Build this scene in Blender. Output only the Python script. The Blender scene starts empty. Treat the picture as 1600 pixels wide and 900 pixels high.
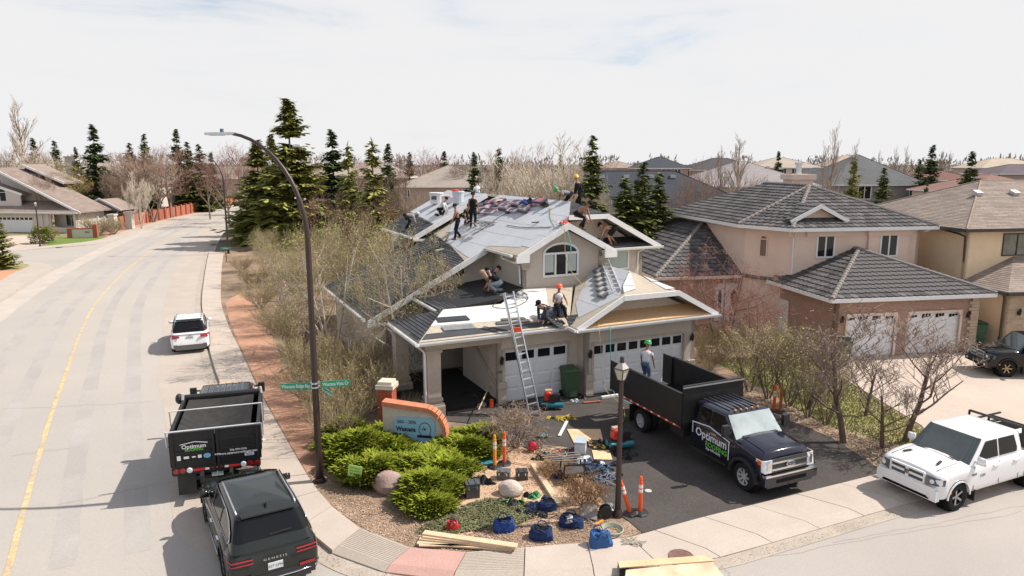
import bpy, bmesh, math, random
from mathutils import Vector, Matrix
R_ = math.radians
SC = bpy.context.scene
COL = SC.collection
# ---------------- camera
F_, CAMH, PITCH = 1100.0, 9.2, math.atan(195/1100)
cam = bpy.data.cameras.new('camera'); camo = bpy.data.objects.new('camera', cam); COL.objects.link(camo)
cam.sensor_width = 36; cam.lens = F_/1600*36; cam.clip_start = .1; cam.clip_end = 6000
camo.location = (0, 0, CAMH); camo.rotation_euler = (math.pi/2-PITCH, 0, 0); SC.camera = camo
# ---------------- sun and sky
SUN_AZ, SUN_EL = R_(12.0), R_(49)      # direction to the sun: angle from +X towards +Y, elevation
sun = bpy.data.lights.new('sun', 'SUN'); suno = bpy.data.objects.new('sun', sun); COL.objects.link(suno)
sun.energy = 5.0; sun.angle = R_(.55); sun.color = (1, .93, .84)
sd = Vector((math.cos(SUN_EL)*math.cos(SUN_AZ), math.cos(SUN_EL)*math.sin(SUN_AZ), math.sin(SUN_EL)))
suno.rotation_euler = sd.to_track_quat('Z', 'Y').to_euler()
W = bpy.data.worlds.new('World'); SC.world = W; W.use_nodes = True
nt = W.node_tree; N = nt.nodes; N.clear(); LK = nt.links.new
out = N.new('ShaderNodeOutputWorld'); sky = N.new('ShaderNodeTexSky'); sky.sky_type = 'NISHITA'; sky.sun_disc = False
sky.sun_elevation = SUN_EL; sky.sun_rotation = R_(90)-SUN_AZ; sky.air_density = 1.0; sky.dust_density = 1.5
b1 = N.new('ShaderNodeBackground'); b1.inputs[1].default_value = .13; LK(sky.outputs[0], b1.inputs[0])
b2 = N.new('ShaderNodeBackground'); b2.inputs[1].default_value = .765; b2.inputs[0].default_value = (.985, .98, .99, 1)
tc = N.new('ShaderNodeTexCoord'); mp = N.new('ShaderNodeMapping'); mp.inputs['Scale'].default_value = (1, 1, 5.5)
nz = N.new('ShaderNodeTexNoise'); nz.inputs['Scale'].default_value = 3.0; nz.inputs['Detail'].default_value = 6; nz.inputs['Roughness'].default_value = .55; nz.inputs['Distortion'].default_value = .4
LK(tc.outputs['Generated'], mp.inputs[0]); LK(mp.outputs[0], nz.inputs['Vector'])
rp = N.new('ShaderNodeMapRange'); rp.inputs[1].default_value = .34; rp.inputs[2].default_value = .62; rp.inputs[3].default_value = .075; rp.inputs[4].default_value = .85
LK(nz.outputs[0], rp.inputs[0]); mx = N.new('ShaderNodeMixShader')
# one even layer of thin high cloud: opacity 1-exp(-thickness/sin(elevation)), whiter towards the horizon where the path is longer
def MA(op, a, b=None):
    q = N.new('ShaderNodeMath'); q.operation = op
    for i, v in enumerate((a, b)):
        if v is None: continue
        if isinstance(v, (int, float)): q.inputs[i].default_value = v
        else: LK(v, q.inputs[i])
    return q.outputs[0]
sx = N.new('ShaderNodeSeparateXYZ'); LK(tc.outputs['Generated'], sx.inputs[0])
opac = MA('SUBTRACT', 1.0, MA('EXPONENT', MA('MULTIPLY', MA('DIVIDE', rp.outputs[0], MA('MAXIMUM', sx.outputs[2], .05)), -1.0)))
LK(opac, mx.inputs[0]); LK(b1.outputs[0], mx.inputs[1]); LK(b2.outputs[0], mx.inputs[2]); LK(mx.outputs[0], out.inputs[0])
SC.view_settings.view_transform = 'Standard'; SC.view_settings.look = 'None'; SC.view_settings.exposure = 0.22; SC.view_settings.gamma = 1
SC.cycles.max_bounces = 5; SC.cycles.transparent_max_bounces = 6

# ---------------- helpers
def G(px, py, z=0.0):
    "ground point (height z) at a measured spot of the survey photograph (1600x900)"
    a = (px-800)/F_; b = (py-450)/F_; c, s = math.cos(PITCH), math.sin(PITCH)
    r = Vector((a, c-b*s, -s-b*c)); t = (z-CAMH)/r.z
    return Vector((0, 0, CAMH)) + r*t
def GD(px, D, z=0.0):
    "point at distance D along the bearing of column px"
    a = (px-800)/(F_/math.cos(PITCH)); return Vector((a*D, D, z))
MATS = {}
def mat(name, col, rough=.8, metal=0.0, noise=(2.0, .12), bump=None, island=0.0, coat=0.0, emit=0, spec=.5, fine=None, col2=None, trans=0, hue=0.0):
    if name in MATS: return MATS[name]
    m = bpy.data.materials.new(name); m.use_nodes = True; MATS[name] = m
    if rough >= .8 and spec == .5: spec = .12
    t = m.node_tree; n = t.nodes; L = t.links.new; p = n['Principled BSDF']
    p.inputs['Roughness'].default_value = rough; p.inputs['Metallic'].default_value = metal
    p.inputs['Specular IOR Level'].default_value = spec; p.inputs['Coat Weight'].default_value = coat; p.inputs['Coat Roughness'].default_value = .04
    if trans: p.inputs['Transmission Weight'].default_value = trans
    tc = n.new('ShaderNodeTexCoord'); c = n.new('ShaderNodeRGB'); c.outputs[0].default_value = (*col, 1); last = c.outputs[0]
    def scaled(last, fac_socket):
        v = n.new('ShaderNodeVectorMath'); v.operation = 'SCALE'; L(last, v.inputs[0]); L(fac_socket, v.inputs['Scale']); return v.outputs[0]
    def mr(src, lo, hi, a=.25, b=.75):
        q = n.new('ShaderNodeMapRange'); q.inputs[1].default_value = a; q.inputs[2].default_value = b; q.inputs[3].default_value = lo; q.inputs[4].default_value = hi; L(src, q.inputs[0]); return q.outputs[0]
    if col2:
        z = n.new('ShaderNodeTexNoise'); z.inputs['Scale'].default_value = noise[0]*.6; z.inputs['Detail'].default_value = 5; L(tc.outputs['Object'], z.inputs['Vector'])
        x = n.new('ShaderNodeMix'); x.data_type = 'RGBA'; L(mr(z.outputs[0], 0, 1, .4, .6), x.inputs[0]); L(last, x.inputs[6]); x.inputs[7].default_value = (*col2, 1); last = x.outputs[2]
    for sc, am in ([noise] if noise else [])+([fine] if fine else []):
        z = n.new('ShaderNodeTexNoise'); z.inputs['Scale'].default_value = sc; z.inputs['Detail'].default_value = 6; z.inputs['Roughness'].default_value = .6
        L(tc.outputs['Object'], z.inputs['Vector']); last = scaled(last, mr(z.outputs[0], 1-am, 1+am))
    if island:
        g = n.new('ShaderNodeNewGeometry'); last = scaled(last, mr(g.outputs['Random Per Island'], 1-island, 1+island, 0, 1))
        if hue:
            h = n.new('ShaderNodeHueSaturation'); L(last, h.inputs['Color']); L(mr(g.outputs['Random Per Island'], .5-hue, .5+hue, 0, 1), h.inputs['Hue']); last = h.outputs[0]
    L(last, p.inputs['Base Color'])
    if bump:
        z = n.new('ShaderNodeTexNoise'); z.inputs['Scale'].default_value = bump[0]; z.inputs['Detail'].default_value = 4; L(tc.outputs['Object'], z.inputs['Vector'])
        b = n.new('ShaderNodeBump'); b.inputs['Strength'].default_value = bump[1]; b.inputs['Distance'].default_value = .02; L(z.outputs[0], b.inputs['Height']); L(b.outputs[0], p.inputs['Normal'])
    if emit: p.inputs['Emission Strength'].default_value = emit; p.inputs['Emission Color'].default_value = (*col, 1)
    return m
def brickmat(name, c1, c2, mortar, sx=.21, sy=.07, rough=.85):
    "brick courses too fine for the picture: face-normal independent, laid in object space by height and run"
    if name in MATS: return MATS[name]
    m = mat(name, c1, rough); t = m.node_tree; n = t.nodes; L = t.links.new; p = n['Principled BSDF']
    tc = n.new('ShaderNodeTexCoord'); s = n.new('ShaderNodeSeparateXYZ'); L(tc.outputs['Object'], s.inputs[0])
    a = n.new('ShaderNodeMath'); a.operation = 'ADD'; L(s.outputs[0], a.inputs[0]); L(s.outputs[1], a.inputs[1])
    cb = n.new('ShaderNodeCombineXYZ'); L(a.outputs[0], cb.inputs[0]); L(s.outputs[2], cb.inputs[1])
    b = n.new('ShaderNodeTexBrick'); b.inputs['Scale'].default_value = 1; b.inputs['Brick Width'].default_value = sx; b.inputs['Row Height'].default_value = sy; b.inputs['Mortar Size'].default_value = .007
    b.inputs['Color1'].default_value = (*c1, 1); b.inputs['Color2'].default_value = (*c2, 1); b.inputs['Mortar'].default_value = (*mortar, 1); L(cb.outputs[0], b.inputs['Vector'])
    L(b.outputs[0], p.inputs['Base Color'])
    bp = n.new('ShaderNodeBump'); bp.inputs['Strength'].default_value = .5; bp.inputs['Distance'].default_value = .01; bp.invert = True; L(b.outputs['Fac'], bp.inputs['Height']); L(bp.outputs[0], p.inputs['Normal'])
    return m

SPLIT = set('door_gap door_handle hood_vent tarp_arm sponsor_sticker clearance_light roof_rib wiper reflective_strip reflective_patch bargeboard gutter fascia door_trim door_pillar frieze_band porch_beam soffit grille_bar roof_logo latch flap grip_bar rail ladder_rack bed_rail stucco_band fender_flare rear_sill sill_trim case_band frame'.split())
class MB:
    def __init__(s): s.v = []; s.f = []; s.m = []; s.ml = []; s.cur = 0; s.ch = []
    def mt(s, m):
        if m not in s.ml: s.ml.append(m)
        s.cur = s.ml.index(m); return s
    def add(s, vs, fs):
        o = len(s.v); s.ch.append((o, len(s.f), len(vs), len(fs))); s.v.extend([tuple(v) for v in vs]); s.f.extend([tuple(i+o for i in f) for f in fs]); s.m.extend([s.cur]*len(fs)); return s
    def quad(s, *p): return s.add(p, [tuple(range(len(p)))])
    def box(s, c, d, rot=None):
        x, y, z = d[0]/2, d[1]/2, d[2]/2
        vs = [Vector((a*x, b*y, e*z)) for a in (-1, 1) for b in (-1, 1) for e in (-1, 1)]
        if rot is not None: vs = [rot @ v for v in vs]
        vs = [v+Vector(c) for v in vs]
        return s.add(vs, [(0, 1, 3, 2), (4, 6, 7, 5), (0, 4, 5, 1), (2, 3, 7, 6), (0, 2, 6, 4), (1, 5, 7, 3)])
    def beam(s, p, q, w, h, up=(0, 0, 1), off=0):
        "bar from p to q, width w sideways, height h along up"
        p, q = Vector(p), Vector(q); d = (q-p).normalized(); sd_ = d.cross(Vector(up)).normalized(); u = sd_.cross(d).normalized()
        vs = []
        for e in (p, q):
            for a, b in ((-1, -1), (1, -1), (1, 1), (-1, 1)): vs.append(e+sd_*(a*w/2)+u*(b*h/2+off))
        return s.add(vs, [(3, 2, 1, 0), (4, 5, 6, 7), (0, 1, 5, 4), (1, 2, 6, 5), (2, 3, 7, 6), (3, 0, 4, 7)])
    def tube(s, pts, rad, n=6, caps=True, side=None):
        pts = [Vector(p) for p in pts]; k = len(pts)
        if not isinstance(rad, (list, tuple)): rad = [rad]*k
        vs = []; prev = None
        for i, p in enumerate(pts):
            d = (pts[min(i+1, k-1)]-pts[max(i-1, 0)])
            d = d.normalized() if d.length > 1e-9 else Vector((0, 0, 1))
            if side is not None: a = (Vector(side)-d*d.dot(Vector(side)))
            elif prev is None: a = d.orthogonal()
            else: a = prev-d*prev.dot(d)
            if a.length < 1e-6: a = d.orthogonal()
            a.normalize(); prev = a; b = d.cross(a)
            r = rad[i]; ra, rb = r if isinstance(r, (list, tuple)) else (r, r)
            for j in range(n):
                t = 2*math.pi*j/n; vs.append(p+a*(ra*math.cos(t))+b*(rb*math.sin(t)))
        fs = [(i*n+j, i*n+(j+1) % n, (i+1)*n+(j+1) % n, (i+1)*n+j) for i in range(k-1) for j in range(n)]
        if caps: fs += [tuple(range(n-1, -1, -1)), tuple((k-1)*n+j for j in range(n))]
        return s.add(vs, fs)
    def lathe(s, prof, c=(0, 0, 0), n=16, axis='Z', rot=None, caps=True):
        vs = []
        for r, z in prof:
            for j in range(n):
                t = 2*math.pi*j/n; v = Vector((r*math.cos(t), r*math.sin(t), z))
                if axis == 'Y': v = Vector((v.x, v.z, v.y))
                if axis == 'X': v = Vector((v.z, v.x, v.y))
                if rot is not None: v = rot @ v
                vs.append(v+Vector(c))
        k = len(prof)
        fs = [(i*n+j, i*n+(j+1) % n, (i+1)*n+(j+1) % n, (i+1)*n+j) for i in range(k-1) for j in range(n)]
        if caps and prof[0][0] > 1e-4: fs.append(tuple(range(n-1, -1, -1)))
        if caps and prof[-1][0] > 1e-4: fs.append(tuple((k-1)*n+j for j in range(n)))
        return s.add(vs, fs)
    def blob(s, c, r, seed=0, rough=.15, n=10, m=7, flat=0):
        rg = random.Random(seed); ph = [rg.uniform(0, 6.28) for _ in range(6)]; vs = []; rx, ry, rz = r
        for i in range(m+1):
            th_ = math.pi*i/m
            for j in range(n):
                t = 2*math.pi*j/n
                q = 1+rough*(math.sin(2*t+ph[0]+th_)+math.sin(3*t+ph[1]-2*th_)*.6+math.sin(5*th_+ph[2]+t)*.6+.5*math.sin(4*t+3*th_+ph[3]))*math.sin(th_)
                z = rz*math.cos(th_)*(1+rough*math.sin(ph[4]))
                if flat and z < -rz*flat: z = -rz*flat
                vs.append((c[0]+rx*q*math.sin(th_)*math.cos(t), c[1]+ry*q*math.sin(th_)*math.sin(t), c[2]+z))
        fs = [(i*n+j, (i+1)*n+j, (i+1)*n+(j+1) % n, i*n+(j+1) % n) for i in range(m) for j in range(n)]
        return s.add(vs, fs)
    def cloth(s, c, r, seed=0, hh=.5):
        "crumpled piece of fabric"
        rg = random.Random(seed); n = 11; vs = [(c[0], c[1], c[2]+r*hh)]; ax = rg.uniform(.45, 1); ro = rg.uniform(0, 3)
        for i in range(1, 5):
            for j in range(n):
                t = 2*math.pi*j/n; q = r*i/4*rg.uniform(.72, 1.25); x, y = q*math.cos(t), q*math.sin(t)*ax; z = r*hh*(1-(i/4)**1.6)*rg.uniform(.5, 1.35)+(.01 if i < 4 else -.015)
                vs.append((c[0]+x*math.cos(ro)-y*math.sin(ro), c[1]+x*math.sin(ro)+y*math.cos(ro), c[2]+z))
        return s.add(vs, [(0, 1+j, 1+(j+1) % n) for j in range(n)]+[(1+(i-1)*n+j, 1+i*n+j, 1+i*n+(j+1) % n, 1+(i-1)*n+(j+1) % n) for i in range(1, 4) for j in range(n)])
    def prism(s, poly, d):
        "polygon (3D points) extruded by vector d"
        n = len(poly); d = Vector(d); P = [Vector(p) for p in poly]
        return s.add(P+[p+d for p in P], [tuple(range(n-1, -1, -1)), tuple(range(n, 2*n))]+[(i, (i+1) % n, n+(i+1) % n, n+i) for i in range(n)])
    def build(s, name, m=None, parent=None, smooth=False, fix=True, sharp=None):
        if name in SPLIT and len(s.ch) > 1:      # countable loose pieces become objects of their own
            first = None
            for o, g, a, b in s.ch:
                q = MB(); q.add(s.v[o:o+a], [tuple(i-o for i in f) for f in s.f[g:g+b]]); r = q.build(name, m, parent, smooth, fix, sharp); first = first or r
            return first
        me = bpy.data.meshes.new(name); me.from_pydata(s.v, [], s.f)
        if m is not None and not s.ml: me.materials.append(m)
        for q in s.ml: me.materials.append(q)
        if s.ml: me.polygons.foreach_set('material_index', s.m)
        if fix:
            bm = bmesh.new(); bm.from_mesh(me); bmesh.ops.remove_doubles(bm, verts=bm.verts, dist=1e-5); bmesh.ops.recalc_face_normals(bm, faces=bm.faces); bm.to_mesh(me); bm.free()
        if smooth:
            me.polygons.foreach_set('use_smooth', [True]*len(me.polygons))
            if sharp: me.set_sharp_from_angle(angle=R_(sharp))
        me.update(); o = bpy.data.objects.new(name, me); COL.objects.link(o)
        if parent is not None: o.parent = parent
        return o
def tag(o, label=None, cat=None, group=None, kind=None):
    if label: o['label'] = label
    if cat: o['category'] = cat
    if group: o['group'] = group
    if kind: o['kind'] = kind
    return o
def thing(name, label, cat, loc=(0, 0, 0), rz=0.0, group=None, scale=1):
    o = bpy.data.objects.new(name, None); o.empty_display_size = .3; COL.objects.link(o); o.location = loc; o.rotation_euler = (0, 0, rz)
    if scale != 1: o.scale = (scale,)*3 if isinstance(scale, (int, float)) else scale
    return tag(o, label, cat, group)
KIDS = {}
def copy_tree(o, parent=None):
    c = o.copy(); COL.objects.link(c)
    if parent is not None: c.parent = parent; c.matrix_parent_inverse = o.matrix_parent_inverse.copy()
    for ch in CHILD.get(o.name, []): copy_tree(ch, c)
    return c
CHILD = {}
def freeze(o):
    "remember the children once, so copies need no scene search"
    CHILD[o.name] = list(o.children)
    for ch in o.children: freeze(ch)
    return o
def dup(o, label, loc, rz=0.0, scale=1, group=None):
    if o.name not in CHILD: bpy.context.view_layer.update(); freeze(o)
    c = copy_tree(o); c.location = loc; c.rotation_euler = (0, 0, rz); c.scale = (scale,)*3 if isinstance(scale, (int, float)) else scale
    c['label'] = label
    if group: c['group'] = group
    return c
def sheet(name, pts, z, m, kind='structure', depth=0.0, parent=None):
    "flat sheet (or slab when depth) through ground points"
    mb = MB(); P = [Vector((p[0], p[1], z)) for p in pts]
    if depth: mb.prism([p-Vector((0, 0, depth)) for p in P], (0, 0, depth))
    else: mb.quad(*P)
    bm_o = mb.build(name, m, parent)
    me = bm_o.data; bm = bmesh.new(); bm.from_mesh(me); bmesh.ops.triangulate(bm, faces=[f for f in bm.faces if len(f.verts) > 4]); bmesh.ops.recalc_face_normals(bm, faces=bm.faces)
    if not depth:
        for f in bm.faces:
            if f.normal.z < 0: f.normal_flip()
    bm.to_mesh(me); bm.free()
    if kind: bm_o['kind'] = kind
    return bm_o
def spline(pts, n=6):
    "Catmull-Rom through points"
    P = [Vector(p) for p in pts]; P = [P[0]*2-P[1]]+P+[P[-1]*2-P[-2]]; o = []
    for i in range(1, len(P)-2):
        for k in range(n):
            t = k/n; a, b, c, d = P[i-1:i+3]
            o.append(.5*((2*b)+(c-a)*t+(2*a-5*b+4*c-d)*t*t+(3*b-a-3*c+d)*t**3))
    o.append(P[-2]); return o
def text(name, s, size, m, parent, mtx, ext=.004, bold=0.0, align='CENTER', sx=1.0):
    cu = bpy.data.curves.new(name, 'FONT'); cu.body = s; cu.size = size; cu.extrude = ext; cu.align_x = align; cu.align_y = 'CENTER'; cu.offset = bold; cu.resolution_u = 2
    t = bpy.data.objects.new(name, cu); COL.objects.link(t)
    me = bpy.data.meshes.new_from_object(t); bpy.data.objects.remove(t); bpy.data.curves.remove(cu)
    me.name = name; me.materials.clear(); me.materials.append(m)
    if sx != 1: me.transform(Matrix.Diagonal((sx, 1, 1, 1)))
    me.transform(mtx); o = bpy.data.objects.new(name, me); COL.objects.link(o); o.parent = parent; return o
def face_mtx(origin, xdir, up):
    x = Vector(xdir).normalized(); u = Vector(up).normalized(); z = x.cross(u).normalized(); u = z.cross(x)
    m = Matrix((x, u, z)).transposed().to_4x4(); m.translation = Vector(origin); return m
def lerp(a, b, t): return a+(b-a)*t
def interp(tab, x):
    if x <= tab[0][0]: return tab[0][1]
    for (a, va), (b, vb) in zip(tab, tab[1:]):
        if x <= b:
            t = (x-a)/(b-a); return va+(vb-va)*t
    return tab[-1][1]
# ---------------- shared materials
WHITE = mat('white_trim', (.74, .74, .74), .45, noise=(3, .05))
BLACKP = mat('black_plastic', (.018, .018, .02), .45, noise=(8, .2)); RUBBER = mat('tyre_rubber', (.02, .02, .021), .85, noise=(12, .2))
GLASS = mat('dark_glass', (.012, .015, .02), .08, noise=None, spec=.5); CHROME = mat('chrome', (.75, .75, .76), .15, 1, noise=None)
STEEL = mat('aluminium', (.62, .63, .65), .35, .9, noise=(9, .12)); ASPH = mat('driveway_asphalt', (.082, .073, .068), .9, noise=(.5, .22), fine=(45, .6), bump=(90, .5))
CONC = mat('concrete', (.46, .395, .34), .9, noise=(.9, .08), fine=(18, .1), bump=(60, .2), island=.05)
STUC = mat('stucco', (.53, .47, .41), .95, noise=(.7, .09), fine=(24, .12), bump=(45, .5))
REDP = mat('red_paint', (.55, .03, .02), .4, noise=(5, .1)); ORNG = mat('orange_plastic', (.85, .1, .015), .45, noise=(6, .1)); REFL = mat('reflective_tape', (.75, .72, .68), .3, noise=(8, .1))
WOOD = mat('lumber', (.62, .46, .3), .75, noise=(4, .15), fine=(30, .12)); OSB = mat('osb_board', (.62, .41, .23), .8, noise=(22, .28), fine=(60, .2)); PLYWOOD = mat('plywood', (.68, .46, .27), .75, noise=(1.4, .2), fine=(9, .12))
SOIL = (.21, .155, .115)
# ================= ground, roads, yards
ROADZ = -.12
M_ground = mat('far_ground', (.17, .15, .10), .95, noise=(.05, .3), fine=(1.5, .25))
M_road = mat('worn_asphalt', (.385, .355, .325), .9, noise=(.11, .06), fine=(28, .10), bump=(70, .3), col2=(.415, .378, .342))
M_park = mat('dusty_lane', (.425, .37, .32), .9, noise=(.5, .09), fine=(24, .12), bump=(70, .3))
M_soil = mat('garden_soil', SOIL, .97, noise=(.8, .25), fine=(14, .35), bump=(25, 1.0), col2=(.30, .215, .15))
M_mulch = mat('red_wood_chip', (.43, .245, .165), .97, noise=(1.2, .18), fine=(26, .35), bump=(40, 1.0), col2=(.47, .27, .18))
M_dkmulch = mat('dark_mulch', (.27, .19, .135), .97, noise=(1.5, .3), fine=(22, .5), bump=(35, 1.0), col2=(.38, .275, .20))
M_tan = mat('trodden_earth', (.54, .37, .25), .97, noise=(1.1, .2), fine=(16, .25), bump=(25, .9), col2=(.44, .30, .20))
M_lawn = mat('spring_lawn', (.26, .265, .10), .97, noise=(.9, .25), fine=(12, .3), bump=(30, 1.0), col2=(.36, .31, .17))
M_green = mat('green_lawn', (.15, .21, .05), .97, noise=(.9, .15), fine=(12, .25), bump=(30, 1.0))
M_leafbed = mat('leaf_litter_bed', (.34, .26, .2), .97, noise=(2.5, .3), fine=(20, .55), bump=(30, 1.0), col2=(.36, .27, .2))
M_drive = mat('concrete_drive', (.49, .41, .345), .9, noise=(.35, .1), fine=(15, .1), bump=(50, .2))
def pxs_(L): return [tuple(G(*p, ROADZ))[:2] for p in L]
sheet('ground', [(-2500, -300), (2500, -300), (2500, 4500), (-2500, 4500)], -.20, M_ground)
sheet('road', [(-40, -30), (90, -30), (90, 34), (40, 40), (20, 400), (-150, 400), (-150, 60), (-60, 20)], ROADZ, M_road)
KP = [((385, 322), (398, 322)), ((368, 334), (384, 335)), ((352, 350), (371, 352)), ((330, 385), (352, 387)), ((317, 450), (345, 455)), ((318, 497), (354, 500)), ((331, 560), (382, 560)), ((350, 612), (407, 614)),
      ((385, 690), (450, 690)), ((430, 768), (490, 756)), ((487, 834), (530, 800)), ((560, 878), (605, 846)), ((690, 900), (715, 862)), ((830, 902), (830, 854)), ((985, 892), (960, 843)),
      ((1120, 866), (1019, 829)), ((1187, 848), (1080, 812)), ((1364, 797), (1259, 768)), ((1480, 765), (1379, 738)), ((1640, 722), (1540, 695)), ((1900, 650), (1790, 626))]
KO = spline([G(*a) for a, b in KP], 10); KI = spline([G(*b) for a, b in KP], 10)
far_close = [(95, 55), (130, 420), (-20, 420)]
yard = sheet('yard', [(p.x, p.y) for p in KI]+far_close, -.035, M_soil, depth=.25)
# sidewalk: a bed plus separate slabs with recessed joints
sw = MB()
for i in range(len(KO)-1):
    a, b, c, d = KO[i].lerp(KI[i], .35), KO[i+1].lerp(KI[i+1], .35), KI[i+1], KI[i]
    sw.prism([Vector((q.x, q.y, -.25)) for q in (a, b, c, d)], (0, 0, .205))
sidewalk = sw.build('sidewalk', mat('joint_grit', (.16, .13, .11), .95)); sidewalk['kind'] = 'structure'
M_pink = mat('pink_ramp', (.47, .29, .25), .9, noise=(1.5, .08), fine=(20, .12), bump=(60, .3))
M_groove = mat('grooved_concrete', (.41, .355, .30), .9, noise=(1.0, .08), fine=(20, .15), bump=(60, .3))
acc = 0; start = 0; cuts = [0]
for i in range(1, len(KO)):
    acc += (KO[i]-KO[i-1]).length
    L_ = 1.55 if KO[i].y < 60 else 6
    if acc >= L_: cuts.append(i); acc = 0
# resample evenly for clean joints
def walk(P, Q, step):
    out = [(P[0], Q[0])]; need = step; i = 0
    for i in range(len(P)-1):
        seg = (P[i+1]-P[i]).length; pos = 0
        while seg-pos >= need:
            pos += need; t = pos/seg; out.append((P[i].lerp(P[i+1], t), Q[i].lerp(Q[i+1], t))); need = step
        need -= seg-pos
    return out
pairs = walk(KO, KI, 1.62)
for k in range(len(pairs)-1):
    (a, d), (b, c) = pairs[k], pairs[k+1]
    if a.y > 75: continue
    m2 = (a+b+c+d)/4; px = 800+F_*m2.x/(m2.y*math.cos(PITCH)+CAMH*math.sin(PITCH))
    pink = 0; u = (b-a).normalized()*.012; v = (d-a).normalized()*.01
    pad = a.y < 16.2 and 560 < px < 770; pk = a.y < 16.2 and 610 < px < 735
    top = random.Random(k).uniform(-.003, .004); mb = MB()
    P = [a+u+v*0, b-u, c-u-v, d+u-v]
    drop = .045 if (a.y < 21 and px > 560) else 0      # rolled kerb: outer edge dips to the gutter at the crossing
    pts = [Vector((q.x, q.y, top)) for q in P]
    e0 = pts[0].lerp(pts[3], .22); e1 = pts[1].lerp(pts[2], .22); pts[0].z -= drop*1.9; pts[1].z -= drop*1.9
    low = [Vector((q.x, q.y, -.2)) for q in (pts[0], pts[1], pts[2], pts[3])]
    V = pts+[e0, e1]+low
    mb.add(V, [(0, 1, 5, 4), (4, 5, 2, 3), (0, 6, 7, 1), (1, 7, 8, 2, 5), (2, 8, 9, 3), (3, 9, 6, 0, 4)])
    o = mb.build('slab', M_pink if pk else (M_groove if pad else CONC), sidewalk)
    if pk: o['label'] = 'pink tinted ramp slab of the corner crossing'
    if pad and not pk:   # tooled grooves as thin proud ribs
        g = MB()
        for j in range(1, 13):
            t = j/13; g.beam(pts[3].lerp(e0, t)+Vector((0, 0, .004)), pts[2].lerp(e1, t)+Vector((0, 0, .004)), .035, .005)
        g.build('tooled_ridge', M_groove, o)
# gutter pan along the kerb
gp = MB()
for i in range(len(KO)-1):
    a, b = KO[i], KO[i+1]; d = (b-a); nn = Vector((d.y, -d.x, 0)).normalized()
    if nn.dot(KO[i]-KI[i]) < 0: nn = -nn
    d2 = (KO[min(i+2, len(KO)-1)]-b) if i+2 < len(KO) else d; n2 = Vector((d2.y, -d2.x, 0)).normalized(); n2 = n2 if n2.dot(KO[i]-KI[i]) > 0 else -n2
    z = ROADZ+.012
    if a.y < 90: gp.quad((a.x, a.y, z), (b.x, b.y, z), (b.x+n2.x*.42, b.y+n2.y*.42, z), (a.x+nn.x*.42, a.y+nn.y*.42, z))
gut = gp.build('gutter_pan', mat('gutter_concrete', (.40, .345, .29), .9, noise=(1.4, .15), fine=(20, .2), bump=(60, .3))); gut['kind'] = 'structure'
# dusty parking lane beside the kerb on the main road
pl = MB()
lane = [((352, 352), (322, 352)), ((330, 385), (290, 387)), ((317, 450), (262, 452)), ((318, 497), (256, 500)), ((331, 560), (250, 562)), ((340, 590), (246, 592)), ((356, 625), (254, 628)), ((385, 690), (262, 692)), ((430, 768), (266, 770)), ((487, 834), (282, 838)), ((560, 880), (360, 885))]
A = spline([G(*a, ROADZ) for a, b in lane], 6); B = spline([G(*b, ROADZ) for a, b in lane], 6)
for i in range(len(A)-1): pl.quad(*[Vector((q.x, q.y, ROADZ+.004)) for q in (A[i], A[i+1], B[i+1], B[i])])
plo = pl.build('parking_lane', M_park); plo['kind'] = 'structure'
sheet('side_street', pxs_([(560, 882), (830, 905), (985, 895), (1120, 868), (1364, 800), (1640, 724), (1900, 652), (2100, 800), (1700, 1300), (700, 1300), (520, 960)]), ROADZ+.003, mat('side_street_asphalt', (.39, .352, .322), .9, noise=(.25, .08), fine=(26, .12), bump=(70, .3), col2=(.385, .35, .32)))
# worn yellow centre line
cl = [(-12, 940), (11, 894), (33, 811), (61, 711), (83, 639), (105, 578), (125, 522), (147, 478), (178, 442), (211, 411), (262, 376), (310, 352), (345, 337), (368, 327)]
Cp = spline([G(*a, ROADZ) for a in cl], 10); ye = MB()
for i in range(len(Cp)-1):
    a, b = Cp[i], Cp[i+1]; d = (b-a).normalized(); n2 = Vector((-d.y, d.x, 0))*.075
    ye.quad(*[Vector((q.x, q.y, ROADZ+.008)) for q in (a-n2, b-n2, b+n2, a+n2)])
yo = ye.build('centre_line', mat('worn_yellow_paint', (.56, .42, .21), .85, noise=(3, .18), fine=(14, .3), col2=(.46, .38, .28))); yo['kind'] = 'structure'
M_trk = mat('polished_wheel_path', (.372, .346, .322), .85, noise=(.4, .12), fine=(20, .1)); M_dust = mat('dusty_edge', (.455, .405, .36), .9, noise=(.6, .1), fine=(20, .1))
for off, w_, m_, nm in ((1.1, .28, M_trk, 'wheel_path'), (2.7, .3, M_trk, 'wheel_path'), (-1.3, .28, M_trk, 'wheel_path'), (-2.9, .3, M_trk, 'wheel_path'), (-5.2, .75, M_dust, 'dust_band')):
    tp = MB()
    for i in range(8, len(Cp)-1):
        a, b = Cp[i], Cp[i+1]; d = (b-a).normalized(); c_ = Cp[min(i+2, len(Cp)-1)]; d2 = (c_-b).normalized() if i+2 < len(Cp) else d; n1 = Vector((d.y, -d.x, 0)); n2 = Vector((d2.y, -d2.x, 0)); w1, w2 = w_*(1+.05*math.sin(i*1.3)), w_*(1+.05*math.sin((i+1)*1.3)); tp.quad(*[Vector((q.x, q.y, ROADZ+.0025)) for q in (a+n1*(off-w1), b+n2*(off-w2), b+n2*(off+w2), a+n1*(off+w1))])
    tp.build(nm, m_)['kind'] = 'structure'
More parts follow.
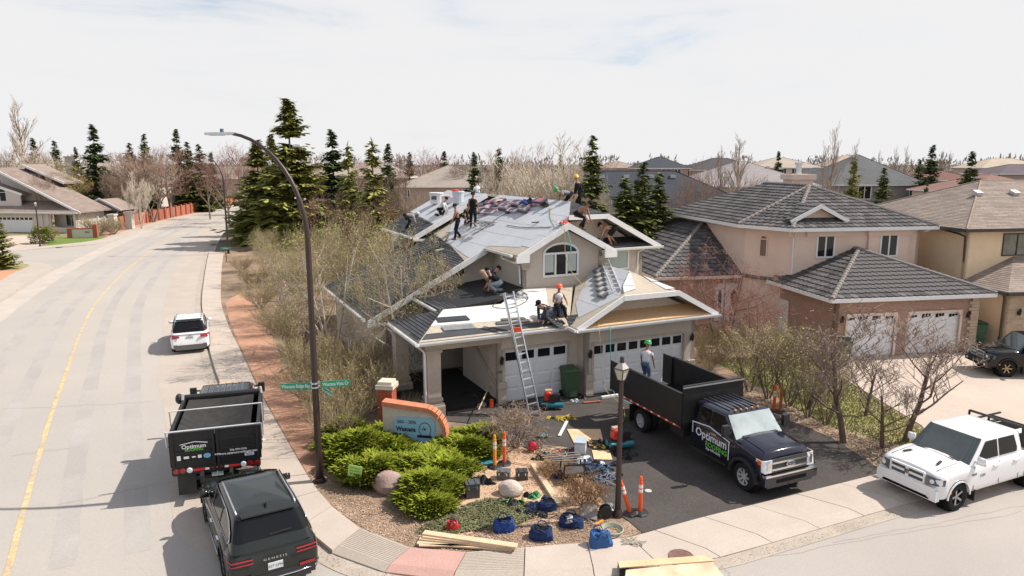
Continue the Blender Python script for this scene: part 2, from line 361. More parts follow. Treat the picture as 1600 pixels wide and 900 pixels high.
# fine crack seals and tar lines on the road
cr = MB(); rg = random.Random(5)
for p0, p1 in (((0, 640), (240, 628)), ((60, 470), (300, 463)), ((90, 790), (330, 740)), ((1060, 896), (1600, 800)), ((1130, 880), (1180, 980)), ((1300, 850), (1600, 790)), ((110, 700), (20, 712)), ((280, 360), (150, 420))):
    a, b = G(*p0, ROADZ), G(*p1, ROADZ); n = 16; pts = [a.lerp(b, i/n)+Vector((rg.uniform(-.06, .06), rg.uniform(-.06, .06), 0)) for i in range(n+1)]
    for i in range(n):
        d = (pts[i+1]-pts[i]).normalized(); q = Vector((-d.y, d.x, 0))*.006
        cr.quad(*[Vector((w.x, w.y, ROADZ+.006)) for w in (pts[i]-q, pts[i+1]-q, pts[i+1]+q, pts[i]+q)])
co_ = cr.build('road_crack', mat('crack_seal', (.27, .24, .215), .9)); co_['kind'] = 'structure'
def pxs(L, z=0.0): return [tuple(G(*p, z))[:2] for p in L]
# left side blocks: near corner and far corner of the side street
def block(name, kerb, inner, back, m):
    K = spline([G(*p) for p in kerb], 6); I = spline([G(*p) for p in inner], 6)
    b = sheet(name, [tuple(q)[:2] for q in I]+back, -.035, m, depth=.25)
    w = MB()
    for i in range(min(len(K), len(I))-1): w.prism([Vector((q.x, q.y, -.25)) for q in (K[i], K[i+1], I[i+1], I[i])], (0, 0, .25))
    o = w.build('footpath', mat('footpath_concrete', (.43, .38, .33), .9, noise=(.7, .1), fine=(12, .12))); o['kind'] = 'structure'
block('corner_verge', [(-130, 560), (-60, 506), (0, 470), (50, 437), (80, 420), (72, 412), (30, 409), (-60, 408)], [(-160, 545), (-90, 492), (-30, 458), (18, 428), (44, 416), (40, 413), (10, 412), (-70, 411)],
      [(-70, 60)], mat('orange_chip', (.50, .26, .165), .97, noise=(1.2, .15), fine=(20, .3)))
sheet('verge_grass', pxs([(-60, 414), (0, 411), (49, 413), (49, 419), (20, 421), (-60, 424)]), -.02, M_lawn)
block('far_yard', [(-40, 399), (24, 392), (73, 387), (161, 379), (205, 365), (271, 346), (330, 334), (372, 322)], [(-40, 395), (24, 388), (73, 384), (150, 375), (192, 362), (262, 342), (322, 330), (366, 319)],
      [(-40, 420), (-400, 420), (-400, 80)], mat('far_lawn', (.25, .215, .12), .97, noise=(.2, .25), fine=(8, .3)))
sheet('chip_border', [tuple(G(*p))[:2] for p in ((173, 373), (192, 364), (262, 344), (322, 332), (366, 321), (370, 318), (345, 322), (298, 331), (229, 345), (183, 355), (160, 366))], -.02, mat('far_chip', (.44, .26, .18), .97, noise=(.5, .2), fine=(12, .3)))
sheet('left_lawn', pxs([(73, 385), (80, 373), (110, 371), (165, 371), (172, 374), (135, 381), (90, 386)]), -.02, M_green)
sheet('left_driveway', pxs([(-40, 393), (-60, 370), (60, 367), (66, 384), (30, 391)]), -.02, M_drive)
# corner lot surfaces
sheet('asphalt_driveway', pxs([(1004, 832), (1080, 813), (1259, 769), (1383, 739), (1345, 712), (1300, 684), (1235, 655), (1180, 636), (1120, 606), (1080, 585), (1000, 590), (900, 600), (780, 612), (700, 618), (590, 560), (560, 590), (600, 640), (680, 655), (745, 662), (800, 690), (850, 712), (905, 735), (928, 757), (950, 790), (985, 815)]), -.012, ASPH)
sheet('trodden_patch', pxs([(700, 700), (790, 690), (850, 705), (905, 735), (930, 760), (948, 800), (880, 822), (800, 800), (700, 850), (660, 830), (690, 770)]), -.028, M_tan)
sheet('mulch_strip', pxs([(352, 470), (358, 500), (384, 560), (409, 614), (452, 690), (480, 738), (530, 700), (470, 620), (440, 560), (415, 500), (380, 455)]), -.026, M_mulch)
sheet('garden_edge', pxs([(482, 742), (492, 757), (532, 800), (606, 846), (715, 861), (830, 853), (960, 842), (1003, 831), (985, 812), (900, 826), (760, 830), (700, 832), (600, 790), (540, 745), (505, 715)]), -.030, M_dkmulch)
sheet('front_lawn', pxs([(1115, 562), (1180, 555), (1300, 572), (1312, 588), (1440, 668), (1453, 690), (1420, 700), (1300, 668), (1180, 600)]), -.022, M_lawn)
sheet('leaf_bed', pxs([(1120, 600), (1180, 612), (1300, 668), (1425, 702), (1455, 716), (1383, 737), (1345, 712), (1300, 684), (1235, 655), (1180, 636)]), -.024, M_leafbed)
sheet('neighbour_driveway', pxs([(1312, 556), (1420, 553), (1530, 549), (1575, 540), (1700, 545), (1900, 600), (1790, 624), (1540, 694), (1478, 707), (1440, 664), (1311, 586)]), -.014, M_drive)
# ================= building helpers (local house frames: x along the front, y towards the back)
def clip2(poly, a, b, c):
    "keep a*x+b*y<=c"
    o = []
    for i in range(len(poly)):
        p, q = poly[i], poly[(i+1) % len(poly)]; dp = a*p[0]+b*p[1]-c; dq = a*q[0]+b*q[1]-c
        if dp <= 1e-9: o.append(p)
        if (dp < 0) != (dq < 0) and abs(dp-dq) > 1e-12:
            t = dp/(dp-dq); o.append((p[0]+(q[0]-p[0])*t, p[1]+(q[1]-p[1])*t))
    return o
def courses(parent, pts, m, w=.9, h=.14, lift=.014, name='shingle', joined='shingle_courses', n_ind=0, stagger=.5, inset=.0, tile=0.0, seed=1, hide=None):
    "courses of overlapping pieces on a roof plane: every piece is its own island, the lowest n_ind whole ones their own objects"
    P = [Vector(p) for p in pts]; n = Vector((0, 0, 0))
    for i in range(len(P)): n += P[i].cross(P[(i+1) % len(P)])
    n.normalize()
    if n.z < 0: n = -n; P = P[::-1]
    e = Vector((0, 0, 1)).cross(n).normalized(); up = n.cross(e)
    if up.z < 0: up = -up
    if e.cross(up).dot(n) < 0: e = -e
    o = P[0]; Q = [((p-o).dot(e), (p-o).dot(up)) for p in P]
    ar = sum(Q[i][0]*Q[(i+1) % len(Q)][1]-Q[(i+1) % len(Q)][0]*Q[i][1] for i in range(len(Q)))
    if ar < 0: Q = Q[::-1]
    b0 = min(q[1] for q in Q); b1 = max(q[1] for q in Q); a0 = min(q[0] for q in Q); a1 = max(q[0] for q in Q)
    mb = MB(); rg = random.Random(seed); count = 0; shared = None; r = 0; b = b0
    def shape(x0, x1, y0, y1):
        if tile: k = (x1-x0)*.16; return [(x0+k, y0), (x1-k, y0), (x1, y0+(y1-y0)*.3), (x1, y1), (x0, y1), (x0, y0+(y1-y0)*.3)]
        return [(x0, y0), (x1, y0), (x1, y1), (x0, y1)]
    while b < b1:
        a = a0-w*((r*stagger) % 1.0)
        while a < a1:
            g = .004 if not tile else .012
            x0, x1, y0, y1 = a+g, a+w-g, b, b+h*1.08
            cell = shape(x0, x1, y0, y1); poly = cell
            for i in range(len(Q)):
                p, q = Q[i], Q[(i+1) % len(Q)]; nx, ny = (q[1]-p[1]), -(q[0]-p[0]); poly = clip2(poly, nx, ny, nx*p[0]+ny*p[1])
                if len(poly) < 3: break
            if len(poly) >= 3:
                whole = len(poly) == len(cell) and all(abs(s-t) < 1e-6 for u_, v_ in zip(sorted(poly), sorted(cell)) for s, t in zip(u_, v_))
                def to3(q, l=None):
                    t = (q[1]-y0)/(y1-y0); return o+e*q[0]+up*q[1]+n*(lift*(1-t)+.003+(tile*(1-abs(2*(q[0]-x0)/(x1-x0)-1)) if tile else 0))
                if whole and count < n_ind:
                    org = o+e*x0+up*y0
                    if shared is None:
                        q = MB(); top = [to3(c)-org for c in cell]; low = [t-n*(lift*.95) for t in top]
                        k = len(cell); q.add(top+low, [tuple(range(k))]+[(i, k+i, k+(i+1) % k, (i+1) % k) for i in range(k)])
                        ob = q.build(name, m, parent, fix=False); shared = ob.data
                    else: ob = bpy.data.objects.new(name, shared); COL.objects.link(ob); ob.parent = parent
                    ob.location = org; count += 1
                else:
                    T = [to3(c) for c in poly]; k = len(T); lo = [t-n*lift*1.0 for t in T]
                    fs = [tuple(range(k))]
                    for i in range(k):
                        if (poly[i][1]+poly[(i+1) % k][1])/2 < y0+(y1-y0)*.4: fs.append((i, k+i, k+(i+1) % k, (i+1) % k))
                    mb.add(T+lo, fs)
            a += w
        b += h; r += 1
    if mb.v:
        ob = mb.build(joined, m, parent, fix=False)
        if n_ind: ob['kind'] = 'stuff'
        else: ob['kind'] = 'stuff'
    return
def slabroof(parent, pts, m, th=.1, name='roof'):
    P = [Vector(p) for p in pts]; mb = MB(); mb.prism([p-Vector((0, 0, th)) for p in P], (0, 0, th-.004)); return mb.build(name, m, parent)
def wall(parent, a, b, z0, top, m, th=.18, holes=(), name='wall'):
    """vertical wall from a to b (local xy); top: height or list of (t,z) along it; holes: (t0,t1,z0,z1) openings cut clean through; thickness goes to the left of a->b"""
    a, b = Vector((*a, 0)), Vector((*b, 0)); L = (b-a).length; d = (b-a)/L; nn = Vector((-d.y, d.x, 0))*th; mb = MB()
    if not isinstance(top, (list, tuple)): top = [(0, top), (L, top)]
    xs = sorted(set([0, L]+[t for t, _ in top]+[v for h in holes for v in h[:2]])); xs = [x for x in xs if 0 <= x <= L]
    for x0, x1 in zip(xs, xs[1:]):
        zt0, zt1 = interp(top, x0), interp(top, x1); spans = [(z0, z0, zt0, zt1)]
        for h in holes:
            if h[0] <= x0+1e-6 and h[1] >= x1-1e-6:
                new = []
                for (l0, l1, u0, u1) in spans:
                    if h[2] > l0: new.append((l0, l1, h[2], h[2]))
                    new.append((h[3], h[3], u0, u1))
                spans = new
        for (l0, l1, u0, u1) in spans:
            p, q = a+d*x0, a+d*x1
            mb.prism([p+Vector((0, 0, l0)), q+Vector((0, 0, l1)), q+Vector((0, 0, u1)), p+Vector((0, 0, u0))], nn)
    return mb.build(name, m, parent, fix=False)
def window(parent, c, xdir, w, h, m=WHITE, panes=1, arch=0.0, glass=None, depth=.05, name='window', blinds=False, fr=.06):
    "framed window: c centre on the wall face, xdir along the wall, outward normal = xdir x up"
    x = Vector(xdir).normalized(); u = Vector((0, 0, 1)); n = x.cross(u); c = Vector(c)
    glass = glass or GLASS; mb = MB()
    def P(a, b, d=0): return c+x*a+u*b+n*d
    for s in (-1, 1):
        mb.beam(P(s*(w/2), -h/2-fr/2, depth/2), P(s*(w/2), h/2+fr/2, depth/2), depth, fr, up=x) if False else mb.box(P(s*w/2, 0, depth/2), (.001, .001, .001))
    mb = MB()
    rot = Matrix((x, n, u)).transposed()
    for s in (-1, 1):
        mb.box(P(s*w/2, 0, depth/2), (fr, depth, h+fr), rot)
        mb.box(P(0, s*h/2, depth/2), (w-fr-.002, depth, fr), rot)
    for k in range(1, panes): mb.box(P(-w/2+w*k/panes, 0, depth/2-.004), (fr*.9, depth, h-fr), rot)
    if arch:
        N_ = 12; pts = [P(-w/2*math.cos(math.pi*i/N_), h/2+arch*math.sin(math.pi*i/N_), depth/2-.003) for i in range(N_+1)]
        for a, b in zip(pts, pts[1:]): mb.beam(a, b, depth, fr, up=(b-a).cross(n))
    f = mb.build(name, m, parent)
    for k in range(panes):
        g = MB(); a0 = -w/2+w*k/panes+fr/2; a1 = -w/2+w*(k+1)/panes-fr/2
        g.prism([P(a0, -h/2+fr/2, .006), P(a1, -h/2+fr/2, .006), P(a1, h/2-fr/2, .006), P(a0, h/2-fr/2, .006)], n*.006); g.build('pane', glass, f)
        if blinds and k != 1:
            g = MB(); g.prism([P(a0+.03, -h/2+.16, .013), P(a1-.03, -h/2+.16, .013), P(a1-.03, h/2-fr/2, .013), P(a0+.03, h/2-fr/2, .013)], n*.003)
            g.build('blind', mat('blind_cloth', (.42, .47, .46), .6, noise=(2, .08)), f)
    if arch:
        g = MB(); pts = [P(-(w-fr)/2*math.cos(math.pi*i/12), h/2+fr/2+(arch-fr*.6)*math.sin(math.pi*i/12), .006) for i in range(13)]; g.prism(pts, n*.006); g.build('pane', glass, f)
    return f
def garage_door(parent, a, b, z0, z1, ncol, m, inset=.1, wins=True, rows=4, style=0):
    "sectional door between a and b, each pressed panel its own mesh"
    a, b = Vector((*a, 0)), Vector((*b, 0)); d = (b-a).normalized(); L = (b-a).length; n = Vector((d.y, -d.x, 0)); rot = Matrix((d, -n, Vector((0, 0, 1)))).transposed()
    mb = MB(); c = (a+b)/2-n*(inset+.03); mb.box((c.x, c.y, (z0+z1)/2), (L, .04, z1-z0), rot); D = mb.build('garage_door', m, parent)
    pw = L/ncol; ph = (z1-z0)/rows; sh = None; shw = None
    for r in range(rows):
        for k in range(ncol):
            c = a+d*(pw*(k+.5))-n*(inset); cz = z0+ph*(r+.5)
            if wins and r == rows-1:
                if style == 0:
                    q = MB(); q.box((0, 0, 0), (pw*.74, .02, ph*.62), rot); g = q.build('door_window', GLASS, D) if shw is None else bpy.data.objects.new('door_window', shw)
                    if shw is None: shw = g.data
                    else: COL.objects.link(g); g.parent = D
                    g.location = (c.x, c.y, cz)
                else:
                    arcz = .16*(1-(2*(k+.5)/ncol-1)**2)
                    q = MB()
                    for j in range(3):
                        x0 = -pw*.32+j*pw*.22; q.prism([Vector((0, 0, 0))+d*x0+Vector((0, 0, -.1+.03*j)), d*(x0+pw*.18)+Vector((0, 0, -.1+.03*j)), d*(x0+pw*.18)+Vector((0, 0, .02+arcz*.6)), d*x0+Vector((0, 0, .0+arcz*.5))], n*.01)
                    g = q.build('door_window', GLASS, D); g.location = (c.x, c.y, cz+.02)
            else:
                if sh is None:
                    q = MB(); hw, hh = pw/2-.03, ph/2-.02
                    o_ = [d*(s*hw)+Vector((0, 0, t*hh)) for s, t in ((-1, -1), (1, -1), (1, 1), (-1, 1))]; i_ = [d*(s*(hw-.045))+Vector((0, 0, t*(hh-.045)))+n*.016 for s, t in ((-1, -1), (1, -1), (1, 1), (-1, 1))]
                    q.add(o_+i_, [(4, 5, 6, 7)]+[(i, (i+1) % 4, 4+(i+1) % 4, 4+i) for i in range(4)]); g = q.build('panel', m, D, fix=False); sh = g.data
                else: g = bpy.data.objects.new('panel', sh); COL.objects.link(g); g.parent = D
                g.location = (c.x+n.x*-.008, c.y+n.y*-.008, cz)
    return D
def pipe(parent, pts, m=WHITE, r=.04, name='downpipe'):
    mb = MB(); mb.tube(pts, r, 6); return mb.build(name, m, parent, smooth=False)
def coach_light(parent, c, n):
    n = Vector(n); c = Vector(c)+n*.12; mb = MB(); mb.lathe([(.0, .2), (.07, .12), (.03, .1), (.075, .08), (.055, -.12), (.03, -.16), (0, -.2)], c, 8); mb.beam(c-n*.12+Vector((0, 0, -.1)), c+Vector((0, 0, .02)), .03, .03); mb.box(c-n*.11+Vector((0, 0, -.08)), (.08, .08, .18))
    return mb.build('coach_light', BLACKP, parent)
# ================= the house being re-roofed
HO = Vector((.658, 26.656, 0)); HA = R_(25.5)
HX = Vector((math.cos(HA), math.sin(HA), 0)); HY = Vector((-math.sin(HA), math.cos(HA), 0))
def HP(u, v, z=0.0): return HO+HX*u+HY*v+Vector((0, 0, z))
house = thing('stucco_house', 'grey stucco two storey house with its roof half stripped and crew on top', 'house', HO, HA)
M_sh = mat('charcoal_shingle', (.066, .068, .075), .9, noise=(1.5, .2), fine=(40, .3), island=.38)
M_felt = mat('black_felt', (.012, .013, .016), .75, noise=(1.5, .3), fine=(12, .3))
M_und = mat('grey_underlayment', (.44, .455, .48), .75, noise=(.8, .09), fine=(6, .06), bump=(6, .4), island=.05)
M_und2 = mat('white_underlayment', (.60, .595, .58), .7, noise=(.8, .06), fine=(5, .05), bump=(5, .4), island=.03)
M_deck = mat('bare_roof_deck', (.43, .375, .305), .85, noise=(1.2, .12), fine=(14, .15))
M_base = mat('house_trim_stone', (.45, .39, .33), .9, noise=(2, .1), fine=(20, .12), bump=(30, .4)); M_block = mat('split_block', (.36, .30, .25), .92, noise=(3, .2), fine=(20, .2), bump=(30, .8), island=.18)
M_dark = mat('porch_interior', (.10, .085, .075), .95)
L1 = lambda u: 5.5+.52*(u-.4)
T3 = lambda L: [Vector(p) for p in L]
# --- walls
wall(house, (-1.35, 0), (2.2, 0), 0, 2.85, STUC, holes=[(.30, 3.13, 0, 2.08)])
wall(house, (2.2, 0), (2.2, -.62), 0, 2.85, STUC)
wall(house, (2.2, -.62), (7.65, -.62), 0, 2.95, STUC, holes=[(.38, 4.88, 0, 2.08)])
wall(house, (7.65, -.62), (7.65, 9), 0, 2.95, STUC)
wall(house, (-1.35, 3.6), (-1.35, 0), 0, 2.85, STUC)          # porch side of the garage
wall(house, (-4.6, 5.4), (-1.2, 5.4), 0, [(0, 2.75), (3.4, L1(-1.2)-.15)], STUC)
wall(house, (-1.2, 5.4), (.86, 5.4), 0, [(0, L1(-1.2)-.15), (2.06, L1(.86)-.15)], STUC)
wall(house, (-4.6, 14), (-4.6, 5.4), 0, 2.7, STUC)
wall(house, (.86, 5.4), (.86, 2.3), 3.2, 5.6, STUC)
wall(house, (.86, 2.3), (4.75, 2.3), 3.0, [(0, 5.5), (1.89, 6.5), (3.89, 5.5)], STUC)
wall(house, (4.75, 2.3), (4.75, 3.1), 3.2, 5.45, STUC)
wall(house, (4.75, 3.1), (7.5, 3.1), 3.2, 5.4, STUC)
wall(house, (7.5, 3.1), (7.5, 14), 0, 5.4, STUC)
wall(house, (7.5, 14), (-1.4, 14), 0, 5.4, STUC); wall(house, (-1.4, 14), (-4.6, 14), 0, 2.7, STUC)
wall(house, (-.4, 17.6), (-.4, 12.4), 3.2, 5.3, STUC)
wall(house, (-.4, 12.4), (3.4, 12.4), 3.6, [(0, 5.42), (3.8, 7.4)], M_felt)  # felt black also paints in the shade under this rake
wall(house, (3.3, 3.35), (6.9, 3.35), 5.5, [(0, 6.6), (2, 6.75), (2.2, 6.6), (3.55, 5.75)], STUC, name='gable_wall')
wall(house, (2.6, -.35), (7.1, -.35), 3.0, [(0, 3.35), (1.2, 3.85), (3.3, 3.85), (4.5, 3.3)], STUC, name='gable_wall')
# --- roofs
ra = [(.4, 1.8), (2.75, 1.8), (2.75, 2.5), (3.2, 2.5), (4.2, 4.1), (4.2, 14.5), (.4, 14.5)]
P1 = [(u, v, L1(u)) for u, v in ra]
P2 = [(-5.05, 4.95, L1(-5.05)), (.4, 4.95, L1(.4)), (.4, 14.5, L1(.4)), (-5.05, 14.5, L1(-5.05))]
slabroof(house, P1, M_deck, .12); slabroof(house, P2, M_deck, .12)
slabroof(house, [(2.75, 1.8, L1(2.75)), (5.1, 1.8, 5.5), (5.1, 3.3, 5.5), (2.75, 3.3, L1(2.75))], M_deck, .12)
Rr = lambda u: 5.5+.52*(8.0-u)
slabroof(house, [(8.0, 2.5, 5.5), (8.0, 14.5, 5.5), (4.2, 14.5, Rr(4.2)), (4.2, 4.1, Rr(4.2)), (5.2, 2.5, Rr(5.2))], M_deck, .12)
H1 = [(3.2, 2.5, L1(3.2)), (5.2, 2.5, Rr(5.2)), (4.2, 4.1, L1(4.2))]
slabroof(house, H1, M_deck, .12)
courses(house, H1, M_sh, 1.0, .14)
courses(house, [(8.0, 2.55, 5.5), (8.0, 14.4, 5.5), (4.25, 14.4, Rr(4.25)), (4.25, 4.1, Rr(4.25)), (5.2, 2.55, Rr(5.2))], M_sh, 1.0, .14)
SK = [(4.9, 2.5, 5.5), (8.0, 2.5, 5.5), (7.2, 3.35, 5.86), (4.9, 3.35, 5.86)]
slabroof(house, SK, M_felt, .1); courses(house, [(4.9, 2.5, 5.5), (8.0, 2.5, 5.5), (7.75, 2.78, 5.62), (4.9, 2.78, 5.62)], M_sh, 1.0, .14)
# rear block with its own left slope
LR = lambda u: 5.37+.52*(u+.8)
slabroof(house, [(-.8, 12, LR(-.8)), (3.4, 12, LR(3.4)), (3.4, 18, LR(3.4)), (-.8, 18, LR(-.8))], M_deck, .12)
slabroof(house, [(3.4, 12, LR(3.4)), (4.3, 12, LR(3.4)-.1), (4.3, 18, LR(3.4)-.1), (3.4, 18, LR(3.4))], M_deck, .12)
courses(house, [(-.8, 12, LR(-.8)), (.35, 12, LR(.35)), (.9, 17.9, LR(.9)), (-.8, 17.9, LR(-.8))], M_sh, 1.0, .14, lift=.02)
# shingles left on the long left slope
courses(house, [(-5.05, 4.95, L1(-5.05)), (-.5, 4.95, L1(-.5)), (-.1, 8.2, L1(-.1)), (1.0, 14.4, L1(1.0)), (-5.05, 14.4, L1(-5.05))], M_sh, 1.0, .14, lift=.02, n_ind=250)
# porch and garage roofs
fs = .36; F0 = lambda v: 2.98+fs*(v+.6)
slabroof(house, [(-4.65, -.6, 2.98), (1.45, -.6, 2.98), (3.3, 2.3, F0(2.3)), (.86, 2.3, F0(2.3)), (-.6, 1.32, F0(1.32)), (-3.05, 1.3, F0(1.3))], M_deck, .1)
PH = [(-4.65, -.6, 2.98), (-3.05, 1.3, F0(1.3)), (-4.65, 3.25, 2.98)]
slabroof(house, PH, M_deck, .1); courses(house, PH, M_sh, .9, .14, lift=.02, n_ind=60)
slabroof(house, [(-4.65, 3.25, 2.98), (-3.05, 1.3, F0(1.3)), (-1.2, 1.34, F0(1.3)), (-1.2, 3.25, 2.98)], M_sh, .1)
DZ = lambda u: 3.60+.118*(u+3.1)
DK = [(-3.1, 1.34, DZ(-3.1)), (-.7, 1.34, DZ(-.7)), (.86, 2.28, DZ(.86)), (.86, 5.4, DZ(.86)), (-3.1, 5.4, DZ(-3.1))]
slabroof(house, DK, M_felt, .14)
courses(house, [(-3.1, 1.34, DZ(-3.1)), (-2.35, 1.34, DZ(-2.35)), (-2.7, 3.3, DZ(-2.7)), (-3.1, 3.4, DZ(-3.1))], M_sh, .9, .14, lift=.02)
GLs = (4.08-2.98)/(3.53-1.45); GL = lambda u: 2.98+GLs*(u-1.45); GR = lambda u: 2.98+GLs*(8.25-u)
uc = 4.85; RZ = GL(uc)
GLP = [(1.45, -1.25, 2.98), (3.53, -1.25, GL(3.53)), (uc, .35, RZ), (uc, 3.1, RZ), (4.75, 3.1, GL(4.75)), (4.6, 2.3, GL(4.6)), (3.45, 2.3, GL(3.45)), (1.45, -.62, 2.98)]
slabroof(house, GLP, M_deck, .12)
slabroof(house, [(3.53, -1.25, GL(3.53)), (6.17, -1.25, GL(3.53)), (uc, .35, RZ)], M_deck, .12)
slabroof(house, [(6.17, -1.25, GR(6.17)), (8.25, -1.25, 2.98), (8.25, 3.1, 2.98), (uc, 3.1, RZ), (uc, .35, RZ)], M_deck, .12)
slabroof(house, [(1.5, -1.25, 3.0), (8.2, -1.25, 3.0), (7.3, -.35, 3.32), (2.4, -.35, 3.32)], OSB, .06, name='osb_skirt')
# underlayment laid in overlapping rolls
def rolls(pts, m, w=1.05, lift=.007, seed=3, L_=7): courses(house, pts, m, L_, w, lift=lift, name='underlayment_roll', joined='underlayment_rolls', n_ind=30, stagger=.37, seed=seed)
rolls([(.95, 1.85, L1(.95)), (2.75, 1.85, L1(2.75)), (2.75, 2.55, L1(2.75)), (.95, 2.55, L1(.95))], M_und, .9)
rolls([(.85, 2.55, L1(.85)), (3.2, 2.55, L1(3.2)), (4.2, 4.15, L1(4.2)), (4.2, 5.0, L1(4.2)), (.5, 5.0, L1(.5))], M_und, 1.0, L_=9)
rolls([(-.45, 5.0, L1(-.45)), (4.2, 5.0, L1(4.2)), (4.2, 9.15, L1(4.2)), (.1, 9.15, L1(.1)), (-.1, 8.0, L1(-.1))], M_und, 1.0, L_=9)
rolls([(.1, 9.15, L1(.1)), (4.2, 9.15, L1(4.2)), (4.2, 11.9, L1(4.2)), (1.3, 11.9, L1(1.3))], M_und, 1.0, L_=9)
rolls([(.4, 12.05, LR(.4)), (3.35, 12.05, LR(3.35)), (3.35, 17.9, LR(3.35)), (.95, 17.9, LR(.95))], M_und, 1.0)
rolls([(-3.9, .3, F0(.3)), (1.1, .05, F0(.05)), (1.45, 1.27, F0(1.27)), (-3.05, 1.27, F0(1.27))], M_und2, .95, L_=12)
rolls([(-.6, 1.28, F0(1.28)), (1.5, 1.28, F0(1.28)), (1.9, 2.2, F0(2.2)), (.9, 2.2, F0(2.2))], M_und2, .95, L_=12)
rolls([(1.9, -.55, GL(1.9)+.004), (3.4, -1.1, GL(3.4)), (uc, .35, RZ), (uc, 3.05, RZ), (4.0, 2.2, GL(4.0)), (2.6, .9, GL(2.6))], M_und, .9, L_=5)
rolls([(3.65, -1.05, GL(3.65)+.02), (4.3, -.9, GL(3.65)+.06), (uc, .3, RZ), (3.9, -.6, GL(3.9)+.02)], M_und2, .5, L_=5, lift=.03)
rolls([(5.55, -1.05, GR(6.1)+.02), (6.05, -1.15, GR(6.1)), (uc+.08, .33, RZ), (5.4, -.5, GR(5.7))], M_und2, .5, L_=5, lift=.03)
courses(house, [(1.45, -.62, 2.99), (1.75, -.9, 3.12), (2.1, -.3, 3.3), (1.6, .1, 3.25)], M_sh, .5, .14)
# loose shingles and starter strips lying on the eave
def strip(a, b, w, m=M_sh, nm='starter_strip', lift=.02, kids=None):
    mb = MB(); a, b = Vector(a), Vector(b); mb.beam(a+Vector((0, 0, lift)), b+Vector((0, 0, lift)), w, .02); return mb.build(nm, m, house)
mb = MB(); e1, e2 = Vector((-4.5, -.5, F0(-.5)+.015)), Vector((1.35, -.5, F0(-.5)+.015)); up_ = Vector((0, .3, .3*fs)); mb.prism([e1, e2, e2+up_, e1+up_+Vector((.25, 0, 0))], (0, 0, .012)); mb.build('starter_strip', M_sh, house)
for (u0, v0, du, dv, c_) in ((-3.55, -.15, 1.25, .28, (.20, .21, .22)), (-3.55, .42, 1.25, .30, (.05, .055, .065)), (-1.4, -.1, 1.4, .16, (.12, .11, .11)), (-1.1, .12, 1.0, .12, (.14, .13, .12))):
    mb = MB(); mb.prism([(u0, v0, F0(v0)+.035), (u0+du, v0-.05, F0(v0-.05)+.035), (u0+du-.05, v0+dv-.05, F0(v0+dv-.05)+.035), (u0, v0+dv, F0(v0+dv)+.035)], (0, 0, .02))
    tag(mb.build('loose_shingles', mat('shingle_%d' % int(c_[0]*100), c_, .9, fine=(40, .3), noise=(3, .2)), house))
# --- fascias, gutters, bargeboards
def fascia(L, h=.17, w=.06, off=-.07, name='fascia', m=WHITE):
    for a, b in L: mb = MB(); mb.beam(a, b, w, h, off=off); mb.build(name, m, house)
def gutter(a, b, outn, name='gutter'):
    a, b, o_ = Vector(a), Vector(b), Vector(outn)*.13; mb = MB()
    z = Vector((0, 0, 1))
    prof = [Vector((0, 0, -.02)), -z*.13, o_*.75-z*.13, o_-z*.05, o_-z*.01, o_*.9-z*.02, o_*.72-z*.11, o_*.08-z*.11]
    n = len(prof); vs = [a+p for p in prof]+[b+p for p in prof]; mb.add(vs, [tuple(range(n-1, -1, -1)), tuple(range(n, 2*n))]+[(i, (i+1) % n, n+(i+1) % n, n+i) for i in range(n)])
    return mb.build(name, WHITE, house)
gutter((-4.70, -.66, 2.97), (1.42, -.66, 2.97), (0, -1, 0)); gutter((1.38, -1.31, 2.97), (8.33, -1.31, 2.97), (0, -1, 0)); gutter((1.40, -.68, 2.97), (1.40, -1.30, 2.97), (-1, 0, 0))
gutter((-4.71, 3.25, 2.97), (-4.71, -.72, 2.97), (-1, 0, 0)); gutter((.36, 4.95, 5.5), (.36, 2.2, 5.5), (-1, 0, 0)); gutter((5.2, 2.44, 5.49), (8.12, 2.44, 5.49), (0, -1, 0)); gutter((-5.1, 14.5, L1(-5.05)), (-5.1, 5.3, L1(-5.05)), (-1, 0, 0)); gutter((-.84, 18, LR(-.8)), (-.84, 12.1, LR(-.8)), (-1, 0, 0)); gutter((-3.14, 4.6, DZ(-3.1)-.02), (-3.14, 1.4, DZ(-3.1)-.02), (-1, 0, 0))
fascia([((-5.09, 4.91, L1(-5.09)), (.30, 4.91, L1(.30)))], .24, .07, -.10, 'bargeboard')
fascia([((.38, 1.76, L1(.38)), (2.75, 1.76, L1(2.75))), ((2.75, 1.762, L1(2.75)), (5.14, 1.762, 5.48))], .24, .07, -.10, 'bargeboard')
mb = MB(); mb.prism([(.30, 1.8, 5.18), (.9, 1.8, 5.18), (.9, 1.8, 5.68), (.30, 1.8, 5.43)], (0, -.09, 0)); mb.prism([(.30, 1.8, 5.18), (.9, 1.8, 5.18), (.9, 2.25, 5.18), (.30, 2.25, 5.18)], (0, 0, .02)); mb.build('eave_return', WHITE, house)
mb = MB(); mb.prism([(4.55, 1.8, 5.18), (5.16, 1.8, 5.18), (5.16, 1.8, 5.42), (4.55, 1.8, 5.7)], (0, -.09, 0)); mb.prism([(4.55, 1.8, 5.18), (5.16, 1.8, 5.18), (5.16, 2.9, 5.18), (4.55, 2.25, 5.18)], (0, 0, .02)); mb.build('eave_return', WHITE, house)
mb = MB(); mb.prism([(-5.12, 4.95, L1(-5.05)-.28), (-4.6, 4.95, L1(-5.05)-.28), (-4.6, 4.95, L1(-4.6)-.05), (-5.12, 4.95, L1(-5.1)-.05)], (0, -.08, 0)); mb.build('eave_return', WHITE, house)
fascia([((3.15, 2.47, L1(3.2)), (5.2, 2.47, Rr(5.2)))], .2, .07, -.06); fascia([((5.17, 2.46, Rr(5.17)), (8.06, 2.46, 5.48))], .22, .07, -.09, 'bargeboard')
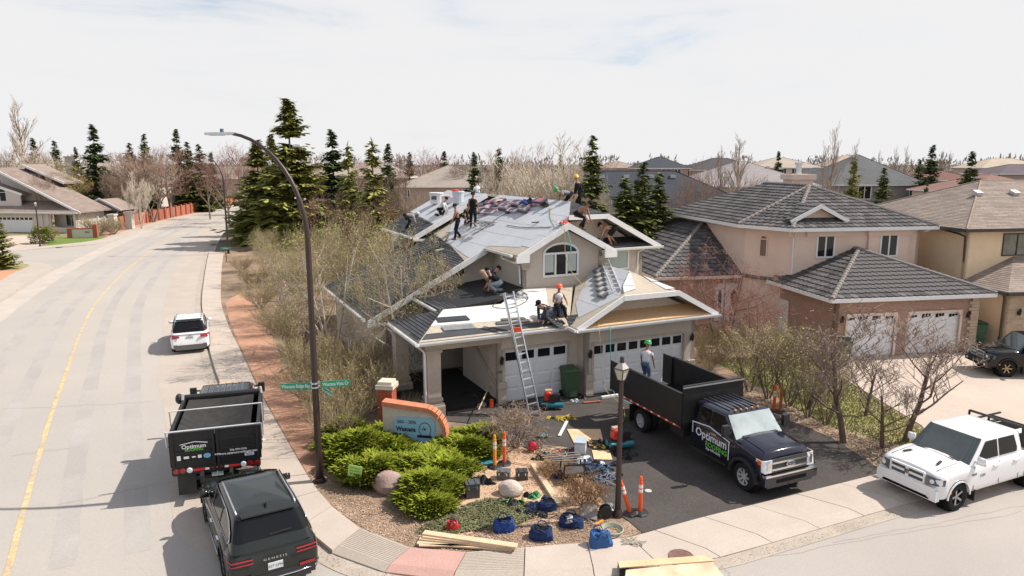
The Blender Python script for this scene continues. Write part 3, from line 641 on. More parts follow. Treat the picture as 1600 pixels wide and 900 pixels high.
fascia([((1.42, -1.28, 2.97), (3.53, -1.28, GL(3.53))), ((6.17, -1.28, GL(3.53)), (8.29, -1.28, 2.97))], .2, .07, -.06, 'bargeboard'); fascia([((3.5, -1.29, GL(3.53)), (6.2, -1.29, GL(3.53)))], .2, .07, -.08)
fascia([((-.86, 11.96, LR(-.86)), (3.4, 11.96, LR(3.4)))], .24, .07, -.10, 'bargeboard'); fascia([((-.84, 11.9, LR(-.8)-.1), (.1, 11.9, LR(-.8)-.16))], .12, .06, -.06, 'flashing')
# soffits
mb = MB(); mb.box((-1.6, -.3, 2.84), (6.0, .62, .03)); mb.box((4.9, -.94, 2.84), (6.7, .62, .03)); mb.box((2.75, 2.03, 5.35), (3.5, .42, .03)) if False else None; mb.box((-4.62, 1.4, 2.835), (.16, 3.7, .03)); mb.build('soffit', WHITE, house)
# beam and brackets under the porch eave
mb = MB(); mb.box((-2.75, .02, 2.66), (3.0, .4, .34)); mb.box((-4.2, 1.6, 2.66), (.3, 3.0, .34)); mb.build('porch_beam', M_base, house)
mb = MB(); mb.box((.4, -.06, 2.74), (3.5, .1, .2)); mb.box((4.9, -.68, 2.76), (5.5, .1, .2)); mb.build('frieze_band', M_base, house)
for (u, v) in ((-3.97, .05), (-4.25, 3.1), (-4.6, 5.2)):
    mb = MB(); mb.box((u, v, 1.5), (.52, .52, 2.1)); mb.box((u, v, .42), (.7, .7, .12)); mb.box((u, v, .2), (.74, .74, .4)); mb.box((u, v, .62), (.62, .62, .1)); mb.box((u, v, 2.45), (.62, .62, .1)); mb.build('porch_column', M_base, house)
    for k in range(3):
        for j in range(2):
            q = MB(); q.box((u-.18+.36*j, v-.38, .07+.13*k), (.34, .03, .115)); q.build('stone', M_block, house)
def base_block(u, v): 
    mb = MB(); mb.box((u, v, .32), (.34, .1, .64)); mb.box((u, v-.02, .68), (.4, .16, .08)); mb.box((u, v-.01, .80), (.36, .12, .16)); mb.build('stone_base', M_base, house)
base_block(-1.18, -.055); base_block(2.38, -.675); base_block(7.47, -.675)
# diagonal string course of the porch side wall, stair and floor
mb = MB(); mb.beam((-1.4, 3.4, 2.5), (-1.4, .1, .8), .06, .16); mb.build('sloping_trim', M_base, house)
mb = MB(); mb.box((-2.9, 2.4, .09), (3.4, 4.6, .18)); mb.build('porch_floor', mat('shaded_porch_floor', (.03, .028, .027), .9), house)  # floor colour darkened to paint in the deep porch shade
# quoins on the upper corner
for (u, v, z) in ((.87, 2.25, 5.02), (4.66, 2.25, 5.0)):
    mb = MB()
    for k in range(4): mb.box((u+.12, v, z+k*.085-.16), (.36+.03*k, .08, .07))
    mb.build('stone_corbel', M_base, house)
# openings
garage_door(house, (-1.05, 0), (1.78, 0), .0, 2.08, 4, mat('door_white', (.72, .73, .75), .5, noise=(2, .03)))
garage_door(house, (2.58, -.62), (7.08, -.62), .0, 2.08, 8, mat('door_white', (.72, .73, .75)))
tr = MB()
for a, b, v in ((-1.05, 1.78, -.015), (2.58, 7.08, -.635)):
    tr.box((a-.05, v, 1.06), (.1, .05, 2.12)); tr.box((b+.05, v, 1.06), (.1, .05, 2.12)); tr.box(((a+b)/2, v, 2.14), (b-a+.2, .05, .1))
tr.build('door_trim', M_base, house)
wf = window(house, (2.68, 2.3, 4.94), (1, 0, 0), 1.66, .96, panes=3, arch=.42, blinds=True, fr=.09)
window(house, (5.95, 3.1, 4.86), (1, 0, 0), 1.5, .9, panes=1, fr=.08, glass=mat('pale_glass', (.34, .42, .38), .15, noise=(2, .1), spec=.8))
mb = MB(); mb.lathe([(0, 0), (.21, 0), (.21, -.03), (.26, -.03), (.26, .02), (0, .02)], (-.78, 5.37, 4.42), 20, 'Y'); rw_ = mb.build('round_window', M_base, house); mb = MB(); mb.lathe([(0, -.045), (.2, -.045), (.2, -.03)], (-.78, 5.37, 4.42), 20, 'Y'); mb.build('pane', GLASS, rw_)
window(house, (-3.75, 5.4, 1.9), (1, 0, 0), .42, 1.5, panes=1); window(house, (-2.0, 5.4, 1.9), (1, 0, 0), .42, 1.5, panes=1)
mb = MB(); mb.box((-2.9, 5.36, 1.2), (.95, .06, 2.1)); dr = mb.build('front_door', mat('door_white', (.7, .7, .7)), house); mb = MB(); mb.lathe([(0, -.05), (.3, -.05), (.3, -.03)], (-2.9, 5.36, 1.95), 20, 'Y'); mb.build('pane', GLASS, dr)
pipe(house, [(.42, 3.45, 5.36), (.42, 3.45, 5.2), (.8, 2.9, 5.0), (.8, 2.5, 4.95), (.8, 2.42, 4.2)]); pipe(house, [(7.2, 2.55, 5.35), (7.2, 3.0, 5.15), (7.2, 3.05, 4.3)]); pipe(house, [(-4.62, .3, 2.85), (-4.5, .1, 2.65), (-4.32, -.2, 2.45), (-4.32, -.22, .35), (-4.5, -.5, .15)])
coach_light(house, (-1.2, 0, 1.75), (0, -1, 0)); coach_light(house, (2.38, -.62, 1.75), (0, -1, 0)); coach_light(house, (7.45, -.62, 1.9), (0, -1, 0))
text('house_number', '1003', .17, BLACKP, house, face_mtx((-1.2, -.012, 1.28), (1, 0, 0), (0, 0, 1)))
# roof vents and skylight square
for (u, v) in ((2.9, 7.9), (3.35, 6.9)):
    mb = MB(); c = Vector((u, v, L1(u)+.05)); mb.box(c, (.38, .38, .1), Matrix.Rotation(-math.atan(.52), 3, 'Y')); mb.build('roof_vent', BLACKP, house)
# ================= neighbours
def hip(parent, x0, x1, y0, y1, z, s, m, th=.16, tile=None, trim=WHITE, vis=(1, 1, 1, 1)):
    "hip roof over a rectangle; faces front,right,back,left"
    w, d = x1-x0, y1-y0
    if w >= d: r = d/2; A, B = (x0+r, y0+r, z+r*s), (x1-r, y0+r, z+r*s)
    else: r = w/2; A, B = (x0+r, y0+r, z+r*s), (x0+r, y1-r, z+r*s)
    c = [(x0, y0, z), (x1, y0, z), (x1, y1, z), (x0, y1, z)]
    if w >= d: faces = [[c[0], c[1], B, A], [c[1], c[2], B], [c[2], c[3], A, B], [c[3], c[0], A]]
    else: faces = [[c[0], c[1], A], [c[1], c[2], B, A], [c[2], c[3], B], [c[3], c[0], A, B]]
    mb = MB(); mb.add(c+[A, B], []);
    mb = MB()
    for f in faces: mb.quad(*f)
    mb.quad(*[(a, b, z-.02) for a, b, _ in c[::-1]])
    o = mb.build('roof', m, parent)
    if tile:
        for f, v in zip(faces, vis):
            if v and not isinstance(tile, bool): courses(parent, f, m, **tile)
    if trim:
        mb = MB(); h = .16
        for a, b in zip(c, c[1:]+c[:1]):
            a, b = Vector(a), Vector(b); mb.beam(a-(b-a).normalized()*.04, b+(b-a).normalized()*.0, .07, h, off=-h/2)
        mb.build('fascia', trim, parent)
    ridge = MB()
    for a in ((c[0], A), (c[1], B if w >= d else A), (c[2], B), (c[3], A if w >= d else B), (A, B)):
        if (Vector(a[0])-Vector(a[1])).length > .1: ridge.tube([Vector(a[0])+Vector((0, 0, .01)), Vector(a[1])+Vector((0, 0, .01))], .06, 5)
    ridge.build('ridge_cap', m, parent)
    return A, B
def boxwalls(parent, x0, x1, y0, y1, z0, z1, m, th=.18):
    wall(parent, (x0, y0), (x1, y0), z0, z1, m, th); wall(parent, (x1, y0), (x1, y1), z0, z1, m, th); wall(parent, (x1, y1), (x0, y1), z0, z1, m, th); wall(parent, (x0, y1), (x0, y0), z0, z1, m, th)
# ---- pink stucco and brick house
PK = thing('pink_stucco_house', 'pink stucco house with dark tiled roofs and brick double garage', 'house', (15.317, 32.592, 0), R_(10))
M_pst = mat('pink_stucco', (.72, .56, .47), .95, noise=(1, .06), fine=(25, .06), bump=(40, .3)); M_ptile = mat('charcoal_tile', (.115, .108, .108), .85, noise=(1, .15), fine=(30, .25), island=.35)
M_cap = mat('ridge_tile', (.23, .205, .195), .85, noise=(2, .15), island=.2); M_pbrick = brickmat('rose_brick', (.40, .235, .175), (.31, .18, .135), (.48, .40, .35))
M_beigest = mat('buff_stone', (.44, .34, .255), .9, noise=(4, .2), fine=(12, .2), bump=(12, .9), island=.2); M_gd = mat('door_white', (.7, .7, .7))
wall(PK, (0, 0), (7.75, 0), 0, 2.95, M_pbrick, holes=[(.55, 3.3, 0, 2.12), (3.85, 6.85, 0, 2.12)])
wall(PK, (7.75, 0), (7.75, 5), 0, 2.95, M_pst); wall(PK, (0, 7), (0, 0), 0, 2.95, M_pbrick)
for a, b in ((.55, 3.3), (3.85, 6.85)):
    garage_door(PK, (a, 0), (b, 0), 0, 2.12, 4, M_gd, style=1)
    mb = MB(); mb.box((a+.05, -.03, 1.0), (.1, .06, 2.0)); mb.box((b-.05, -.03, 1.0), (.1, .06, 2.0)); mb.box(((a+b)/2, -.03, 2.1), (b-a-.5, .06, .1)); 
    for s, x in ((1, a+.02), (-1, b-.02)): mb.prism([(x, -.06, 1.8), (x+s*.34, -.06, 2.15), (x, -.06, 2.15)], (0, .05, 0))
    mb.build('door_trim', M_pst, PK)
for k in range(18):
    mb = MB(); mb.box((7.52-.07*(k % 2), -.04, .08+.16*k), (.42+.14*(k % 2), .08, .145)); mb.build('quoin_stone', M_beigest, PK)
TL = dict(w=.36, h=.38, lift=.042, tile=.035, name='roof_tile', joined='roof_tiles')
A, B = (3.8, 3.9, 4.72), (3.8, 4.4, 4.72)
gf = [(-.6, -.5, 3.0), (8.2, -.5, 3.0), A]; gl = [(-.6, 5.2, 3.0), (-.6, -.5, 3.0), A, (3.8, 5.2, 4.72)]; gr = [(8.2, -.5, 3.0), (8.2, 5.2, 3.0), (3.8, 5.2, 4.72), A]
for f, n in ((gf, 270), (gl, 0), (gr, 0)): slabroof(PK, f, M_ptile, .12); courses(PK, f, M_ptile, n_ind=n, **TL)
def ridge_caps(parent, a, b, m=M_cap, nm='ridge_tile', r=.13):
    a, b = Vector(a), Vector(b); n = max(2, int((b-a).length/.3)); d = (b-a)/n; sh = None
    q = MB(); q.tube([Vector((0, 0, 0)), d*1.15], [r, r*.8], 7); o = q.build(nm, m, parent, fix=False); o.location = a
    for k in range(1, n): c = bpy.data.objects.new(nm, o.data); COL.objects.link(c); c.parent = parent; c.location = a+d*k
for a, b in (((-.6, -.5, 3.0), A), ((8.2, -.5, 3.0), A), (A, (3.8, 4.3, 4.72))): ridge_caps(PK, a, b)
# upper storey
Rn, Rf = (3.3, 8.0, 7.92), (3.3, 13.0, 7.92)
UF = [[(-.25, 3.7, 5.9), (8.3, 3.7, 5.9), Rn], [(-1.75, 6.6, 5.9), (-.25, 3.7, 5.9), Rn], [(-1.75, 17, 5.9), (-1.75, 6.6, 5.9), Rn, Rf], [(8.3, 3.7, 5.9), (8.3, 17, 5.9), Rf, Rn], [(8.3, 17, 5.9), (-1.75, 17, 5.9), Rf]]
for i, f in enumerate(UF):
    slabroof(PK, f, M_ptile, .12)
    if i < 4: courses(PK, f, M_ptile, seed=i, **TL)
for a, b in (((-.25, 3.7, 5.9), Rn), ((-1.75, 6.6, 5.9), Rn), ((8.3, 3.7, 5.9), Rn), (Rn, Rf)): ridge_caps(PK, a, b)
mb = MB()
for L in ([(-1.75, 17), (-1.75, 6.6), (-.25, 3.7), (8.3, 3.7), (8.3, 17)],):
    for a, b in zip(L, L[1:]): mb.beam((*a, 5.9), (*b, 5.9), .1, .18, off=-.1)
for a, b in (((-.6, 5.2), (-.6, -.5)), ((-.6, -.5), (8.2, -.5)), ((8.2, -.5), (8.2, 5.2))): mb.beam((*a, 3.0), (*b, 3.0), .1, .18, off=-.1)
mb.build('gutter', WHITE, PK)
mb = MB(); mb.quad((-1.75, 17, 5.76), (-1.75, 6.6, 5.76), (-.25, 3.7, 5.76), (8.3, 3.7, 5.76), (8.3, 17, 5.76)); mb.build('soffit', WHITE, PK)
for a, b in (((-1.1, 16.5), (-1.1, 6.9)), ((-1.1, 6.9), (.3, 4.3)), ((.3, 4.3), (7.7, 4.3)), ((7.7, 4.3), (7.7, 16.5)), ((7.7, 16.5), (-1.1, 16.5))): wall(PK, a, b, 0, 5.8, M_pst)
mb = MB()
for x in (1.0, 3.2, 4.75, 6.7): mb.box((x, 4.27, 4.6), (.5, .1, 2.4)) if False else None
mb.box((2.1, 4.22, 5.55), (2.4, .16, .3)); mb.box((5.75, 4.18, 5.55), (2.6, .24, .3)); mb.box((5.75, 4.22, 4.4), (2.4, .12, 2.2)); mb.build('stucco_band', M_pst, PK)
window(PK, (2.1, 4.3, 4.85), (1, 0, 0), 1.0, 1.15, panes=2, fr=.09); window(PK, (5.75, 4.16, 4.85), (1, 0, 0), 1.0, 1.15, panes=2, fr=.09)
n_ = Vector((1.4, -2.6, 0)).normalized(); window(PK, (-.55, 5.88, 4.65), n_, .42, .95, panes=1, arch=.2, m=M_pst, glass=mat('brown_glass', (.16, .1, .08), .2, noise=None))
pipe(PK, [(-.3, 3.8, 5.8), (-.1, 4.1, 5.5), (.22, 4.3, 5.35), (.25, 4.28, 3.4)]); pipe(PK, [(8.2, 3.8, 5.8), (7.8, 4.1, 5.55)])
# dormer gable
DG = [(0.0, 6.28), (1.6, 7.05), (3.2, 6.28)]
mb = MB(); mb.prism([(0.1, 4.62, 6.2), (3.1, 4.62, 6.2), (1.6, 4.62, 6.95)], (0, .1, 0)); mb.build('dormer_wall', M_pst, PK)
slabroof(PK, [(-.05, 4.2, 6.26), (1.6, 4.2, 7.06), (1.6, 6.2, 7.06), (-.05, 4.7, 6.26)], M_ptile, .08); slabroof(PK, [(3.25, 4.2, 6.26), (1.6, 4.2, 7.06), (1.6, 6.2, 7.06), (3.25, 4.7, 6.26)], M_ptile, .08)
courses(PK, [(-.05, 4.2, 6.27), (1.6, 4.2, 7.07), (1.6, 6.2, 7.07), (-.05, 4.7, 6.27)], M_ptile, **TL); courses(PK, [(3.25, 4.2, 6.27), (1.6, 4.2, 7.07), (1.6, 6.2, 7.07), (3.25, 4.7, 6.27)], M_ptile, **TL)
mb = MB(); mb.beam((-.1, 4.17, 6.24), (1.6, 4.17, 7.07), .06, .2, off=-.08); mb.beam((1.6, 4.171, 7.07), (3.3, 4.171, 6.24), .06, .2, off=-.08); mb.build('bargeboard', WHITE, PK)
# entry wing
for f in ([(-6.3, 7.0, 3.0), (-1.0, 7.0, 3.0), (-1.0, 12, 5.5), (-1.3, 12, 5.5)], [(-6.3, 17, 3.0), (-6.3, 7.0, 3.0), (-1.3, 12, 5.5), (-1.3, 17, 5.5)]):
    slabroof(PK, f, M_ptile, .12); courses(PK, f, M_ptile, **TL)
ridge_caps(PK, (-6.3, 7, 3.0), (-1.3, 12, 5.5))
slabroof(PK, [(-1.2, 6.8, 3.0), (-.4, 5.2, 3.0), (.3, 5.6, 3.4), (-.9, 7.2, 3.4)], M_ptile, .1)
mb = MB(); mb.beam((-6.35, 6.97, 3.0), (-1.0, 6.97, 3.0), .1, .16, off=-.1); mb.beam((-6.33, 17, 3), (-6.33, 6.9, 3), .1, .16, off=-.1); mb.build('gutter', M_pst, PK)
M_brst = mat('tan_stucco', (.42, .31, .235), .95, noise=(1, .1), fine=(20, .1))
wall(PK, (-5.8, 7.6), (0, 7.6), 0, 2.95, M_brst); wall(PK, (-5.8, 16.5), (-5.8, 7.6), 0, 2.95, M_brst)
mb = MB(); mb.box((-1.3, 7.55, 1.35), (1.0, .08, 2.2)); mb.box((-.45, 7.55, 1.35), (.5, .08, 2.2)); mb.box((-2.15, 7.55, 1.35), (.5, .08, 2.2)); fd = mb.build('front_door', M_gd, PK)
for x, w_ in ((-1.3, .2), (-.45, .11), (-2.15, .11)):
    mb = MB(); mb.lathe([(0, -.06), (1, -.06), (1, -.045)], (0, 0, 0), 16, 'Y'); p_ = mb.build('oval_pane', GLASS, fd); p_.location = (x, 7.55, 1.55); p_.scale = (w_, 1, .55)
mb = MB(); mb.box((-1.2, 6.9, .1), (3.4, 1.4, .2)); mb.box((-1.2, 6.1, .05), (3.4, .5, .1)); mb.build('front_step', CONC, PK)
mb = MB(); mb.box((-.05, 4.3, 1.02), (.06, .86, 2.04)); mb.build('side_door', mat('door_cream', (.66, .63, .58), .5), PK)
coach_light(PK, (.32, 0, 1.9), (0, -1, 0)); coach_light(PK, (7.15, 0, 1.9), (0, -1, 0))
# chimney with metal flue standing behind the ridge
mb = MB(); mb.box((6.4, 14.2, 6.9), (1.5, 1.1, 3.0)); mb.box((6.4, 14.2, 8.3), (1.8, 1.4, .35)); ch = mb.build('chimney', M_pst, PK); mb = MB(); mb.lathe([(.18, 8.4), (.18, 9.1), (.27, 9.1), (.27, 9.25), (0, 9.25)], (6.4, 14.2, 0), 12); mb.build('flue', STEEL, ch)
# ---- tan roofed house on the right
c3 = G(1575, 457, 3.0)
TH = thing('tan_roof_house', 'beige house with weathered tan shingle roof right of the pink one', 'house', (c3.x, c3.y, 0), R_(9))
M_tsh = mat('weathered_tan_shingle', (.29, .238, .205), .92, noise=(.9, .12), fine=(9, .25), island=.14); M_cream = mat('cream_stucco', (.76, .59, .40), .95, noise=(1, .07), fine=(25, .06))
M_tst = brickmat('buff_stone_wall', (.50, .39, .28), (.38, .29, .21), (.5, .42, .33), .42, .16); BRN = mat('dark_brown_trim', (.045, .035, .032), .5)
ts = dict(w=.9, h=.17, lift=.016)
c4 = G(1507, 413, 3.95); q = Vector((c4.x-c3.x, c4.y-c3.y)); ca, sa = math.cos(R_(9)), math.sin(R_(9)); ux, uy = q.x*ca+q.y*sa, -q.x*sa+q.y*ca
boxwalls(TH, ux, ux+13, uy, uy+10, 0, 5.8, M_cream)
hip(TH, ux-.55, ux+13.5, uy-.5, uy+10.5, 5.85, .42, M_tsh, tile=ts, trim=BRN, vis=(1, 0, 0, 1))
faces = [[(0, 0, 3.0), (10, 0, 3.0), (6, 4, 4.7), (4, 4, 4.7)], [(0, 13, 3.0), (0, 0, 3.0), (4, 4, 4.7), (4, 13, 4.7)]]
for f in faces: slabroof(TH, f, M_tsh, .12); courses(TH, f, M_tsh, **ts)
slabroof(TH, [(4, 4, 4.7), (6, 4, 4.7), (6, 13, 4.7), (4, 13, 4.7)], M_tsh, .1)
mb = MB(); mb.beam((-.03, -.03, 3), (10, -.03, 3), .1, .16, off=-.1); mb.beam((-.03, 13, 3), (-.03, -.03, 3), .1, .16, off=-.1); mb.build('gutter', BRN, TH)
wall(TH, (.5, .5), (9.5, .5), 0, 2.9, M_tst, holes=[(1.3, 6.2, 0, 2.3)]); wall(TH, (.5, 12), (.5, .5), 0, 2.9, M_cream); garage_door(TH, (1.8, .5), (6.7, .5), 0, 2.3, 8, mat('brown_door', (.17, .12, .11), .5), inset=.14, wins=False)
mb = MB(); mb.box((.46, 3.0, 1.05), (.08, .98, 2.1)); fd = mb.build('side_door', mat('taupe_door', (.36, .29, .25), .6), TH)
mb = MB(); mb.box((.44, 2.47, 1.08), (.1, .1, 2.2)); mb.box((.44, 3.53, 1.08), (.1, .1, 2.2)); mb.box((.44, 3.0, 2.15), (.1, 1.1, .1)); mb.build('door_frame', BRN, TH)
pipe(TH, [(.3, .6, 2.85), (.42, .62, 2.6), (.42, .62, .1)], BRN); pipe(TH, [(ux-.4, uy+1.4, 5.7), (ux-.05, uy+.5, 5.5), (ux-.06, uy+.1, 5.4), (ux-.06, uy+.02, 4.1)], BRN, .05)
window(TH, (ux+3.0, uy, 4.95), (1, 0, 0), 1.7, 1.15, m=BRN, panes=2, glass=mat('olive_glass', (.14, .14, .10), .12, noise=(2, .5), spec=.8)); window(TH, (ux+7.2, uy, 4.95), (1, 0, 0), 1.7, 1.15, m=BRN, panes=2)
coach_light(TH, (1.2, .5, 1.9), (0, -1, 0))
for (a, b) in ((3.2, 3.2), (5.6, 3.2)):
    mb = MB(); z = 5.85+.42*(b+.5)+.12; mb.box((ux+a, uy+b, z), (.4, .4, .22), Matrix.Rotation(math.atan(.42), 3, 'X')); mb.build('roof_vent', mat('vent_metal', (.5, .5, .52), .4, .6), TH)
# ---- left house across the road
c5 = G(122, 364, 0)
LH = thing('left_house', 'taupe roofed pale house across the road with white double garage door', 'house', (c5.x, c5.y, 0), R_(-6))
M_lsh = mat('taupe_shingle', (.27, .215, .185), .92, noise=(.6, .1), fine=(5, .2), island=.1); M_lst = mat('pale_stucco', (.58, .53, .49), .95, noise=(.7, .05))
wall(LH, (-16, 0), (0, 0), 0, 2.75, M_lst, holes=[(4.5, 9.6, 0, 2.1), (12.3, 15.6, .7, 2.4)]); wall(LH, (0, 0), (0, 5.5), 0, 2.75, M_lst); wall(LH, (-4.5, 1.6), (0, 1.6), 0, 2.75, M_lst)
garage_door(LH, (-11.5, 0), (-6.4, 0), 0, 2.1, 8, M_gd, rows=4); window(LH, (-2.0, 1.6, 1.55), (1, 0, 0), 1.5, 1.5, panes=2)
slabroof(LH, [(-16.5, -.6, 2.8), (.6, -.6, 2.8), (-2.6, 2.9, 4.1), (-16.5, 2.9, 4.1)], M_lsh, .15); courses(LH, [(-16.5, -.6, 2.8), (.6, -.6, 2.8), (-2.6, 2.9, 4.1), (-16.5, 2.9, 4.1)], M_lsh, 1.0, .3, lift=.02)
LZ = lambda x: 2.8+.42*(.8-x)
slabroof(LH, [(.8, -.2, LZ(.8)), (.8, 6, LZ(.8)), (-13, 8, LZ(-13)), (-13, 2.0, LZ(-13))], M_lsh, .15); courses(LH, [(.8, 0, LZ(.8)), (.8, 6, LZ(.8)), (-13, 8, LZ(-13)), (-13, 2.0, LZ(-13))], M_lsh, 1.0, .3, lift=.02)
wall(LH, (-13, 3.0), (-.8, 3.0), 2.6, [(0, LZ(-13)-.2), (12.2, LZ(-.8)-.2)], M_lst)
slabroof(LH, [(-6.0, 6, LZ(-6.0)+.9), (-6.0, 10, LZ(-6.0)+.9), (-12, 10, LZ(-12)+.9), (-12, 6, LZ(-12)+.9)], M_lsh, .25); wall(LH, (-12, 6.3), (-6.3, 6.3), 4, [(0, LZ(-12)+.7), (5.7, LZ(-6.3)+.7)], BLACKP)
mb = MB(); mb.beam((.85, -.24, LZ(.85)), (-13, 1.95, LZ(-13)), .1, .3, off=-.15); mb.beam((-16.5, -.64, 2.8), (.65, -.64, 2.8), .1, .2, off=-.1); mb.beam((-5.9, 5.95, LZ(-6.0)+.9), (-12, 5.95, LZ(-12)+.9), .1, .3, off=-.15); mb.build('fascia', WHITE, LH)
wall(LH, (-16, 1.2), (-8.8, 1.2), 3.4, [(0, 7.0), (3.6, 6.3), (7.2, 4.9)], M_lst); window(LH, (-11.8, 1.2, 4.7), (1, 0, 0), 1.9, 1.2, panes=2, arch=.5)
mb = MB(); mb.beam((-8.5, 1.15, 5.0), (-16, 1.15, 7.4), .12, .3); mb.build('bargeboard', WHITE, LH); slabroof(LH, [(-8.5, 1.1, 5.05), (-8.5, 5, 5.05), (-16, 5, 7.5), (-16, 1.1, 7.5)], M_lsh, .15)
for x in (-5.0, -4.1, -.2): mb = MB(); mb.box((x, .02, 1.37), (.35, .3, 2.7)); mb.build('porch_post', M_lst, LH)
M_rb = brickmat('red_brick', (.40, .10, .05), (.33, .09, .05), (.3, .2, .16))
# ---- far houses
WIN = lambda P_, x, z, w=1.2, h=1.0, y=0: window(P_, (x, y, z), (1, 0, 0), w, h, panes=2, fr=.12, depth=.06)
def far_house(label, px0, px1, D, ez, slope, dep, roofc, wallc, wins=(), rz=0.0, trimc=None, isl=.06, vents=(), nm='far_house'):
    a, b = GD(px0, D), GD(px1, D); w = (b-a).length; mid = (a+b)/2
    t = thing(nm, label, 'house', (mid.x, mid.y+dep/2, 0), R_(rz))
    k = '%d_%d_%d' % tuple(int(c*100) for c in roofc); mr_ = mat('far_shingle_'+k, roofc, .92, noise=(.35, .09), fine=(3, .16), island=isl); mw = mat('far_wall_%d_%d_%d' % tuple(int(c*100) for c in wallc), wallc, .95, noise=(.4, .06))
    boxwalls(t, -w/2+.5, w/2-.5, -dep/2+.5, dep/2-.5, 0, ez-.02, mw, .2)
    hip(t, -w/2, w/2, -dep/2, dep/2, ez, slope, mr_, tile=dict(w=1.3, h=.38, lift=.012) if 60 < D < 130 else None, vis=(1, 0, 0, 1), trim=WHITE)
    for x, z, ww, hh in wins: window(t, (x*w/2, -dep/2+.5, z), (1, 0, 0), ww, hh, panes=2, fr=.12, depth=.08)
    for x, y in vents:
        mb = MB(); r = dep/2; mb.box((x*w/2, -dep/2+y, ez+slope*y+.1), (.5, .5, .3)); mb.build('roof_vent', mat('vent_metal', (.5, .5, .52), .4, .6), t)
    return t
far_house('tan hip roofed house with beige walls just behind the crew left of centre', 615, 772, 116, 5.4, .42, 17, (.33, .285, .25), (.44, .375, .32), [(.35, 4.2, 2.2, 1.6), (-.75, 4.3, .8, 1.2), (.62, 4.2, .9, 1.4)])
far_house('long tan roof showing between the spruces left of centre', 470, 640, 150, 6.2, .5, 12, (.36, .30, .26), (.42, .36, .31))
far_house('wide slate blue roofed house behind the dark spruces at centre right', 790, 1210, 60, 5.1, .50, 13.5, (.058, .062, .075), (.3, .28, .26), vents=((-.22, 5.6), (-.02, 5.6), (.18, 5.6), (.36, 5.6)), isl=.03)
far_house('charcoal pyramid roofed house with white windows above the slate blue roof', 994, 1082, 150, 8.2, .42, 11, (.065, .072, .085), (.42, .31, .26), [(.1, 7.3, 2.0, 1.3), (.5, 7.3, 1.4, 1.3)])
far_house('dark taupe roofed house right of the charcoal pyramid roof', 1078, 1200, 160, 7.7, .38, 14, (.085, .085, .088), (.38, .31, .27), [(-.4, 6.8, 1.6, 1.2)])
far_house('pale lilac grey roofed house behind the ridge of the pink house', 1086, 1292, 104, 5.9, .40, 18, (.30, .275, .275), (.4, .34, .3), vents=((.55, 6), (.35, 6.5)))
far_house('cream house with tan roof and arched dark windows on the skyline', 1180, 1290, 165, 8.2, .33, 14, (.38, .33, .28), (.6, .52, .45), [(-.15, 7.2, 1.2, 1.6), (.15, 7.2, 1.2, 1.6), (.5, 7.2, 1.4, 1.2)])
far_house('grey shingled house with white window behind the chimney', 1296, 1458, 120, 5.6, .60, 17, (.135, .14, .145), (.24, .235, .23), [(-.25, 4.3, 2.2, 2.2), (.1, 4.4, 1.6, 1.2), (.7, 4.4, 1.2, 1.2)], vents=((-.1, 8), (.25, 7)))
far_house('small tan gabled house peeking over the grey shingled roof', 1300, 1372, 200, 8.5, .5, 12, (.42, .33, .27), (.5, .42, .35))
far_house('small dark slate roof between cream house and grey roof', 1262, 1320, 140, 7.0, .35, 9, (.10, .10, .12), (.3, .26, .24))
far_house('rust brown roofed house with pinkish wall at the upper right', 1432, 1540, 128, 6.2, .33, 13, (.20, .11, .095), (.50, .38, .33), [(.55, 5.4, 1.0, 1.0)], vents=((-.1, 5), (.5, 5)))
far_house('salmon roofed house with round window beside the right edge', 1524, 1690, 96, 5.2, .34, 16, (.27, .165, .14), (.52, .42, .36), [(-.75, 4.4, 2.2, 1.3), (-.45, 4.4, .8, .9)])
far_house('sandy roofed house on the skyline at the far right', 1535, 1650, 190, 8.0, .36, 14, (.44, .37, .29), (.45, .38, .32))
far_house('very dark roofed house at the right edge of the skyline', 1562, 1700, 150, 7.0, .3, 13, (.13, .11, .12), (.35, .28, .25))
far_house('low brown roofs left of the charcoal pyramid roof', 936, 1004, 230, 7.8, .30, 14, (.30, .235, .20), (.34, .28, .25))
far_house('tan stucco house with tall pale chimney behind the left trees', 74, 190, 150, 6.6, .4, 14, (.33, .28, .24), (.5, .43, .37))
far_house('pale two storey house glimpsed through the bare trees left of the road', 155, 245, 128, 5.6, .4, 12, (.30, .26, .23), (.60, .54, .48), [(-.3, 4.2, 2, 1.6), (.3, 4.2, 2, 1.6), (.3, 1.7, 2, 1.6)])
far_house('brown roofed house behind the trees near the end of the road', 280, 420, 170, 5.6, .4, 14, (.28, .23, .2), (.42, .35, .3), [(-.3, 4.2, 2, 1.6)])
far_house('grey roofed house behind the bare trees at centre', 745, 860, 135, 5.4, .34, 14, (.26, .24, .23), (.4, .34, .3))
ct = thing('stucco_chimney', 'tall pale stucco chimney rising behind the trees on the left', 'chimney', GD(113, 140)); mb = MB(); mb.box((0, 0, 5), (2.1, 1.2, 10.6)); mb.box((0, 0, 10.4), (2.4, 1.5, .3)); s_ = mb.build('stack', M_lst, ct)
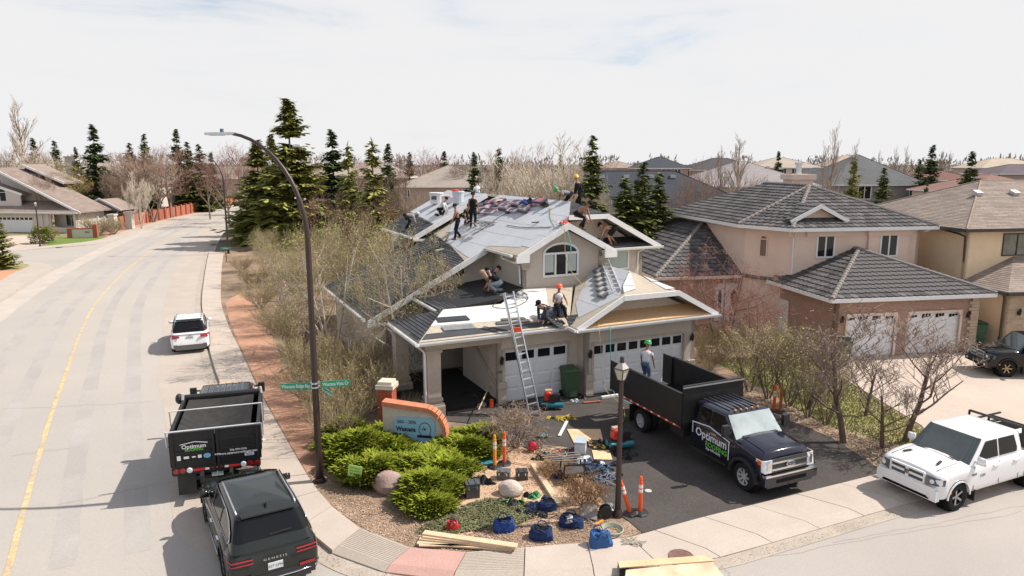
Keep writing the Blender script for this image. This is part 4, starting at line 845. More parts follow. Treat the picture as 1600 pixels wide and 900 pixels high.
# ================= vegetation
M_bark = mat('grey_bark', (.20, .165, .14), .9, noise=(6, .25), fine=(30, .3)); M_pale = mat('pale_bark', (.50, .44, .37), .9, noise=(5, .2)); M_red = mat('red_twig', (.27, .155, .13), .9, noise=(5, .2), island=.2); M_taupe = mat('taupe_twig', (.32, .245, .185), .9, noise=(5, .2), island=.2); M_ptwig = mat('pale_twig', (.54, .47, .38), .9, noise=(5, .2), island=.2)
M_otwig = mat('olive_twig', (.31, .255, .155), .9, noise=(5, .2), island=.2); M_bud = mat('spring_bud', (.36, .33, .11), .8, noise=(3, .2), island=.35); M_budg = mat('golden_bud', (.36, .28, .09), .8, noise=(3, .2), island=.3); M_dtwig = mat('dark_twig', (.12, .085, .07), .9, noise=(5, .2), island=.2)
M_spruce = mat('spruce_needle', (.17, .195, .055), .85, noise=(1.5, .25), island=.42, hue=.012); M_spruceo = mat('olive_spruce_needle', (.27, .27, .075), .85, noise=(1.2, .25), island=.4, hue=.014); M_spruced = mat('dark_spruce_needle', (.105, .14, .055), .85, noise=(1.5, .25), island=.4)
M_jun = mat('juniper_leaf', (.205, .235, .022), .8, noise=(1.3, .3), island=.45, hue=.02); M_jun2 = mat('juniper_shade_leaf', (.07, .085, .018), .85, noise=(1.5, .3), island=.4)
def perp(d, rg):
    v = Vector((rg.uniform(-1, 1), rg.uniform(-1, 1), rg.uniform(-1, 1))); v -= d*v.dot(d); return v.normalized()
def woody(seed, h, rad, trunk_h=.2, levels=4, nch=(5, 5, 5, 4), spread=.7, up=.35, r0=None, stems=1, twig_r=.006, budm=None, buds=0, bud_s=.05, lean=0, len0=.6, sides=(6, 4, 3, 3, 3), lr=.62):
    "skeleton of a leafless tree: returns (limbs, twigs, buds) mesh builders; h height"
    rg = random.Random(seed); A, B, C_ = MB(), MB(), MB(); r0 = r0 or h*.018
    tips = []
    def grow(p, d, L, r, lev):
        k = 4 if lev == 0 else 3; pts = [p]; dd = d.copy(); rr = [r]
        for i in range(k):
            dd = (dd+perp(dd, rg)*rg.uniform(.05, .22 if lev else .1)+Vector((0, 0, up*.22))).normalized(); pts.append(pts[-1]+dd*L/k); rr.append(r*(1-(i+1)/k*.62))
        (A if lev < 2 else B).tube(pts, rr, sides[min(lev, 4)], caps=False)
        if lev >= levels: tips.append(pts[-1]); tips.append(pts[-2]); return
        n = nch[min(lev, len(nch)-1)]
        for j in range(n):
            t = .3+.7*(j+rg.random())/n if lev else trunk_h+(1-trunk_h)*(j+rg.random()*.8)/n
            t = min(t, .98); s = t*k; i = min(int(s), k-1); q = pts[i].lerp(pts[i+1], s-i); rd = lerp(rr[i], rr[i+1], s-i)
            dn = (pts[i+1]-pts[i]).normalized(); nd = (dn*(1-spread)+perp(dn, rg)*spread+Vector((0, 0, up*.35))).normalized()
            grow(q, nd, L*lr*rg.uniform(.7, 1.15)*(1.15-.35*t), max(rd*.62, twig_r), lev+1)
    for s in range(stems):
        a = 2*math.pi*s/stems+rg.random(); d = Vector((math.cos(a)*lean, math.sin(a)*lean, 1)).normalized() if stems > 1 or lean else Vector((0, 0, 1))
        grow(Vector((math.cos(a)*.05*(stems > 1), math.sin(a)*.05*(stems > 1), -.05)), d, h*len0*rg.uniform(.85, 1.1), r0*(1 if stems == 1 else .6), 0)
    if buds:
        for _ in range(buds):
            p = rg.choice(tips)+Vector((rg.gauss(0, .12), rg.gauss(0, .12), rg.gauss(0, .12)))*max(.4, h/6); a = perp(Vector((0, 0, 1)), rg)*bud_s*rg.uniform(.5, 1.2); b = Vector((rg.uniform(-1, 1), rg.uniform(-1, 1), rg.uniform(.2, 1))).normalized()*bud_s*rg.uniform(.6, 1.4)
            C_.add([p-a*.5, p+b*.5+a*.3, p+b, p-a*.3+b*.6], [(0, 1, 2, 3)])
    # normalise to height and radius
    zs = max(v[2] for v in A.v+B.v); rs = sorted(math.hypot(v[0], v[1]) for v in A.v+B.v)[int(.97*len(A.v+B.v))]
    sz, sr = h/zs, rad/rs
    for m in (A, B, C_): m.v = [(v[0]*sr, v[1]*sr, v[2]*sz if v[2] > 0 else v[2]) for v in m.v]
    return A, B, C_
def woody_thing(name, label, cat, args, barkm, twigm, budm=None, group=None):
    t = thing(name, label, cat, (0, 0, 0), 0, group); A, B, C_ = woody(**args)
    A.build('trunk' if cat == 'tree' else 'stems', barkm, t, fix=False)
    if C_.v:
        B.mt(twigm); B.m = [0]*len(B.f); B.mt(budm); B.add(C_.v, C_.f)
    B.build('crown' if cat == 'tree' else 'twigs', None if B.ml else twigm, t, fix=False); return t
def spruce(name, label, h, r, m, seed=1, layers=26, nb=10, droop=.28, bare=.04, dens=11, fat=1.0):
    r *= 1.3; layers = int(layers*1.3); nb = int(nb*1.25)
    rg = random.Random(seed); t = thing(name, label, 'tree'); T = MB(); T.tube([(0, 0, -.1), (0, 0, h*.5), (0, 0, h*.99)], [h*.014+.03, h*.009, .01], 7, caps=False); T.build('trunk', M_bark, t, fix=False)
    C_ = MB()
    for l in range(layers):
        f = (l+rg.random()*.5)/layers; z = h*(bare+(1-bare)*f); R = r*(1-f)**.82*rg.uniform(.78, 1.12)+.10*(1-f)
        n = max(5, int(nb*(1-f*.5)))
        for b in range(n):
            a = 2*math.pi*(b+rg.random()*.7)/n+l*1.7; L = R*rg.uniform(.55, 1.18); dv = Vector((math.cos(a), math.sin(a), 0)); sdv = Vector((-math.sin(a), math.cos(a), 0))
            z1 = z; z = z1+rg.uniform(-1.1, 1.1)*h/layers; k = max(3, int(dens*L/r)+2); dr = droop*(1-f*.9)
            for i in range(k):
                s = (i+.6)/k; p = dv*(L*s)+Vector((0, 0, z-dr*L*s+.22*L*s*s+rg.uniform(-.04, .04)*r))
                ln = (.30*r*(1-s*.55)+.10)*(.5+.5*(1-f))*rg.uniform(.8, 1.2)+.05
                for sg in (-1, 1):
                    d2 = (dv*rg.uniform(.45, .9)+sdv*sg*rg.uniform(.5, 1)+Vector((0, 0, rg.uniform(-.55, .1)))).normalized(); w = d2.cross(Vector((0, 0, 1))).normalized()*ln*.27*fat
                    dn = Vector((0, 0, -ln*.22)); C_.add([p-w, p+d2*ln*.55-w*1.0+dn*.5, p+d2*ln+dn*.3, p+d2*ln*.55+w*1.1, p+w], [(0, 1, 2, 3, 4)])
                if i == k-1 or i % 2 == 0:
                    d2 = (dv+Vector((0, 0, rg.uniform(-.2, .25)))).normalized(); w = sdv*ln*.26; C_.add([p-w, p+d2*ln*.6-w, p+d2*ln*1.1, p+d2*ln*.6+w, p+w], [(0, 1, 2, 3, 4)])
    for i in range(10):
        a = i*2.4; p = Vector((0, 0, h*(.93+.007*i))); d2 = Vector((math.cos(a), math.sin(a), .9)).normalized(); w = Vector((-math.sin(a), math.cos(a), 0))*.04*h/8; C_.add([p-w, p+d2*.3*h/10, p+w], [(0, 1, 2)])
    C_.build('crown', m, t, fix=False); return t
def place(t, loc, rz=0, s=1):
    t.location = loc; t.rotation_euler = (0, 0, rz); t.scale = (s,)*3 if isinstance(s, (int, float)) else s; return t
# -- spruces (masters are the first placed)
rgv = random.Random(11)
def zh(D, ytop): return CAMH-(ytop-255)*D*math.cos(PITCH)/F_*1.0 if True else 0
def sp_at(px, D, ytop, master, mh, label, wid=1.0, base=0.0):
    h = zh(D, ytop)-base; s = h/mh
    return dup(master, label, GD(px, D, base), rgv.uniform(0, 6.28), (s*wid, s*wid, s), 'spruce trees')
SPB = spruce('spruce_tree', 'tallest olive green spruce behind the curved street lamp', 14.0, 3.1, M_spruceo, 1, 30, 12, .25, .02, 12); SPB['group'] = 'spruce trees'
s_ = zh(80, 160)/14.0; place(SPB, GD(454, 80), .5, (s_*1.2, s_*1.2, s_))
SPD = spruce('spruce_tree', 'dark green spruce standing between the bare trees across the road on the left', 12.0, 2.7, M_spruced, 2, 26, 10, .3, .03, 11); SPD['group'] = 'spruce trees'
place(SPD, GD(150, 112), 0, zh(112, 198)/12.0)
SPM = spruce('spruce_tree', 'slim mid green spruce in front of the slate roof right of the crew', 11.0, 1.9, M_spruce, 3, 26, 9, .3, .03, 10); SPM['group'] = 'spruce trees'
place(SPM, GD(925, 50), 0, zh(50, 217)/11.0)
SPO = spruce('spruce_tree', 'olive spruce with open whorled branches left of the beige hip roofed house', 11.0, 2.3, M_spruceo, 4, 17, 8, .12, .02, 9); SPO['group'] = 'spruce trees'
place(SPO, GD(582, 57), 0, zh(57, 215)/11.0)
for px, D, yt, M_, mh, wid, lb in (
    (402, 84, 222, SPB, 14, 1.35, 'broad dense olive spruce on the left side of the tallest one'), (425, 92, 212, SPB, 14, .9, 'olive spruce half hidden behind the tallest one by the street lamp'),
    (520, 90, 206, SPD, 12, 1.1, 'dark spruce standing alone above the long tan roof'), (544, 60, 222, SPO, 11, .9, 'thin bright green spruce right of the bent lamp pole'), (606, 74, 228, SPD, 12, .8, 'narrow dark spruce right beside the open whorled one'),
    (278, 142, 205, SPD, 12, .85, 'tall dark spruce leading the row on the far left side of the road'), (294, 136, 224, SPM, 11, 1.3, 'second spruce of the row along the red fence'), (312, 138, 228, SPM, 11, 1.4, 'third and broadest spruce of the row along the red fence'), (330, 146, 240, SPD, 12, .9, 'last spruce of the row nearest the end of the road'),
    (228, 125, 212, SPM, 11, 1.0, 'mid green spruce top rising behind the reddish bare trees'), (204, 125, 226, SPM, 11, 1.2, 'lower spruce top left of the mid green one behind bare trees'), (88, 135, 222, SPM, 11, 1.1, 'dark round topped spruce behind the yellowish tree on the left'), (55, 140, 218, SPD, 12, .9, 'brownish spruce top right of the tall pale poplar'), (120, 130, 232, SPD, 12, .7, 'small spruce tip next to the pale chimney'),
    (1005, 47, 257, SPM, 11, 1.25, 'tallest of the three dense spruces before the slate roof'), (977, 46, 283, SPM, 11, 1.6, 'left one of the three dense spruces before the slate roof'), (1031, 48, 274, SPM, 11, 1.3, 'right one of the three dense spruces before the slate roof'),
    (741, 92, 240, SPD, 12, .8, 'small dark spruce above the right slope of the beige hip roof'), (779, 88, 235, SPM, 11, 1.2, 'round mid green spruce behind the pale bare tree at centre'), (694, 150, 238, SPD, 12, 1.0, 'tiny spruce tip over the peak of the beige hip roof'), (876, 85, 244, SPM, 11, .8, 'spruce half lost in the pale bare branches behind the ridge'),
    (1216, 150, 238, SPD, 12, .8, 'little dark spruce before the cream house on the skyline'), (1335, 75, 240, SPO, 11, .7, 'golden green narrow spruce beside the metal flue'), (1383, 78, 264, SPM, 11, 1.2, 'short spruce in front of the grey shingled house'),
    (1455, 118, 229, SPD, 12, 1.0, 'dark spruce left of the rust brown roof'), (1437, 125, 250, SPM, 11, 1.3, 'small rounded spruce at the foot of the dark one by the grey roof'), (1518, 88, 239, SPD, 12, .95, 'blue black spruce between the rust roof and the salmon roof'), (1572, 82, 287, SPD, 12, .8, 'tiny spruce below the round window at the right'), (1452, 90, 276, SPD, 12, .5, 'very small spruce tip before the rust brown house'),
    (-14, 62, 338, SPO, 11, 1.3, 'light green spruce cut by the left edge of the picture'), (640, 130, 240, SPM, 11, 1, 'faint spruce behind bare trees right of centre left'), (1300, 150, 262, SPD, 12, .6, 'tiny spruce by the small dark slate roof'), (985, 49, 300, SPM, 11, 1.5, 'low spruce filling the foot of the three dense ones')):
    sp_at(px, D, yt, M_, mh, lb, wid)
# -- bare broadleaf trees, several habits
W1 = woody_thing('bare_tree', 'reddish bare tree', 'tree', dict(seed=3, h=10, rad=4.2, levels=4, nch=(8, 6, 5, 4), spread=.62, up=.5, twig_r=.012, len0=.62), M_bark, M_red)
W2 = woody_thing('bare_tree', 'taupe bare tree', 'tree', dict(seed=5, h=10, rad=4.0, levels=4, nch=(7, 6, 5, 4), spread=.55, up=.6, twig_r=.012, stems=3, lean=.3, len0=.6), M_bark, M_taupe)
W3 = woody_thing('bare_tree', 'pale bare tree', 'tree', dict(seed=8, h=10, rad=3.9, levels=4, nch=(7, 6, 5, 4), spread=.5, up=.7, twig_r=.019, stems=4, lean=.35, len0=.62), M_pale, M_ptwig)
W4 = woody_thing('poplar_tree', 'narrow pale poplar', 'tree', dict(seed=9, h=12, rad=1.3, levels=3, nch=(28, 9, 8), spread=.30, up=1.3, twig_r=.008, r0=.08, len0=.95, trunk_h=.12, lr=.33), M_taupe, mat('grey_twig', (.40, .35, .30), .9, noise=(5, .2), island=.2))
W5 = woody_thing('budding_tree', 'budding golden green tree', 'tree', dict(seed=12, h=8, rad=3.4, levels=4, nch=(7, 6, 5, 3), spread=.6, up=.5, twig_r=.01, stems=2, lean=.3, buds=5200, bud_s=.13), M_bark, M_otwig, M_budg)
first = {id(W1): 1, id(W2): 1, id(W3): 1, id(W4): 1, id(W5): 1}
def bt(px, D, yt, M_, mh, wid, lb, base=0.0):
    h = zh(D, yt); s = h/mh; sc = (s*wid, s*wid, s); loc = GD(px, D, base); rz = rgv.uniform(0, 6.28)
    if first.pop(id(M_), None):
        bpy.context.view_layer.update(); freeze(M_); place(M_, loc, rz, sc); M_['label'] = lb; M_['group'] = 'bare trees'; return M_
    return dup(M_, lb, loc, rz, sc, 'bare trees')
for a in (
    (30, 118, 148, W4, 12, 1.6, 'very tall pale poplar at the upper left corner'), (10, 105, 225, W1, 10, .9, 'bare tree behind the left house roof at the picture edge'), (42, 112, 212, W3, 10, .8, 'pale bare tree to the right of the tall poplar'), (72, 118, 225, W1, 10, .8, 'brownish bare tree between the poplar and the budding tree'),
    (97, 104, 250, W5, 8, .9, 'golden budding tree behind the left house'), (172, 108, 258, W2, 10, .75, 'bare tree leaning over the right side of the dark spruce'), (205, 112, 240, W1, 10, 1.3, 'reddish bare tree behind the brick gate pillar'), (232, 112, 228, W2, 10, 1.4, 'widest reddish bare tree over the red fence'), (262, 122, 226, W1, 10, 1.4, 'reddish bare tree left of the spruce row'), (212, 100, 262, W3, 10, .6, 'low pale trunked tree forking beside the pavement'), (130, 110, 262, W1, 10, .8, 'brown bare tree before the tan house with the tall chimney'), (188, 112, 238, W1, 10, .9, 'bare tree behind the dark spruce on its right'), (245, 120, 222, W1, 10, .9, 'faint reddish crown at the back of the left grove'), (58, 98, 262, W2, 10, .6, 'short bare tree over the back roof of the left house'),
    (352, 105, 224, W1, 10, .8, 'reddish crown behind the second street lamp'), (372, 112, 220, W1, 10, .9, 'reddish crown left of the broad olive spruce'), (390, 130, 232, W2, 10, .8, 'bare crown just left of the tall spruce'), (322, 118, 236, W1, 10, .7, 'bare crown above the last spruces of the row'), (490, 110, 236, W1, 10, .8, 'bare crown between the tallest spruce and the dark one'), (560, 115, 238, W1, 10, .8, 'bare crown behind the thin green spruce'),
    (632, 98, 236, W1, 10, .8, 'brown crown left of the beige hip roof'), (670, 130, 228, W1, 10, .9, 'brown crown over the peak of the beige hip roof'), (620, 70, 262, W2, 10, .7, 'bare tree brushing the left end of the beige hip roofed house'), (595, 52, 300, W1, 10, .7, 'low reddish bare tree behind the left slope of the stripped roof'), (648, 62, 290, W2, 10, .6, 'bare shrubby tree against the beige wall behind the crew'),
    (540, 47, 315, W1, 10, .7, 'brownish thicket tree behind the lamp pole'), (512, 56, 290, W1, 10, .8, 'reddish tree below the long tan roof'), (568, 60, 290, W2, 10, .7, 'bare tree before the open whorled spruce'),
    (800, 60, 225, W3, 10, .8, 'pale bare tree left of centre behind the ridge'), (846, 54, 204, W3, 10, .95, 'tallest pale bare tree behind the stripped ridge'), (885, 60, 222, W3, 10, .8, 'pale bare tree behind the worker in the yellow helmet'), (770, 85, 248, W2, 10, .7, 'bare tree behind the right slope of the beige hip roof'), (828, 90, 218, W1, 10, .8, 'faint brown crown behind the tallest pale tree'), (915, 52, 260, W3, 10, .6, 'pale bare tree between ridge and slim spruce'), (716, 120, 242, W2, 10, .6, 'small bare crown right of the beige roof peak'),
    (1082, 58, 262, W2, 10, .55, 'bare shrubby tree behind the left end of the pink house roof'), (1108, 62, 232, W1, 10, .55, 'reddish bare tree rising over the pink house ridge'), (1150, 70, 206, W4, 12, 1.7, 'tall reddish fastigiate tree behind the pink house'), (1122, 68, 225, W4, 12, 1.2, 'thin upright tree left of the tall reddish one'), (1060, 56, 285, W1, 10, .5, 'low bare tree right of the three spruces'), (1180, 75, 268, W2, 10, .5, 'low bare crown before the lilac roof'),
    (1302, 72, 188, W4, 12, .9, 'tallest thin poplar left of the metal flue'), (1288, 74, 218, W4, 12, .8, 'shorter thin poplar left of the flue'), (1336, 76, 215, W4, 12, .8, 'thin poplar right of the flue'), (1372, 190, 232, W4, 12, .8, 'faint poplar on the skyline above the grey roof'), (1398, 190, 226, W4, 12, .8, 'second faint poplar on the skyline above the grey roof'), (1414, 192, 224, W4, 12, .8, 'third faint poplar on the skyline above the grey roof'), (1472, 195, 232, W4, 12, 1.0, 'faint poplar above the rust brown roof'), (1486, 195, 234, W4, 12, 1.0, 'second faint poplar above the rust brown roof'),
    (690, 180, 240, W1, 10, 1.4, 'hazy bare crown on the skyline left of centre'), (590, 180, 242, W1, 10, 1.4, 'hazy bare crown on the skyline over the whorled spruce'), (940, 150, 246, W2, 10, 1.2, 'hazy bare crown right of the slim spruce')): bt(*a)
# neighbour front shrubs and small trees at the drive
W6 = woody_thing('young_bare_tree', 'small', 'tree', dict(seed=21, h=4.2, rad=1.9, levels=4, nch=(7, 5, 4, 4), spread=.5, up=.8, twig_r=.006, r0=.05, trunk_h=.25, len0=.7, buds=500, bud_s=.04), mat('plum_bark', (.15, .105, .09), .9, noise=(6, .2)), mat('plum_twig', (.25, .19, .16), .9, island=.2), M_taupe)
W7 = woody_thing('lilac_bush', 'bush', 'shrub', dict(seed=22, h=3.0, rad=1.3, levels=3, nch=(6, 5, 4), spread=.45, up=.7, twig_r=.006, r0=.04, stems=5, lean=.34, len0=.75, buds=1300, bud_s=.055), mat('lilac_bark', (.17, .135, .11), .9, noise=(6, .2)), M_taupe, M_bud)
first[id(W6)] = 1; first[id(W7)] = 1
def at(M_, px, py, h, mh, lb, wid=1.0, grp=None, z=-.03):
    s = h/mh; loc = G(px, py, z); rz = rgv.uniform(0, 6.28)
    if first.pop(id(M_), None): bpy.context.view_layer.update(); freeze(M_); place(M_, loc, rz, (s*wid, s*wid, s)); M_['label'] = lb; M_['group'] = grp; return M_
    return dup(M_, lb, loc, rz, (s*wid, s*wid, s), grp)
g1 = 'young trees beside the neighbour driveway'
for a in ((W6, 1318, 692, 4.9, 4.2, 'largest bare young tree between the two driveways'), (W6, 1414, 690, 4.7, 4.2, 'bare young tree nearest the white pickup'), (W6, 1378, 700, 3.0, 4.2, 'smallest bare young tree between two larger ones'), (W6, 1352, 650, 2.8, 4.2, 'slender bare young tree behind the largest one'), (W6, 1262, 640, 3.0, 4.2, 'bare young tree growing at the right of the budding hedge')): at(*a, grp=g1)
g2 = 'budding bushes right of the dump truck'
for a in ((W7, 1170, 612, 3.1, 3.0, 'leftmost budding bush behind the dump box'), (W7, 1200, 622, 3.4, 3.0, 'second budding bush from the dump box'), (W7, 1232, 634, 3.4, 3.0, 'budding bush behind the two orange delineators'), (W7, 1262, 652, 2.9, 3.0, 'budding bush right of the delineators'), (W7, 1290, 664, 2.6, 3.0, 'rightmost budding bush at the drive edge'), (W7, 1215, 590, 2.6, 3.0, 'back budding bush near the brick wall'), (W7, 1250, 604, 2.8, 3.0, 'back budding bush below the white side door'), (W7, 1290, 618, 2.6, 3.0, 'back budding bush close to the neighbour garage')): at(*a, grp=g2)
# corner lot: big budding trees and dry shrubs along the pavement
W8 = woody_thing('budding_tree', 'Large half bare budding tree behind the lamp pole', 'tree', dict(seed=31, h=7.5, rad=3.3, levels=4, nch=(7, 6, 5, 4), spread=.68, up=.22, twig_r=.008, r0=.13, stems=3, lean=.45, len0=.62, buds=9500, bud_s=.06, trunk_h=.1), M_pale, M_taupe, mat('olive_gold_bud', (.38, .38, .11), .8, noise=(3, .2), island=.35))
first[id(W8)] = 1; g3 = 'half bare budding trees on the corner lot'
for a in ((W8, 632, 598, 7.2, 7.5, 'budding tree with pale forked trunk right behind the tall lamp pole', .8), (W8, 520, 560, 7.2, 7.5, 'budding tree left of the lamp pole with drooping grey limbs', .95), (W8, 455, 500, 5.0, 7.5, 'budding tree leaning over the pavement behind the white car', .9), (W8, 575, 520, 5.2, 7.5, 'budding tree brushing the left eave of the stuccoed house', .7), (W8, 430, 445, 4.6, 7.5, 'budding tree at the far end of the pavement hedge', .9), (W8, 500, 455, 5.0, 7.5, 'budding tree between the spruces and the house side', .9), (W8, 540, 470, 4.4, 7.5, 'low budding tree against the long shingle slope', .9), (W8, 412, 408, 3.2, 7.5, 'budding tree beside the distant second lamp', 1.0)): at(*a[:6], wid=a[6], grp=g3)
W9 = woody_thing('dry_shrub', 's', 'shrub', dict(seed=41, h=2.0, rad=1.3, levels=2, nch=(7, 6), spread=.42, up=.55, twig_r=.006, r0=.03, stems=22, lean=.75, len0=.85, buds=900, bud_s=.05), M_taupe, M_otwig, M_budg)
first[id(W9)] = 1; g4 = 'dry shrubs on the corner lot'
for a in ((W9, 545, 662, 2.3, 2.0, 'straw coloured shrub right of the tall lamp pole', 1.15), (W9, 575, 640, 2.2, 2.0, 'straw coloured shrub touching the brick pillar', 1.0), (W9, 530, 690, 1.9, 2.0, 'brown shrub at the foot of the lamp pole', 1.0), (W9, 497, 640, 2.2, 2.0, 'greyish shrub left behind the lamp pole', 1.1), (W9, 480, 590, 2.2, 2.0, 'shrub with pale stems over the red chip strip', 1.1), (W9, 462, 548, 2.4, 2.0, 'olive shrub halfway along the red chip strip', 1.2), (W9, 432, 520, 1.8, 2.0, 'low olive shrub spilling to the pavement', 1.3), (W9, 408, 480, 1.9, 2.0, 'low olive shrub under the leaning tree', 1.3), (W9, 395, 450, 1.8, 2.0, 'far low shrub beside the parked white car', 1.2), (W9, 378, 425, 1.6, 2.0, 'farthest low shrub along the pavement', 1.2), (W9, 520, 610, 2.4, 2.0, 'dense grey shrub under the forked budding tree', 1.2), (W9, 560, 600, 2.2, 2.0, 'dark shrub beside the left column', 1.1),
    (W9, 640, 650, .95, 2.0, 'small straw tuft between pillar and porch column', .8), (W9, 1108, 578, 2.2, 2.0, 'rust brown bush at the right corner of the garage', .9), (W9, 1130, 560, 1.9, 2.0, 'brown bush behind the garage corner', .9), (W9, 1092, 600, 1.2, 2.0, 'low brown bush beside the right garage pier', .9), (W9, 152, 368, 2.9, 2.0, 'round grey shrub beside the low brick wall of the left house', 1.5), (W9, 178, 366, 2.2, 2.0, 'grey shrub nearest the brick gate pillar on the left', 1.4), (W9, 83, 372, 1.6, 2.0, 'small grey shrub under the porch window of the left house', .9)): at(*a[:6], wid=a[6], grp=g4)
RB = woody_thing('twiggy_bush', 'sprawling leafless bush in front of the ladder foot', 'shrub', dict(seed=45, h=1.75, rad=1.25, levels=3, nch=(7, 6, 4), spread=.6, up=-.12, twig_r=.006, r0=.05, stems=6, lean=.5, len0=.6), M_bark, mat('straw_twig', (.34, .25, .18), .9, island=.25)); place(RB, G(806, 698, -.03))
BB = woody_thing('twiggy_bush', 'round rusty brown bush by the lamp post base', 'shrub', dict(seed=46, h=1.0, rad=.72, levels=3, nch=(6, 5, 4), spread=.5, up=.3, twig_r=.005, r0=.02, stems=16, lean=.7, len0=.7, buds=1500, bud_s=.035), mat('rust_stem', (.2, .12, .08), .9), mat('rust_twig', (.25, .15, .09), .9, island=.25), mat('rust_bud', (.30, .18, .07), .9, island=.3)); place(BB, G(912, 790, -.03))
B3 = dup(BB, 'low rusty bush behind the broken bench frame', G(868, 745, -.03), 1, (.9, .9, .55)); B3['label'] = 'low rusty bush above the plank in the yard'
# vine-like reddish tree hanging over the entry of the pink house
W10 = woody_thing('weeping_tree', 'tangled reddish leafless tree over the pink house entry', 'tree', dict(seed=51, h=6.0, rad=2.7, levels=4, nch=(6, 5, 5, 3), spread=.72, up=-.02, twig_r=.011, r0=.13, stems=3, lean=.35, len0=.72, trunk_h=.3), mat('ruddy_bark', (.19, .12, .1), .9), mat('ruddy_twig', (.33, .18, .145), .9, island=.22)); g = G(1128, 560, 0)
place(W10, (g.x, g.y, -.03), .4, .97); dup(W10, 'reddish leafless tree left of the tangled one, near the garage roof corner', G(1075, 540, -.03), 2.1, (.62, .62, .88)); dup(W10, 'reddish leafless tree right of the tangled one, beside the brick wall', G(1180, 560, -.03), 4.0, (.6, .6, .72))
CRN = MB(); CRN = None
GB = MB(); rgx = random.Random(4)
def tuft_mass(name, label, m, pts_fn, n, ln, m2=None, cat='shrub', kind=None, z=0, sprays=3):
    pass
# junipers: mounds of pointed feathery sprays
def juniper(label, px, py, w, d, h, seed, n=1500, first_=None):
    rg = random.Random(seed); t = thing('juniper_bush', label, 'shrub', G(px, py, -.03), 0, 'juniper bushes around the name wall'); C_ = MB(); S_ = MB()
    ph = [rg.uniform(0, 6.3) for _ in range(4)]
    for i in range(n):
        a = rg.uniform(0, 2*math.pi); q = math.sqrt(rg.random()); lump = 1+.22*math.sin(3*a+ph[0])+.15*math.sin(5*a+ph[1])
        x, y = w*q*math.cos(a)*lump, d*q*math.sin(a)*lump; top = h*math.sqrt(max(0.0, 1-q*q*.92))*(1+.22*math.sin(4.2*x+ph[2])*math.cos(3.6*y+ph[3])); z = top*rg.uniform(.72, 1.02)
        b = a+rg.gauss(0, .7); el = rg.uniform(.05, .75)*(1.1-q*.5); dr = Vector((math.cos(b)*math.cos(el), math.sin(b)*math.cos(el), math.sin(el))); L = rg.uniform(.16, .36)
        p = Vector((x, y, z)); sd_ = dr.cross(Vector((0, 0, 1))).normalized()
        C_.cur = 0 if True else 1
        for k in range(3):
            s = (k-1)*.55; d2 = (dr+sd_*s+Vector((0, 0, .12*(1-abs(k-1))))).normalized(); w2 = sd_*L*.085; u2 = Vector((0, 0, 1))*L*.05
            C_.add([p-w2+dr*L*.1*k, p+d2*L*.55-w2*1.3+u2, p+d2*L*(1-.25*abs(k-1)), p+d2*L*.5+w2*1.3+u2], [(0, 1, 2, 3)])
            C_.add([p+d2*L*.3, p+d2*L*.62+sd_*L*.2, p+d2*L*.55], [(0, 1, 2)]); C_.add([p+d2*L*.4, p+d2*L*.72-sd_*L*.17, p+d2*L*.62], [(0, 1, 2)])
    C_.build('foliage', M_jun, t, fix=False)
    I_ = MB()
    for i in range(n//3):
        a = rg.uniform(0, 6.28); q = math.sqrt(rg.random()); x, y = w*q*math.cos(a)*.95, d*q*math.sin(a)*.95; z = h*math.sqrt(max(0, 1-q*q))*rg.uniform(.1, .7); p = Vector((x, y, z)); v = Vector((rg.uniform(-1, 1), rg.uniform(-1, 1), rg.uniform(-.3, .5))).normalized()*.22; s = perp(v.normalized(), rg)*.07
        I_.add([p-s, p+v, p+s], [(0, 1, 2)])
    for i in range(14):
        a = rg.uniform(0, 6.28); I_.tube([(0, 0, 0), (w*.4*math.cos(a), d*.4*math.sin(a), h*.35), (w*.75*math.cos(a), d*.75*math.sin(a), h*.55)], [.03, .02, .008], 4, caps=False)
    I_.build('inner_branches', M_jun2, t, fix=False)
    return t
for a in (('juniper mound behind the boulder under the name wall', 640, 740, 1.25, .7, .36, 1, 2000), ('left juniper mound beside the tall lamp pole', 556, 720, 1.05, .9, .85, 2, 1500), ('juniper mound right in front of the name wall', 716, 712, 1.05, .65, .5, 3, 1700), ('juniper mound in front and right of the boulder', 668, 775, .85, .8, .6, 4, 1400), ('juniper mound behind the green lawn sign', 578, 752, .75, .75, .75, 5, 1100), ('thin juniper mound left of the two delineator posts', 745, 695, .85, .55, .55, 6, 900), ('juniper mound between the boulder and the black toolboxes', 700, 748, .75, .8, .6, 7, 1000), ('low juniper tail reaching the bark edge', 668, 800, .55, .4, .4, 8, 600), ('wide flat juniper spread tying the whole planting together', 640, 728, 1.8, .85, .36, 14, 2300), ('flat juniper spread joining the mounds behind the lawn sign', 612, 715, 1.0, .7, .5, 11, 1500), ('flat juniper spread before the right half of the name wall', 672, 738, .9, .9, .5, 12, 1400), ('juniper spread left of the boulder', 566, 738, .55, .6, .6, 13, 900), ('juniper mound touching the brown shrub by the pole', 540, 690, .7, .7, .7, 9, 800), ('juniper mound at the left end of the name wall', 590, 700, .9, .7, .6, 10, 1000)): juniper(*a)
gb = juniper('round clipped green bush by the left house drive', 67, 380, 1.3, 1.3, 1.9, 20, 900)
gb['group'] = 'clipped bushes'
